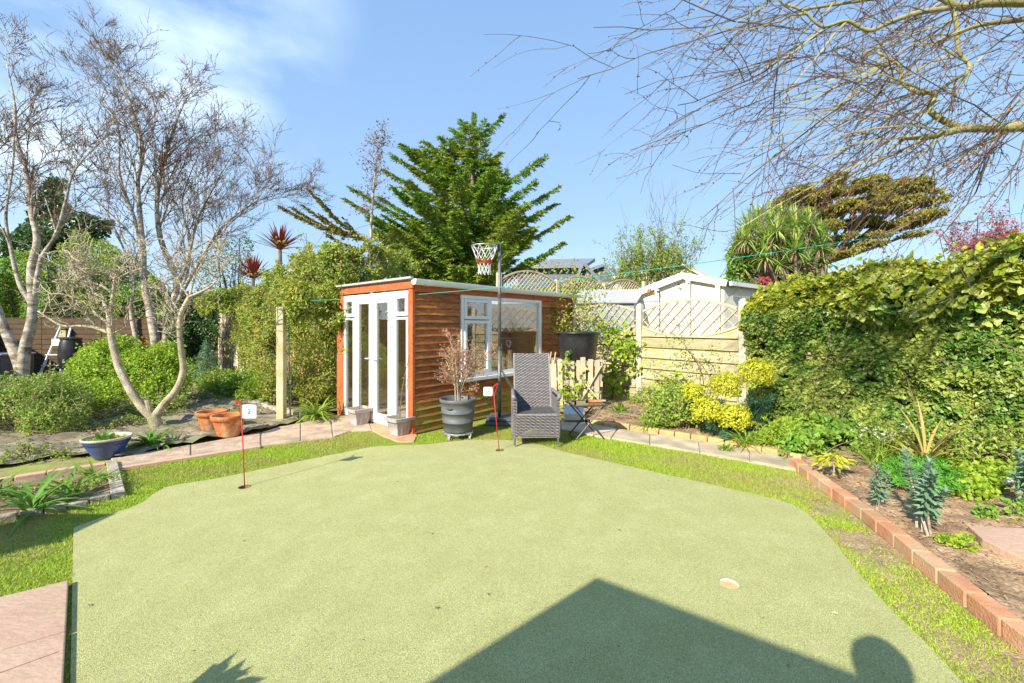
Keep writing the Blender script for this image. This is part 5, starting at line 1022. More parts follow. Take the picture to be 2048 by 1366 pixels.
a = np.array(poly, float); q = rng.uniform(a.min(0), a.max(0), (400, 2)); q = q[inside(q, a)][:300]
ctips += [P(x, y, cY + rng.normal() * (1.1 if y > 330 else .5)) for x, y in q]
conifer('conifer', 'big spreading dark green conifer rising behind the shed', (*P(940, 700, cY)[:2], 0), P(947, 262, cY), ctips, .17, 'conifer', shoot=.50, leaf=(.09, .16), wd=.032, step=.085, dense=16)
lt = [P(x, y, 12.2 + d) for x, y, d in [(560, 413, 0), (607, 412, .2), (620, 382, -.2), (640, 430, .3), (669, 452, .1), (655, 470, 0), (690, 440, .2), (585, 416, .1), (640, 400, 0), (720, 470, .2), (700, 500, .1)]]
conifer('conifer', 'sparse yellowing conifer limbs reaching left over the climber', (*P(745, 700, 12.3)[:2], 0), P(742, 470, 12.3), lt, .05, 'cypress', shoot=.30, leaf=(.07, .12), wd=.045, dense=9, tr=.28, step=.09)
# thin tree beside it
t = thing('thin_tree', 'slender almost bare young tree left of the big conifer', 'tree', (*P(745, 700, 12.0)[:2], 0)); pth_ = catmull([P(748, 700, 12), P(742, 480, 12), P(746, 400, 12), P(752, 330, 12), P(763, 265, 12)], 6)
MB().tube(pth_, np.linspace(.05, .010, len(pth_)), 6).build('trunk', M['bark_b'], t); tips = []; T = [MB(), MB(), MB()]
cfg = dict(wob=.12, trop=(0, 0, .05), n=[4, 3, 0], ang=(30, 60), lr=(.45, .7), rr=.6, rmin=.004, max=2, seg=3, buds=tips, budr=.009)
for i in range(9, len(pth_)):
    for k in range(3): d = rdir(1)[0]; d[2] = abs(d[2]) * .5 + .25; grow(T, pth_[i], d, rnd(.3, .75) * (1.15 - i / 34), .009, 0, cfg)
for b in T[:2]: b.build('branches', M['twig_b'], t, kind='stuff')
pp = np.array([q[int(rng.integers(1, len(q)))] for q, _ in tips for _ in range(1)]); n = len(pp); pp += rng.normal(size=(n, 3)) * .05; leafcloud(MB(), pp, (.04, .10), (.025, .04)).build('leaves', M['catkin'], t, kind='stuff')

# ---- the climber bank left of the shed
def climbY(px, py):
    r = (px - CX) / F; tt = (-3.0 - r * 8.05) / (.754 + .657 * r); tt = min(max(tt, .0), 9); Y = 8.05 + .657 * tt
    Y -= .55 * math.exp(-((py - 590) / 110) ** 2) + .1
    if px > 690: Y = 8.6 + (px - 690) * .012
    return Y
cl = thing('climbing_shrub', 'great mass of honeysuckle-like climber on the fence left of the shed', 'climber', (-4.4, 8.6, 0))
polyT = [(468, 610), (510, 575), (545, 540), (575, 512), (605, 508), (640, 488), (665, 492), (700, 500), (740, 488), (800, 500), (838, 520), (846, 545), (760, 566), (700, 578), (690, 600), (686, 650), (694, 695), (672, 700), (640, 665), (600, 690), (588, 720), (560, 700), (545, 760), (505, 765), (478, 735), (470, 680)]
pc = px_cloud(polyT, 52000, climbY, .85, .25, 20, 1.); pc = pc[np.array([noise.noise(Vector(q * 2.1)) + .6 * noise.noise(Vector(q * 6)) for q in pc]) < .28]; leafcloud(MB(), pc, (.045, .095), (.025, .05), .6).build('foliage', M['climber'], cl, kind='stuff'); pcT = pc
polyB = [(590, 690), (640, 660), (692, 600), (684, 700), (680, 800), (600, 800), (585, 740)]
pc = px_cloud(polyB, 3800, lambda x, y: 7.95, .35, .25, 12, 4.); leafcloud(MB(), pc, (.04, .08), (.02, .045)).build('foliage', M['climber'], cl, kind='stuff')
pc = px_cloud([(566, 565), (600, 560), (640, 575), (620, 640), (600, 660), (575, 640)], 2200, lambda x, y: 7.15, .3, .15, 10, 6.); leafcloud(MB(), pc, (.045, .085), (.025, .05)).build('foliage', M['climber'], cl, kind='stuff')
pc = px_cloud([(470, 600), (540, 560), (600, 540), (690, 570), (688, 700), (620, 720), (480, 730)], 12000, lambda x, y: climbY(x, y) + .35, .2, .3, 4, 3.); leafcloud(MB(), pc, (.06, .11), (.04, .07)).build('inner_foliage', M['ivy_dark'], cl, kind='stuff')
st = MB()
for k in range(70):
    x0 = rnd(560, 686); y0 = rnd(770, 815); Yb = climbY(x0, 780) - .05; pth_ = [P(x0, y0, Yb)];
    for j in range(1, 5): pth_.append(P(x0 + rng.normal() * 9 * j + j * rnd(-8, 8), y0 - j * 48, Yb - rnd(0, .25)))
    st.tube(catmull(pth_, 3), np.linspace(.014 if k % 5 == 0 else .007, .003, 13), 4, cap=False)
for k in range(120):
    i = pc[int(rng.integers(len(pc)))]; e = P(rnd(600, 840), rnd(455, 520), rnd(8, 9));
    if k > 30: i = pcT[int(rng.integers(len(pcT)))]; e = i + rng.normal(size=3) * [.35, .2, .35] + [0, -.35, .15]
    st.tube(catmull([e + (i - e) * .6 if k <= 30 else i, (e + i) / 2 + [0, 0, .1], e], 3), .0035, 3, cap=False)
st.build('stems', M['bark_d'], cl, kind='stuff')
lv_ = MB(); sh_ = MB()
for k in range(260):
    i = pcT[int(rng.integers(len(pcT)))]; d = nrm(rng.normal(size=3) * [.8, .4, .6] + [0, -.7, .5]); e = i + d * rnd(.25, .6); pth_ = catmull([i, (i + e) / 2 + [0, 0, .05], e - [0, 0, rnd(0, .12)]], 4); sh_.tube(pth_, .003, 3, cap=False); q = pth_[rng.integers(2, len(pth_), 16)] + rng.normal(size=(16, 3)) * .03; leafcloud(lv_, q, (.04, .08), (.022, .045))
lv_.build('shoot_leaves', M['climber'], cl, kind='stuff'); sh_.build('shoots', M['bark_d'], cl, kind='stuff')
# spill onto the shed doors
pc = np.concatenate([px_cloud([(686, 590), (705, 600), (712, 690), (690, 700)], 350, lambda x, y: 7.45, .1, .05, 6, 2.), px_cloud([(696, 570), (760, 562), (765, 600), (745, 640), (735, 610), (712, 590)], 170, lambda x, y: 7.45 - (x - 690) * .0105, .08, .03, 6, 8.), px_cloud([(783, 590), (797, 590), (790, 640), (770, 640)], 60, lambda x, y: 6.45, .05, .03, 4, 9.)])
leafcloud(MB(), pc, (.035, .065), (.02, .035)).build('foliage', M['climber'], cl, kind='stuff')

def cordy(name, label, heads, m, nl, L, w, base, r=.06, dead=True, cat='tree', trunkm='bark_d', e=(1.35, -.9)):
    t = thing(name, label, cat, base); base = np.array(base, float); tr = MB(); dm = MB()
    for (h, s) in heads:
        h = np.array(h, float); tr.tube(catmull([base, base + (h - base) * [.3, .3, .55], h], 5), np.linspace(r, r * .6, 11), 7)
        mb = MB()
        for k in range(nl):
            e0 = rnd(-.5, 1.5); mb.strap(h + rng.normal(size=3) * .03, rnd(0, 6.283), L * s * rnd(.75, 1.1), w, e0, e0 - rnd(.1, .9) * (1.1 if e0 < .8 else .4), 4)
        mb.build('leaf_rosette', M[m], t)
        if dead:
            for k in range(nl // 6): dm.strap(h - [0, 0, .05], rnd(0, 6.283), L * s * rnd(.5, .8), w, -.5, -1.5, 3)
    tr.build('trunk', M[trunkm], t, smooth=True); dm.build('dead_leaves', M['deadleaf'], t, kind='stuff'); return t
for (px, py, lab) in ((560, 500, 'red cordyline with upright spiky leaves, the higher of two'), (506, 558, 'red cordyline with spiky leaves, lower left of the pair')):
    Y = 10.9 if px > 530 else 11.7; h = P(px, py, Y); t = cordy('red_cordyline', lab, [], 'cordyline', 0, 1, .04, (h[0], h[1], 0), cat='cordyline')
    MB().tube([(0, 0, 0), (.02, 0, h[2] * .6), (0, 0, h[2])], [.06, .05, .045], 8).build('trunk', M['bark_d'], t, local=True); lm = None
    for k in range(64):
        e0 = rnd(.3, 1.5); mb = MB().strap((0, 0, h[2]), rnd(0, 6.283), rnd(.58, .78), .055, e0, e0 - rnd(.05, .3), 3); mb.build('leaf', M['cordyline'], t, local=True)

# ---- things beyond the right fence
hd = [(P(x, y, 13 + d), s) for x, y, d, s in [(1498, 462, 0, 1), (1540, 445, .3, 1), (1590, 452, -.2, 1.05), (1475, 500, .4, .8), (1540, 490, -.4, 1.05), (1612, 470, .3, .9), (1640, 495, .2, .9), (1592, 500, -.5, 1), (1560, 530, -.3, .9), (1612, 525, 0, 1), (1505, 520, .3, .8), (1645, 520, .5, .8), (1575, 470, .6, 1), (1520, 475, .1, .9), (1560, 495, .0, 1), (1480, 530, .2, .8), (1565, 440, .4, 1), (1515, 440, .5, .9), (1618, 450, -.1, .9), (1490, 480, -.2, .9), (1530, 515, -.5, .9), (1600, 490, .5, .9), (1640, 470, .6, .8), (1555, 465, -.6, .9)]]
cordy('cabbage_palm', 'many-headed cabbage palm with green sword leaves beyond the garage', hd, 'palm', 84, .74, .042, (*P(1595, 650, 13.1)[:2], 0), .10)
pc = px_cloud([(1455, 500), (1480, 470), (1530, 520), (1600, 560), (1640, 585), (1480, 575), (1450, 560)], 6000, lambda x, y: 13.6, .8, .4, 12, 3.)
t = thing('broadleaf_shrub', 'bushy evergreen shrub beneath the cabbage palm', 'shrub', (*P(1530, 650, 13.6)[:2], 0)); leafcloud(MB(), pc, (.08, .15), (.05, .09)).build('foliage', M['mid_green'], t, kind='stuff'); MB().tube([P(1530, 690, 13.9), P(1530, 540, 13.9)], .05).build('stem', M['bark_d'], t)
t = thing('red_shrub', 'small clump of red flowers between the garage roof and the palm', 'flowering shrub', (*P(1529, 650, 12.4)[:2], 0)); leafcloud(MB(), px_cloud([(1518, 552), (1540, 556), (1545, 572), (1520, 574)], 260, lambda x, y: 12.4, .2, .1, 4, 2.), (.05, .09), (.04, .06)).build('flowers', M['plum'], t, kind='stuff'); MB().tube([P(1530, 700, 12.5), P(1530, 570, 12.5)], .03).build('stem', M['bark_d'], t)
# windswept cypress
cyt = thing('windswept_tree', 'golden-green windswept cypress with flat layered crown', 'tree', (*P(1640, 690, 17)[:2], 0)); lim = MB(); LPs = []
cl_px = [(1580, 400, 30, 14), (1625, 395, 40, 18), (1660, 385, 30, 20), (1700, 375, 34, 14), (1740, 368, 34, 16), (1790, 378, 36, 18), (1830, 372, 30, 16), (1855, 400, 26, 22), (1800, 410, 48, 20), (1750, 405, 36, 20), (1690, 415, 34, 18), (1640, 425, 40, 18), (1720, 445, 34, 14), (1790, 450, 40, 12), (1830, 440, 30, 16), (1855, 428, 22, 12), (1600, 430, 26, 12), (1562, 410, 18, 8), (1680, 475, 20, 7), (1755, 470, 24, 6), (1825, 468, 20, 6), (1700, 505, 22, 6), (1650, 455, 26, 14), (1665, 360, 18, 10), (1590, 385, 20, 10), (1735, 490, 26, 6)]
root = P(1640, 690, 17); fork = P(1645, 520, 17)
lim.tube(catmull([root, P(1635, 600, 17), fork], 5), np.linspace(.30, .20, 11), 8)
for (x, y, rx, ry) in cl_px:
    Y = 17 + rng.normal() * .9; c = P(x, y, Y); k = Y / F; e, d = ell(c, (rx * k * .95, .8, ry * k * .85), int(rx * ry * 9), .1); e = e[np.array([noise.noise(Vector(q_ * [1.8, 1.8, 4.5])) for q_ in e]) > -.02]; LPs.append(e)
    lim.tube(catmull([fork + rng.normal(size=3) * .1, fork + (c - fork) * [.45, .5, .35] , c], 5), np.linspace(.09, .025, 11), 5, cap=False)
    for j in range(7): e2_ = e[int(rng.integers(len(e)))]; lim.tube(catmull([c + (fork - c) * rnd(.05, .5), (c + e2_) / 2, e2_], 3), .022, 3, cap=False)
lim.build('limbs', M['bark_d'], cyt, kind='stuff'); e = np.concatenate(LPs); leafcloud(MB(), e, (.08, .17), (.035, .07), .5).build('foliage', M['cypress'], cyt, kind='stuff')
# willowy bush
wt = thing('willow_bush', 'airy upright willow-like bush behind the trellis', 'bush', (*P(1310, 650, 16)[:2], 0)); tips = []; T = [MB(), MB(), MB()]; cfg = dict(wob=.05, trop=(0, 0, .06), n=[7, 4, 0], ang=(12, 40), lr=(.35, .6), rr=.6, rmin=.006, max=2, seg=4, buds=tips, budr=.02)
b0 = P(1312, 620, 16)
for k in range(26): a = rnd(-1, 1); grow(T, b0 + [a * .5, rnd(-.5, .5), 0], (a * .75, rnd(-.4, .4), 1), rnd(1.7, 3.1) * (1 - .35 * abs(a)), .02, 0, cfg)
T[0].build('stems', M['bark_d'], wt, kind='stuff'); T[1].build('branches', M['bark_d'], wt, kind='stuff'); T[2].build('twigs', M['twig_b'], wt, kind='stuff')
pp = np.concatenate([np.array(q)[rng.integers(1, len(q), 9)] for q, _ in tips]); pp = pp[pp[:, 2] < P(0, 455, 16)[2]]; pp += rng.normal(size=pp.shape) * .06; leafcloud(MB(), pp, (.08, .16), (.025, .045)).build('leaves', M['olive_shrub'], wt, kind='stuff')
# purple plum top over the hedge
plt = thing('plum_tree', 'small red-leaved plum tree showing above the ivy at the right', 'tree', (*P(1985, 650, 8)[:2], 0)); tips = []; T = [MB(), MB(), MB()]; cfg = dict(wob=.10, trop=(0, 0, .10), n=[6, 5, 0], ang=(15, 45), lr=(.4, .65), rr=.6, rmin=.004, max=2, seg=3, buds=tips, budr=.012)
T[0].tube([P(1985, 800, 8), P(1985, 570, 8)], .06)
for k in range(16): a = rnd(-1, 1); grow(T, P(1985, 560, 8), (a * .9, rnd(-.3, .3), .9), rnd(.6, .95) * (1 - .15 * abs(a)), .012, 0, cfg)
for b, nm in zip(T, ('trunk', 'branches', 'twigs')): b.build(nm, M['bark_d'], plt, kind=None if nm == 'trunk' else 'stuff')
pp = np.concatenate([np.array(q)[rng.integers(0, len(q), 7)] for q, _ in tips]) + 0; pp += rng.normal(size=pp.shape) * .03; leafcloud(MB(), pp, (.03, .06), (.02, .035)).build('leaves', M['plum'], plt, kind='stuff')

# ---- bare birches at the left
def pxpath(l, Y, jit=0.): return catmull([P(x, y, (Y if np.isscalar(Y) else Y[i]) + rnd(-jit, jit)) for i, (x, y) in enumerate(l)], 6)
def birch(label, base, stems, seeds, cfg, catk=3500, rs=None, zmin=2.6, Lr=(1.1, 2.0), lean=(0, 0, .6), zc=None):
    t = thing('birch_tree', label, 'tree', (*base[:2], 0)); T = [MB(), MB(), MB(), MB()]; tips = []; cfg = dict(cfg, buds=tips, budr=.011); allp = []
    for p, r0, r1 in stems:
        rr = np.linspace(r0, r1, len(p)); MB().tube(p, rr, 9).build('trunk', M['bark_b'], t, smooth=True); allp += [(p[i], nrm(p[min(i + 1, len(p) - 1)] - p[i - 1]), rr[i], i / len(p)) for i in range(1, len(p)) if p[i][2] > zmin]
    for k in range(seeds):
        q, d, r, f = allp[int(rng.integers(len(allp)))]; s = rdir(1)[0]; s[1] *= .7; dd = nrm(d * .9 + s * .75 + lean); grow(T, q, dd, rnd(*Lr) * (1.15 - .55 * f), min(r * .5, .022), 0, cfg)
    for p, r0, r1 in stems: grow(T, p[-1], nrm(p[-1] - p[-3]), 1.0, r1, 0, cfg)
    T[0].build('limbs', M['bark_b'], t, kind='stuff')
    for b, nm in zip(T[1:], ('branches', 'twigs', 'fine_twigs')): b.build(nm, M['twig_b'], t, kind='stuff')
    pp = np.concatenate([np.array(q)[rng.integers(1, len(q), 2)] for q, _ in tips]); pp = pp[rng.permutation(len(pp))[:catk]] + rng.normal(size=(min(catk, len(pp)), 3)) * .03; n = len(pp); MB().leaves(pp, rdir(n) * .5 + [0, 0, -.8], rdir(n), rnd(.03, .07, n), .016, 'n').build('catkins', M['catkin'], t, kind='stuff'); return t
bc = dict(wob=.12, trop=(.0, 0, .04), n=[4, 4, 3, 0], ang=(18, 50), lr=(.42, .74), rr=.64, rmin=.0062, max=3, seg=4, tap=.4)
Yb = 11.
birch('pale-barked birch forking low at the left edge', P(45, 750, Yb), [(pxpath([(46, 772), (42, 735), (22, 685), (2, 640), (-20, 560), (-28, 450), (-20, 320)], Yb), .15, .04), (pxpath([(44, 765), (50, 700), (62, 650), (66, 605), (62, 540), (74, 480), (62, 420), (54, 350), (32, 270), (30, 210), (14, 130)], Yb), .13, .012), (pxpath([(66, 612), (40, 570), (22, 500), (12, 430), (26, 330), (30, 220)], Yb), .06, .010), (pxpath([(68, 600), (82, 520), (112, 470), (132, 400), (150, 340), (205, 280)], Yb), .06, .010)], 34, bc, lean=(.1, 0, .5), zmin=3.3)
Yb = 12.4
birch('tall slim birch in the middle of the bare group', P(305, 740, Yb), [(pxpath([(318, 745), (312, 690), (300, 620), (288, 560), (286, 500), (280, 430), (276, 360), (286, 300), (262, 210), (238, 150)], Yb), .13, .010), (pxpath([(286, 520), (270, 440), (240, 350), (235, 250), (180, 160)], Yb), .05, .008), (pxpath([(278, 745), (272, 680), (262, 620), (268, 560), (240, 480), (200, 400)], Yb + .6), .08, .012)], 38, bc, lean=(-.05, 0, .6), zmin=3.0, Lr=(1.3, 2.4))
Yb = 12.9
birch('spreading birch with many fine branches leaning right', P(330, 740, Yb), [(pxpath([(322, 745), (332, 680), (346, 610), (352, 560), (322, 480), (314, 410), (322, 345), (334, 300), (350, 250), (372, 200)], Yb), .12, .010), (pxpath([(326, 735), (350, 620), (395, 530), (440, 460), (500, 410), (565, 385)], Yb), .07, .008), (pxpath([(345, 600), (375, 520), (395, 440), (430, 370), (470, 300)], Yb), .06, .008), (pxpath([(340, 640), (372, 560), (380, 480), (365, 400), (400, 300)], Yb + .4), .05, .008)], 62, bc, lean=(.28, 0, .45), zmin=2.8, Lr=(1.1, 2.2), catk=5000)

# greenery beyond the back fence
def bank(name, label, cat, poly, n, Y, m, L, W, bulge=.8, thick=.5, stem=True, seed=0., up=.5):
    a = np.array(poly, float); c = a.mean(0); yb = Y(c[0], c[1]) if callable(Y) else Y; t = thing(name, label, cat, (*P(c[0], 650, yb)[:2], 0)); pc = px_cloud(poly, n, Y if callable(Y) else (lambda x, y: Y), bulge, thick, 14, seed)
    leafcloud(MB(), pc, L, W, up).build('foliage', M[m], t, kind='stuff')
    if stem:
        s = MB()
        for k in range(14): e = pc[int(rng.integers(len(pc)))]; b = np.array([P(c[0], 700, yb)[0] + rnd(-.3, .3), yb + .3, 0]); s.tube(catmull([b, b + (e - b) * [.4, .4, .55], e], 4), np.linspace(.05, .008, 9), 5, cap=False)
        s.build('stems', M['bark_d'], t, kind='stuff')
    return t
bank('ivy_clad_tree', 'dark ivy-smothered tree behind the left birch', 'tree', [(30, 470), (60, 400), (100, 350), (125, 360), (135, 420), (170, 430), (230, 440), (215, 480), (150, 500), (60, 510), (0, 520), (0, 460)], 9000, 15.5, 'ivy_dark', (.10, .18), (.07, .12), 1.2, .6, seed=1.)
bank('elder_shrub', 'fresh green shrub over the back fence at the far left', 'shrub', [(-40, 560), (0, 520), (50, 500), (90, 520), (100, 600), (90, 640), (-40, 640)], 9000, 14.3, 'mid_green', (.07, .13), (.04, .08), seed=2.)
bank('tall_shrub', 'yellow-green leafy shrub behind the birches, left half', 'shrub', [(80, 560), (110, 500), (150, 460), (200, 480), (235, 500), (250, 560), (240, 650), (80, 650)], 11000, 14.6, 'olive_shrub', (.06, .12), (.035, .07), seed=3.)
bank('tall_shrub', 'green leafy shrub behind the middle birch', 'shrub', [(180, 500), (240, 500), (300, 540), (340, 590), (330, 650), (200, 650)], 9000, 14.9, 'mid_green', (.06, .12), (.035, .07), seed=4.)
bank('hazel_bush', 'brownish twiggy bush between the birches and red cordylines', 'shrub', [(380, 520), (430, 480), (500, 470), (520, 560), (480, 600), (390, 600)], 3200, 14.5, 'olive_shrub', (.05, .09), (.03, .05), seed=5.)
bank('far_hedge', 'line of dark trees filling the gap behind the far fences', 'hedge', [(-200, 600), (0, 560), (330, 590), (520, 590), (700, 560), (850, 570), (850, 660), (-200, 660)], 16000, 18, 'ivy_dark', (.18, .3), (.12, .2), 1., .8, seed=6., stem=False)
bank('far_hedge', 'distant low green hedge beyond the right gardens', 'hedge', [(1000, 575), (1200, 580), (1500, 575), (1700, 560), (2048, 560), (2300, 560), (2300, 665), (1000, 665)], 15000, 21, 'mid_green', (.2, .35), (.12, .22), 1., .8, seed=7., stem=False)
bank('laurel_bush', 'dark glossy evergreen bush left of the pale fence panels', 'bush', [(330, 640), (360, 600), (400, 590), (440, 600), (434, 640), (432, 700), (430, 760), (380, 765), (335, 740)], 15000, 12.0, 'ivy_dark', (.06, .10), (.035, .06), .5, .3, seed=8.)
bank('climbing_shrub', 'yellow-green spray spilling over the pale fence panel', 'climber', [(380, 600), (420, 580), (480, 570), (520, 570), (510, 620), (440, 622), (400, 630)], 4200, 11.2, 'climber', (.05, .10), (.03, .055), .4, .2, stem=False, seed=9.)

# ---- fig-like tree on the membrane
fg = thing('fig_tree', 'low gnarled pale tree with two bare trunks growing through the membrane', 'tree', (*G(314, 868)[:2], 0)); Yg = 6.4; tk = MB(); T = [MB(), MB(), MB(), MB()]
def fgp(l, d=0., jit=.0): return catmull([P(x, y, Yg + d + rnd(-jit, jit)) for x, y in l], 6)
for l, r0, r1, nm in [([(316, 872), (313, 850), (306, 832)], .085, .075, 'trunk'), ([(308, 838), (285, 815), (262, 782), (240, 740), (228, 700), (222, 665), (219, 630)], .062, .040, 'trunk'), ([(306, 836), (330, 805), (352, 780), (366, 742), (362, 700), (359, 660), (362, 628), (378, 594)], .052, .028, 'trunk')]:
    p = fgp(l); MB().tube(p, np.linspace(r0, r1, len(p)), 12).build(nm, M['bark_f'], fg, smooth=True)
MB().tube(fgp([(303, 836), (298, 815), (294, 800)]), .035, 8).build('stump', M['bark_f'], fg)
lims = [([(222, 667), (190, 655), (160, 652), (126, 652), (100, 638), (76, 622)], .028, .011, -.2), ([(200, 660), (175, 632), (150, 608), (140, 575), (104, 562)], .020, .008, -.4), ([(219, 635), (205, 600), (185, 580), (178, 545)], .026, .010, .2), ([(219, 632), (226, 590), (232, 550), (262, 515)], .030, .010, .0), ([(215, 645), (192, 628), (180, 610)], .022, .010, .5), ([(222, 668), (250, 655), (255, 640)], .012, .006, .1), ([(378, 594), (360, 565), (348, 528)], .018, .008, .1), ([(378, 594), (415, 577), (435, 560)], .020, .008, -.2), ([(378, 596), (392, 548), (410, 520)], .018, .008, .3), ([(359, 678), (340, 668), (315, 662)], .011, .006, -.1), ([(362, 640), (345, 620), (330, 600)], .011, .006, .2), ([(140, 575), (165, 545), (168, 520)], .012, .006, -.3), ([(228, 590), (200, 570), (150, 560), (110, 560)], .016, .007, -.1), ([(230, 560), (258, 545), (290, 535)], .014, .006, -.1), ([(362, 628), (335, 590), (310, 570)], .012, .006, .1), ([(410, 520), (430, 515), (445, 500)], .009, .005, .3)]
cfg = dict(wob=.34, trop=(0, 0, .12), n=[3, 3, 2, 0], ang=(30, 75), lr=(.5, .85), rr=.75, rmin=.0050, max=2, seg=6, tap=.6)
for l, r0, r1, d in lims:
    n = len(l); p = catmull([P(x, y, Yg + d * i / (n - 1)) for i, (x, y) in enumerate(l)], 5); o = MB().tube(p, np.linspace(r0, r1, len(p)), 8).build('limb', M['bark_f'], fg, smooth=True)
    for k in range(6): i = int(rng.integers(len(p) // 3, len(p))); s = rdir(1)[0]; s[2] = abs(s[2]) * .6; grow(T[1:], p[i], nrm(s + [0, 0, .25]), rnd(.28, .55), max(r1 * .8, .0085), 0, cfg)
for b, nm in zip(T[1:], ('branches', 'twigs', 'fine_twigs')): b.build(nm, M['twig_f'], fg, kind='stuff')

# ---- shrubs on the left
def gx(px, Y): return (px - CX) * Y / F
Y = 7.9; shrub('lime_green_shrub', 'big bright lime-green shrub behind the fig trunks', 'shrub', (gx(258, Y), Y), [(-.35, 0, .75, .60, .55, .50), (.4, 0, .62, .55, .55, .48), (-.8, -.2, .4, .5, .5, .36), (0, -.5, .34, .7, .45, .32), (.85, -.2, .42, .34, .4, .34), (-.3, .1, 1.12, .36, .35, .26), (.15, .1, .95, .3, .3, .24), (.6, .1, 1.02, .28, .3, .24), (-.65, 0, 1.0, .22, .2, .22)], 30000, 'lime_shrub', (.03, .065), (.022, .045), 60)
Y = 6.15; shrub('small_leaved_shrub', 'loose olive-green shrub with upright twigs at the left edge', 'shrub', (gx(65, Y), Y), [(-.1, 0, .36, .62, .5, .36), (-.8, 0, .40, .55, .5, .38), (.42, -.1, .26, .36, .4, .27), (0, .1, .64, .38, .3, .22), (-.5, 0, .62, .34, .3, .22), (-1.5, 0, .4, .6, .5, .4), (.25, .2, .5, .3, .3, .2)], 26000, 'olive_shrub', (.022, .05), (.014, .03), 150, 'twig_f')
Y = 8.3; shrub('low_scrub', 'sparse low scrub spreading between the two big shrubs', 'shrub', (gx(215, 7.2), 7.0), [(0, 0, .2, .7, .5, .22), (.7, .3, .2, .5, .4, .2)], 5000, 'olive_shrub', (.025, .05), (.018, .03), 40, 'twig_f')
Y = 10.6; shrub('blue_conifer', 'small blue-grey conifer at the end of the membrane', 'shrub', (gx(414, Y), Y), [(0, 0, .3, .26, .26, .3), (0, 0, .7, .2, .2, .3), (0, 0, 1.0, .1, .1, .2)], 4500, 'euph_trail', (.03, .06), (.012, .02), 8)
for px, Y, s_, mt, lab in ((385, 11.2, 1.0, 'mid_green', 'low green perennials at the foot of the laurel'), (455, 10.2, 1.0, 'mid_green', 'low fresh green plants before the pale fence panel'), (490, 9.2, 1.0, 'mid_green', 'leafy mound in front of the climber, left one'), (535, 8.6, .85, 'lime_shrub', 'bright leafy clump left of the concrete post'), (440, 9.6, .7, 'olive_shrub', 'small yellowish groundcover by the edging stones')):
    shrub('perennial_clump', lab, 'plant', (gx(px, Y), Y), [(0, 0, .25, .5 * s_, .35, .28), (-.45 * s_, .1, .18, .35 * s_, .3, .2), (.45 * s_, -.05, .2, .35 * s_, .3, .24)], 3800, mt, (.04, .09), (.02, .04), 20)
shrub('brown_scrub', 'dry leafy scrub at the base of the climber', 'plant', (gx(560, 7.9), 7.9), [(0, 0, .35, .4, .3, .35), (.6, .0, .3, .4, .3, .3), (1.1, .0, .4, .35, .2, .4)], 3600, 'climber', (.035, .07), (.018, .035), 60)

for px, py, lab, s_ in ((60, 915, 'thin weeds growing on the membrane near the left edge', 1.2), (255, 850, 'weed patch on the membrane behind the blue bowl', 1.3), (150, 860, 'scrubby weeds below the olive shrub', 1.6), (395, 800, 'weeds at the back of the membrane right of the fig', 1.5), (470, 830, 'weeds on the membrane edge near the terracotta pots', 1.)):
    g0 = G(px, py, .05); shrub('weed', lab, 'plant', (g0[0], g0[1]), [(0, 0, .07, .22 * s_, .16 * s_, .07 * s_), (.2 * s_, .06, .05, .14 * s_, .1 * s_, .05)], int(420 * s_), 'mid_green' if px > 300 else 'olive_shrub', (.02, .045), (.014, .028), 12)
# ---- strap-leaved clumps, each leaf its own object
def strap_clump(label, base, nl, L, w, m='strap', e=(.5, 1.4), sag=(.7, 1.6), z=0., name='strap_leaved_plant', flower=0):
    t = thing(name, label, 'plant', (base[0], base[1], z))
    for k in range(nl):
        e0 = rnd(*e); MB().strap((rng.normal() * .03, rng.normal() * .03, 0), rnd(0, 6.283), L * rnd(.65, 1.1), w * rnd(.8, 1.15), e0, e0 - rnd(*sag), 6, rnd(-.4, .4)).build('leaf', M[m], t, local=True, smooth=True)
    return t
g = G(302, 897); strap_clump('strap-leaved clump at the foot of the fig tree', (g[0], g[1]), 60, .42, .032, 'strap', (.3, 1.3), (.9, 1.7), .03)
g = G(632, 842); strap_clump('arching strap-leaved clump between concrete post and shed', (g[0], g[1]), 75, .55, .034, 'strap_y', (.4, 1.4), (.9, 1.8), .05)
g = G(62, 1030); strap_clump('large broad-leaved bulb clump in the small framed bed', (g[0], g[1]), 34, .46, .034, 'strap', (.25, 1.35), (.7, 1.6), .03)
g = G(140, 998); strap_clump('middle bulb clump in the small framed bed', (g[0], g[1]), 28, .38, .024, 'strap', (.3, 1.3), (.7, 1.6), .03)
g = G(190, 965); strap_clump('bulb clump at the back corner of the framed bed', (g[0], g[1]), 24, .32, .022, 'strap_y', (.4, 1.35), (.7, 1.6), .03)
g = G(-20, 1000); strap_clump('bulb clump cut by the left picture edge', (g[0], g[1]), 20, .4, .036, 'strap', (.3, 1.3), (.5, 1.3), .03)
shrub('bed_weeds', 'small weeds between the bulb clumps', 'plant', (G(110, 990)[0], G(110, 990)[1]), [(0, 0, .05, .3, .2, .05), (-.5, -.1, .05, .3, .2, .05), (.25, .25, .05, .2, .1, .05)], 900, 'lime_shrub', (.015, .035), (.01, .02), 4)
g = G(1265, 845, .06); strap_clump('short bulb leaves below the yellow fence boards', (g[0] - .05, g[1] + .6), 40, .30, .03, 'strap_y', (.4, 1.4), (.4, 1.2), .07)
shrub('low_herb', 'grey-green herb clump below the fence post', 'plant', (2.5, 8.1), [(0, 0, .18, .3, .22, .2), (.3, -.2, .12, .2, .2, .12)], 1800, 'olive_shrub', (.03, .05), (.015, .025), 18)

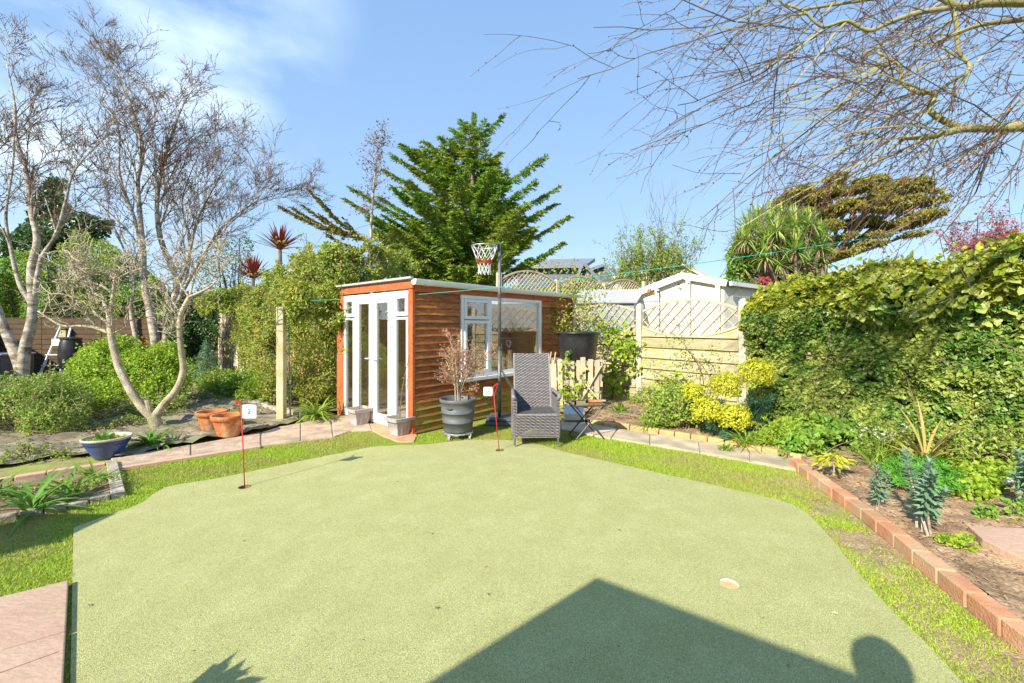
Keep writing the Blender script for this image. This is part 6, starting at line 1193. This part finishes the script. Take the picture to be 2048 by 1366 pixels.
# ---- right bed
def euph_head(t, c, r):
    p, d = ell(c, (r, r, r * .92), int(1500 * (r / .16) ** 2), .6); lum = np.array([noise.noise(Vector(q_ * 16)) for q_ in p]); p = p + d * (lum * r * .35)[:, None]; ok = (d[:, 2] > -.72) & (lum > -.28); p = p[ok]; d = d[ok]; k = len(p); MB().leaves(p, nrm(rdir(k) + d * .2), d + rdir(k) * .5, rnd(.018, .034, k), rnd(.018, .03, k)).build('flower_head', M['euph_head'], t)
eu = thing('euphorbia', 'large euphorbia with five rounded yellow-green flower heads', 'plant', (*P(1440, 900, 5.9)[:2], 0))
hdz = [(1452, 772, 6.2, .215), (1511, 748, 6.1, .235), (1384, 786, 6.1, .155), (1414, 822, 5.7, .19), (1472, 836, 5.55, .19)]
hdz = [(x, y, Y, r * 1.02) for x, y, Y, r in hdz]; root = np.array([*P(1450, 900, 5.9)[:2], .07])
for (x, y, Y, r) in hdz:
    c = P(x, y, Y); euph_head(eu, c, r); st = catmull([root + rng.normal(size=3) * [.12, .08, 0], root + (c - root) * [.7, .7, .4], c], 6); MB().tube(st, .010, 6).build('stem', M['strap_y'], eu)
def whorl(t, path, n, L, W, m, name='leaves', indiv=False, f0=.15, droop=-.35, sc=None):
    f = np.linspace(f0, 1, n); seg = np.linspace(0, 1, len(path)); c = np.stack([np.interp(f, seg, path[:, k]) for k in range(3)], -1); d = nrm(path[-1] - path[0]); a = np.arange(n) * 2.4; u = nrm(np.cross(d, [.3, 1, .1])); v = np.cross(d, u)
    A = np.cos(a)[:, None] * u + np.sin(a)[:, None] * v + d * (droop + (f ** 4)[:, None] * 1.5) + rng.normal(size=(n, 3)) * .08; Nn = d + A * .1; LL = L * (1.05 - .35 * f)
    if indiv:
        me = MB().leaves([(0, 0, 0)], [(1, 0, 0)], [(0, 0, 1)], 1., W / L, 'h').mesh('fleshy_leaf', M[m])
        for i in range(n): leafobj(t, me, c[i] - np.array(t.location), A[i], Nn[i], LL[i])
    else: MB().leaves(c, A, Nn, LL, W, 'n').build(name, M[m], t, kind='stuff')
for k in range(26):
    x = rnd(1420, 1560); y = rnd(780, 880); Y = rnd(5.4, 6.2); c = P(x, y, Y); b = root + rng.normal(size=3) * [.2, .15, 0]; b[2] = .08
    if k < 6: x, y = [(1540, 800), (1525, 840), (1450, 880), (1485, 890), (1500, 800), (1420, 850)][k]; c = P(x, y, 5.7)
    st = catmull([b, b + (c - b) * [.5, .5, .6], c], 4); MB().tube(st, .006, 5).build('stem', M['euph_leaf'], eu); whorl(eu, st, 190, .12, .016, 'euph_leaf', f0=.12, droop=-.5)
shrub('variegated_shrub', 'green and cream variegated mound left of the euphorbia', 'shrub', (P(1355, 850, 6.4)[0], 6.3), [(0, 0, .38, .36, .3, .3), (-.3, .05, .2, .25, .25, .18), (.25, .0, .3, .25, .25, .25)], 6000, 'olive_shrub', (.03, .06), (.02, .04), 24)
strap_clump('grassy clump of arching leaves left of the variegated mound', (P(1310, 880, 6.0)[0], 6.2), 44, .40, .016, 'strap_y', (.5, 1.4), (.8, 1.8), .07)
strap_clump('grassy tuft spilling over the clay edging below the euphorbia', (P(1500, 900, 5.2)[0], 5.35), 46, .36, .014, 'strap_y', (.4, 1.4), (.9, 1.9), .07)
shrub('fresh_green_plant', 'bright fresh green leafy clump right of the euphorbia', 'plant', (P(1560, 870, 5.35)[0], 5.35), [(0, 0, .17, .26, .22, .17), (.2, .0, .12, .2, .2, .12), (-.2, .05, .1, .18, .18, .1)], 3200, 'lime_shrub', (.04, .08), (.014, .03), 14)
shrub('cranesbill', 'mid-green leafy groundcover below the ivy centre', 'plant', (P(1640, 870, 5.0)[0], 5.1), [(0, 0, .14, .4, .3, .14), (.5, .1, .14, .4, .3, .16), (1.0, -.15, .12, .4, .35, .14), (.3, .45, .2, .5, .3, .2)], 5200, 'mid_green', (.04, .08), (.035, .065), 10, tmpl='h')
g = thing('white_flowered_plant', 'clump with arching leaves and small white flowers below the ivy', 'plant', (P(1755, 890, 4.6)[0], 4.6, .07))
for k in range(44): e0 = rnd(.6, 1.4); MB().strap((rng.normal() * .1, rng.normal() * .08, 0), rnd(0, 6.28), rnd(.25, .42), .014, e0, e0 - rnd(.9, 1.9), 5).build('leaf', M['strap_y'], g, local=True)
fl = rng.normal(size=(26, 3)) * [.14, .08, .05] + [-.02, -.02, .33]; p = np.repeat(fl, 6, 0); k = len(p); MB().leaves(p, rdir(k), rdir(k) + [0, -.6, .4], .022, .014).build('flowers', M['white_petal'], g, local=True, kind='stuff')
s_ = MB(); [s_.tube([(q[0] * .3, q[1] * .3, 0), q], .002, 3) for q in fl]; s_.build('stalks', M['strap_y'], g, local=True, kind='stuff')
# yellow-green young plant by the brick corner
g0 = np.array([*G(1668, 950, .08)[:2], .07]); g = thing('yellow_leaved_plant', 'small yellow-green leafy plant at the corner of the brick kerb', 'plant', g0); me = MB().leaves([(0, 0, 0)], [(1, 0, 0)], [(0, 0, 1)], 1., .42, 'h').mesh('yellow_leaf', M['yellow_leaf'])
MB().tube([(0, 0, 0), (0, 0, .14)], .006, 5).build('stem', M['bark_f'], g, local=True)
for k in range(90): a = rnd(0, 6.28); rr_ = rnd(.02, .16); p = np.array([rr_ * math.cos(a), rr_ * math.sin(a) * .8, .20 - rr_ * .45 + rnd(-.03, .03)]); leafobj(g, me, p, (math.cos(a), math.sin(a), rnd(-.5, .2)), rdir(1)[0] * .4 + [0, 0, 1], rnd(.05, .09))
# ferny mound
gm = np.array([*G(1885, 990, .08)[:2], .07]); gm = gm + [0, .18, 0]; g = thing('ferny_mound', 'bright green feathery mound in the right bed', 'plant', gm); mb = MB(); sm = MB()
for k in range(150):
    d = rdir(1)[0]; d[2] = abs(d[2]) * .8 + .12; c = np.array([0, 0, .05]) + d * [.34, .30, .27] * rnd(.82, 1.05); st = np.linspace([0, 0, 0], c, 5); sm.tube(st, .0025, 3, cap=False); n = 34; f = rnd(.65, 1, n); a = rnd(0, 6.28, n); dn = nrm(c); u = nrm(np.cross(dn, [.2, .3, 1])); v = np.cross(dn, u)
    mb.leaves(c * f[:, None], np.cos(a)[:, None] * u + np.sin(a)[:, None] * v + dn * .5, dn + rdir(n) * .2, rnd(.035, .055, n), .008, 'n')
mb.build('foliage', M['ferny'], g, local=True, kind='stuff'); sm.build('stalks', M['ferny'], g, local=True, kind='stuff')
# glaucous trailing spurges in front
def spurge(label, b, tips_, n, L=.085, W=.03):
    t = thing('blue_spurge', label, 'plant', b); b = np.array(b, float)
    for q in tips_:
        c = P(*q); st = catmull([b + rng.normal(size=3) * [.03, .03, 0], b + (c - b) * [.5, .5, .62], c], 6); MB().tube(st, np.linspace(.009, .005, len(st)), 6).build('stem', M['terra'] if False else M['bark_f'], t); whorl(t, st, n, L, W, 'euph_trail', indiv=True, f0=.25, droop=.25)
    return t
b = np.array([*G(1836, 1062, .08)[:2], .07])
spurge('tall blue-green spurge with whorled fleshy leaves in the front of the bed', b, [(1812, 905, 3.2), (1858, 925, 3.05), (1890, 985, 2.95), (1868, 950, 2.85), (1835, 960, 3.3)], 58)
b2 = np.array([*G(1764, 1016, .08)[:2], .07]); spurge('smaller blue-green spurge left of the tall one by the kerb', b2, [(1752, 935, 3.35), (1775, 950, 3.4), (1745, 960, 3.3)], 40, .07, .018)
b3 = np.array([*G(2060, 1010, .08)[:2], .07]); spurge('blue-green spurge cut by the right picture edge', b3, [(2035, 905, 3.5), (2050, 925, 3.4), (2030, 950, 3.5)], 40)
# phormium with dying leaves
g = thing('phormium', 'new zealand flax with orange and yellow dying sword leaves', 'plant', (*P(1850, 900, 4.35)[:2], .08)); o = np.array(g.location)
for (x, y, Y, w_) in [(1750, 838, 4.6, .04), (1762, 850, 4.3, .05), (1740, 828, 4.5, .03), (1800, 825, 4.6, .035), (1835, 812, 4.5, .03), (2022, 800, 3.9, .045), (2026, 792, 4.0, .03), (1930, 858, 4.2, .04), (1950, 850, 4.3, .03), (1775, 870, 4.2, .035), (1880, 850, 4.5, .03), (1770, 880, 4.1, .02)]:
    c = P(x, y, Y) - o; az = math.atan2(c[1], c[0]); Lh = np.hypot(c[0], c[1]); L_t = np.linalg.norm(c) * 1.04; e_ = math.atan2(c[2] - .1, Lh); MB().strap((0, 0, .1), az, L_t, w_ * .75, e_ + .35, e_ - .35, 7).build('leaf', M['phormium'], g, local=True, smooth=True)
for k in range(14): MB().strap((0, 0, .05), rnd(0, 6.28), rnd(.4, .7), .035, rnd(.7, 1.4), rnd(-.2, .6), 6).build('leaf', M['phormium'] if k % 3 else M['strap_y'], g, local=True)
shrub('alchemilla', 'yellow-green scalloped groundcover behind the tall spurge', 'plant', (P(1980, 960, 3.9)[0], 3.95), [(0, 0, .12, .35, .25, .12), (-.35, -.1, .1, .25, .2, .09), (.4, .1, .12, .3, .3, .12)], 3200, 'lime_shrub', (.03, .05), (.03, .048), 10, tmpl='h')
shrub('mixed_groundcover', 'tangled green weeds below the ivy at the right edge', 'plant', (P(1990, 900, 4.3)[0], 4.6), [(0, 0, .2, .5, .3, .25), (.6, -.3, .2, .5, .4, .3), (-.5, .4, .2, .4, .3, .2)], 5200, 'olive_shrub', (.03, .07), (.02, .045), 70)
g0 = G(1915, 1086, .08); shrub('strawberry_plant', 'small leafy weed in front of the loose sandstone slab', 'plant', (g0[0], g0[1]), [(0, 0, .06, .11, .08, .05), (.14, .05, .05, .08, .06, .04)], 260, 'lime_shrub', (.025, .04), (.022, .034), 8, tmpl='h')
g0 = G(2020, 1040, .08); shrub('strawberry_plant', 'leafy weed behind the loose sandstone slab', 'plant', (g0[0], g0[1] + .1), [(0, 0, .06, .16, .08, .06), (.24, .05, .07, .12, .06, .06)], 500, 'mid_green', (.025, .04), (.022, .034), 8, tmpl='h')
for x, y, lab in ((1640, 905, 'tiny weed by the kerb corner'), (1570, 905, 'tiny seedling clump behind the clay edging'), (1450, 893, 'small weed tuft on the clay edging')):
    g0 = G(x, y, .08); shrub('weed', lab, 'plant', (g0[0], g0[1]), [(0, 0, .04, .08, .06, .05)], 160, 'mid_green', (.02, .035), (.014, .022), 4)
scatter('bark_and_leaf_litter', M['litter'], 20000, bedw, lambda x, y: zbed(x, y) + .006, (.012, .045), (.006, .018), .3)
m_ = MB(); a = np.array([q[:2] for q in bedw]); p = rng.uniform(a.min(0), a.max(0), (3000, 2)); p = p[inside(p, a)]
for x, y in p: d = rdir(1)[0] * [1, 1, .12]; l = rnd(.04, .16); z = zbed(x, y) + .01; m_.tube([(x, y, z), (x + d[0] * l * .5 + rnd(-.01, .01), y + d[1] * l * .5, z + .008 + abs(d[2]) * l), (x + d[0] * l, y + d[1] * l, z + abs(d[2]) * l * .5)], rnd(.0012, .003), 3, cap=False)
m_.build('dry_stalks', M['straw'], kind='stuff')
m_ = MB()
for k in range(420):
    c = (rnd(1.35, 2.35), rnd(6.7, 8.0));
    d = rdir(1)[0] * [1, 1, .2]; l = rnd(.1, .35); z = zbed(*c) + rnd(.01, .07); m_.tube([(c[0], c[1], z), (c[0] + d[0] * l / 2, c[1] + d[1] * l / 2, z + rnd(0, .03)), (c[0] + d[0] * l, c[1] + d[1] * l, z)], rnd(.002, .004), 3, cap=False)
m_.build('dry_stalks', M['straw'], kind='stuff')
scatter('stones', M['stone'], 260, bedw, lambda x, y: zbed(x, y) + .008, (.015, .04), (.015, .03), .2)
scatter('turf_litter', M['litter'], 5200, lawn_w, .018, (.008, .028), (.004, .012), .3, excl=[green_w, patio_w])
scatter('membrane_litter', M['litter'], 15000, memw, lambda x, y: zmem(x, y) + .008, (.02, .055), (.012, .03), .3)
scatter('dry_leaves', M['litter'], 2600, gp([(340, 815), (450, 800), (430, 780), (350, 785)]) , lambda x, y: zmem(x, y) + .02, (.03, .06), (.02, .035), .4)
scatter('dry_leaves', M['litter'], 900, gp([(160, 905), (240, 890), (260, 850), (190, 850)]), lambda x, y: zmem(x, y) + .02, (.03, .06), (.02, .035), .4)
scatter('path_grit', M['litter'], 1500, slab_strip[:11] + gp([(690, 830), (520, 868), (222, 920)]), .034, (.005, .015), (.004, .01), .1)

# ---- climbers on the right
def sprawl(name, label, cat, base, targets, m, n, L, W, sw=.005, twm='bark_d', spread=.12, tmpl='d'):
    t = thing(name, label, cat, base); b = np.array(base, float); s = MB(); pts_ = []
    for q in targets:
        ps_ = [b + rng.normal(size=3) * [.03, .03, 0]] + [P(*v) for v in q]; c = catmull(ps_, 5); s.tube(c, np.linspace(sw * 1.6, sw * .5, len(c)), 5, cap=False); pts_.append(c[len(c) // 4:])
        for k in range(5): i = int(rng.integers(len(c) // 3, len(c))); e = c[i] + rdir(1)[0] * [.3, .12, .3]; s.tube(catmull([c[i], (c[i] + e) / 2 + [0, 0, .04], e], 3), sw * .4, 3, cap=False); pts_.append(np.linspace(c[i], e, 6)[2:])
    s.build('stems', M[twm], t, kind='stuff'); pp = np.concatenate(pts_); pp = pp[rng.integers(0, len(pp), n)] + rng.normal(size=(n, 3)) * [spread, spread * .4, spread]; leafcloud(MB(), pp, L, W, .4, tmpl=tmpl).build('leaves', M[m], t, kind='stuff'); return t
sprawl('climbing_rose', 'climbing rose rising over the shed corner and gutter end', 'climber', (1.25, 8.9, .06), [[(1142, 650, 8.7), (1110, 620, 8.6), (1092, 600, 8.6)], [(1150, 640, 8.8), (1150, 560, 8.9), (1140, 530, 8.9)], [(1160, 640, 8.8), (1180, 570, 8.9), (1195, 545, 9.0)], [(1130, 640, 8.7), (1105, 650, 8.6), (1100, 640, 8.6)], [(1170, 640, 8.9), (1185, 620, 8.9), (1175, 580, 8.9)], [(1150, 600, 8.8), (1110, 545, 9), (1090, 535, 9)], [(1165, 660, 8.7), (1200, 640, 8.7)]], 'climber', 1500, (.04, .08), (.025, .045))
sprawl('vine', 'lime-green leafy vine on the fence right of the black tub', 'climber', (2.0, 8.7, .06), [[(1228, 740, 8.9), (1232, 690, 8.8), (1238, 650, 8.8)], [(1225, 760, 8.9), (1222, 700, 8.8), (1215, 660, 8.8)], [(1240, 720, 8.9), (1250, 690, 8.8), (1262, 720, 8.7)], [(1225, 780, 8.8), (1222, 740, 8.8)]], 'lime_shrub', 560, (.06, .10), (.05, .08), .006, spread=.08, tmpl='h')
sprawl('vine', 'lime-green shoots growing through the pallet boards', 'climber', (1.0, 7.6, .06), [[(1130, 770, 7.6), (1128, 735, 7.6)], [(1160, 780, 7.6), (1168, 750, 7.6)], [(1145, 800, 7.6), (1180, 790, 7.6)]], 'lime_shrub', 150, (.05, .09), (.04, .07), .005, spread=.05, tmpl='h')
sprawl('climbing_rose', 'thin bare-stemmed rose trained across the right fence panel', 'climber', (3.15, 7.35, .06), [[(1420, 760, 7.6), (1385, 710, 7.9), (1350, 670, 8.2), (1310, 650, 8.4)], [(1400, 740, 7.6), (1370, 690, 8.0), (1355, 640, 8.2), (1360, 630, 8.2)], [(1440, 750, 7.5), (1450, 700, 7.6), (1440, 660, 7.7)], [(1430, 760, 7.5), (1410, 720, 7.7), (1330, 720, 8.1)], [(1440, 770, 7.4), (1465, 720, 7.4), (1440, 690, 7.5)], [(1400, 790, 7.4), (1310, 745, 8.1), (1300, 740, 8.2)]], 'olive_shrub', 620, (.03, .055), (.02, .035), .006)
sprawl('vine_seedling', 'small lime-green vine on the fence above the variegated mound', 'climber', (2.55, 7.8, .06), [[(1325, 790, 7.9), (1330, 755, 8.0)], [(1335, 790, 7.9), (1345, 770, 7.9)]], 'lime_shrub', 260, (.05, .09), (.04, .07), .004, spread=.07, tmpl='h')

# ---- overhanging tree, top right
ot = thing('overhanging_tree', 'bare budding tree reaching in from the top right corner', 'tree', (5.9, 3.3, 0)); T = [MB(), MB(), MB()]; tips = []
tk = catmull([(5.9, 3.3, 0), (5.8, 3.3, 1.2), (5.5, 3.35, 2.4), (5.0, 3.4, 3.4)], 6); MB().tube(tk, np.linspace(.17, .11, len(tk)), 12).build('trunk', M['bark_o'], ot, smooth=True)
def LP(l, r0, r1, par='limb'): p = catmull([P(*q) if len(q) == 3 and abs(q[0]) > 30 else np.array(q, float) for q in l], 6); MB().tube(p, np.linspace(r0, r1, len(p)), 9).build(par, M['bark_o'], ot, smooth=True); return p
A_ = [LP([(5.35, 3.35, 2.7), (2180, 235, 3.4), (2048, 252, 3.4), (1990, 256, 3.4), (1925, 258, 3.35), (1869, 272, 3.3), (1803, 277, 3.2)], .055, .016),
      LP([(1925, 257, 3.35), (1885, 240, 3.35), (1860, 219, 3.35), (1869, 188, 3.35), (1834, 184, 3.35), (1803, 162, 3.4), (1799, 131, 3.4), (1755, 105, 3.4)], .026, .010),
      LP([(5.1, 3.4, 3.3), (2150, 10, 3.6), (2048, 4, 3.6), (1970, 6, 3.6), (1917, 13, 3.6), (1880, -6, 3.6), (1800, -30, 3.7)], .05, .02),
      LP([(1917, 13, 3.6), (1834, 26, 3.6), (1780, 45, 3.6), (1737, 61, 3.6), (1694, 42, 3.6), (1645, 53, 3.6), (1610, 25, 3.6), (1575, 9, 3.6)], .022, .008),
      LP([(1905, 15, 3.6), (1913, 48, 3.6), (1917, 100, 3.55), (1939, 136, 3.5), (1900, 165, 3.4), (1869, 186, 3.35)], .018, .012),
      LP([(5.2, 3.4, 3.1), (2150, 20, 3.0), (2048, 38, 3.0), (1960, 50, 3.0), (1870, 85, 3.0)], .03, .010),
      LP([(5.0, 3.4, 3.4), (2200, -150, 3.7), (2000, -90, 3.8), (1750, -60, 3.9), (1450, -30, 3.9)], .06, .012),
      LP([(5.0, 3.4, 3.4), (2250, -100, 4.2), (2050, -60, 4.3), (1850, -20, 4.3), (1600, 20, 4.3)], .05, .012)]
cfg = dict(wob=.11, trop=(-.05, 0, -.05), n=[4, 2, 0], ang=(20, 60), lr=(.3, .6), rr=.62, rmin=.0025, max=2, seg=6, tap=.42, buds=tips, budr=.005, t0=.15)
T2 = MB()
def sd(p, d, L_, r=.006): grow([T2 if r > .0078 else T[1], T[1], T[2]], np.array(p, float), nrm(np.array(d, float)), L_, r, 0, cfg)
for k in range(120):
    p = A_[int(rng.choice(8, p=[.13, .13, .08, .13, .08, .12, .17, .16]))]; i = int(rng.integers(3, len(p))); sd(p[i], (-.85 + rng.normal() * .22, rng.normal() * .3, -.38 + rng.normal() * .28), rnd(.6, 1.5), rnd(.0045, .0095))
for x, y, tx, ty, Yq in [(1560, 30, 1160, 192, 3.6), (1600, 60, 1190, 68, 3.6), (1520, 20, 1215, 150, 3.8), (1700, 90, 1290, 240, 3.6), (1620, 110, 1280, 250, 3.6), (1650, 150, 1300, 360, 3.5), (1700, 200, 1390, 415, 3.5), (1560, 120, 1340, 330, 3.5), (1800, 250, 1480, 390, 3.4), (1560, 90, 1545, 410, 3.4), (1480, 60, 1360, 200, 3.7), (2000, 260, 1850, 470, 3.3), (2040, 200, 1900, 400, 3.1), (2048, 280, 2000, 470, 3.2)]:
    a, b = P(x, y, Yq), P(tx, ty, Yq); sd(a, (b - a) / np.linalg.norm(b - a) + [.05, 0, .10], np.linalg.norm(b - a) * 1.03, .0075)
for k in range(50):
    x, y = rnd(1780, 2150), rnd(-60, 330); sd(P(x, y, rnd(3.0, 4.2)), (-.7 + rng.normal() * .3, rng.normal() * .2, -.62 + rng.normal() * .3), rnd(.5, 1.3), rnd(.003, .006))
T2.build('branches', M['bark_o'], ot, kind='stuff'); T[1].build('twigs', M['twig_r'], ot, kind='stuff'); T[2].build('fine_twigs', M['twig_r'], ot, kind='stuff')
pp = np.concatenate([np.array(q)[rng.integers(1, len(q), 3)] + (rng.normal(size=(3, 3)) * .004) for q, _ in tips]); n = len(pp); MB().leaves(pp, rdir(n), rdir(n), rnd(.010, .022, n), rnd(.008, .014, n)).build('buds', M['bud'], ot, kind='stuff')

# ---- just outside the picture, throwing the leafy and the straight shadows
t = thing('potted_shrub', 'leafy plant in a pot on the patio beside the viewer', 'pot plant', (-1.98, .88, .05)); MB().lathe([(.001, 0), (.13, 0), (.18, .3), (.19, .33), (.17, .33), (.001, .28)], k=24).build('pot', M['terra'], t, local=True)
MB().tube([(0, 0, .28), (0, 0, .70)], .012, 6).build('stem', M['bark_d'], t, local=True)
for k in range(40): d = rdir(1)[0]; MB().leaves([np.array([0, 0, .70]) + d * .05], [d], [rdir(1)[0] + [0, 0, .5]], rnd(.10, .16), rnd(.05, .08), 'h').build('leaf', M['strap'], t, local=True)
t = thing('light_blocker', 'tall narrow timber cupboard added out of view to cast the straight shadow', 'blocker', (-4.95, 1.45, 0), R(0)); MB().box(-.3, .3, -.2, .2, .0, 1.5).build('body', M['fence_o'], t, local=True, bevel=.005); MB().box(-.33, .33, -.23, .23, 1.503, 1.54).build('lid', M['felt'], t, local=True); MB().box(-.27, .27, -.215, -.203, .05, 1.45).build('door', M['fence_o'], t, local=True)  # unseen timber box added to cast the straight shadow over the left turf
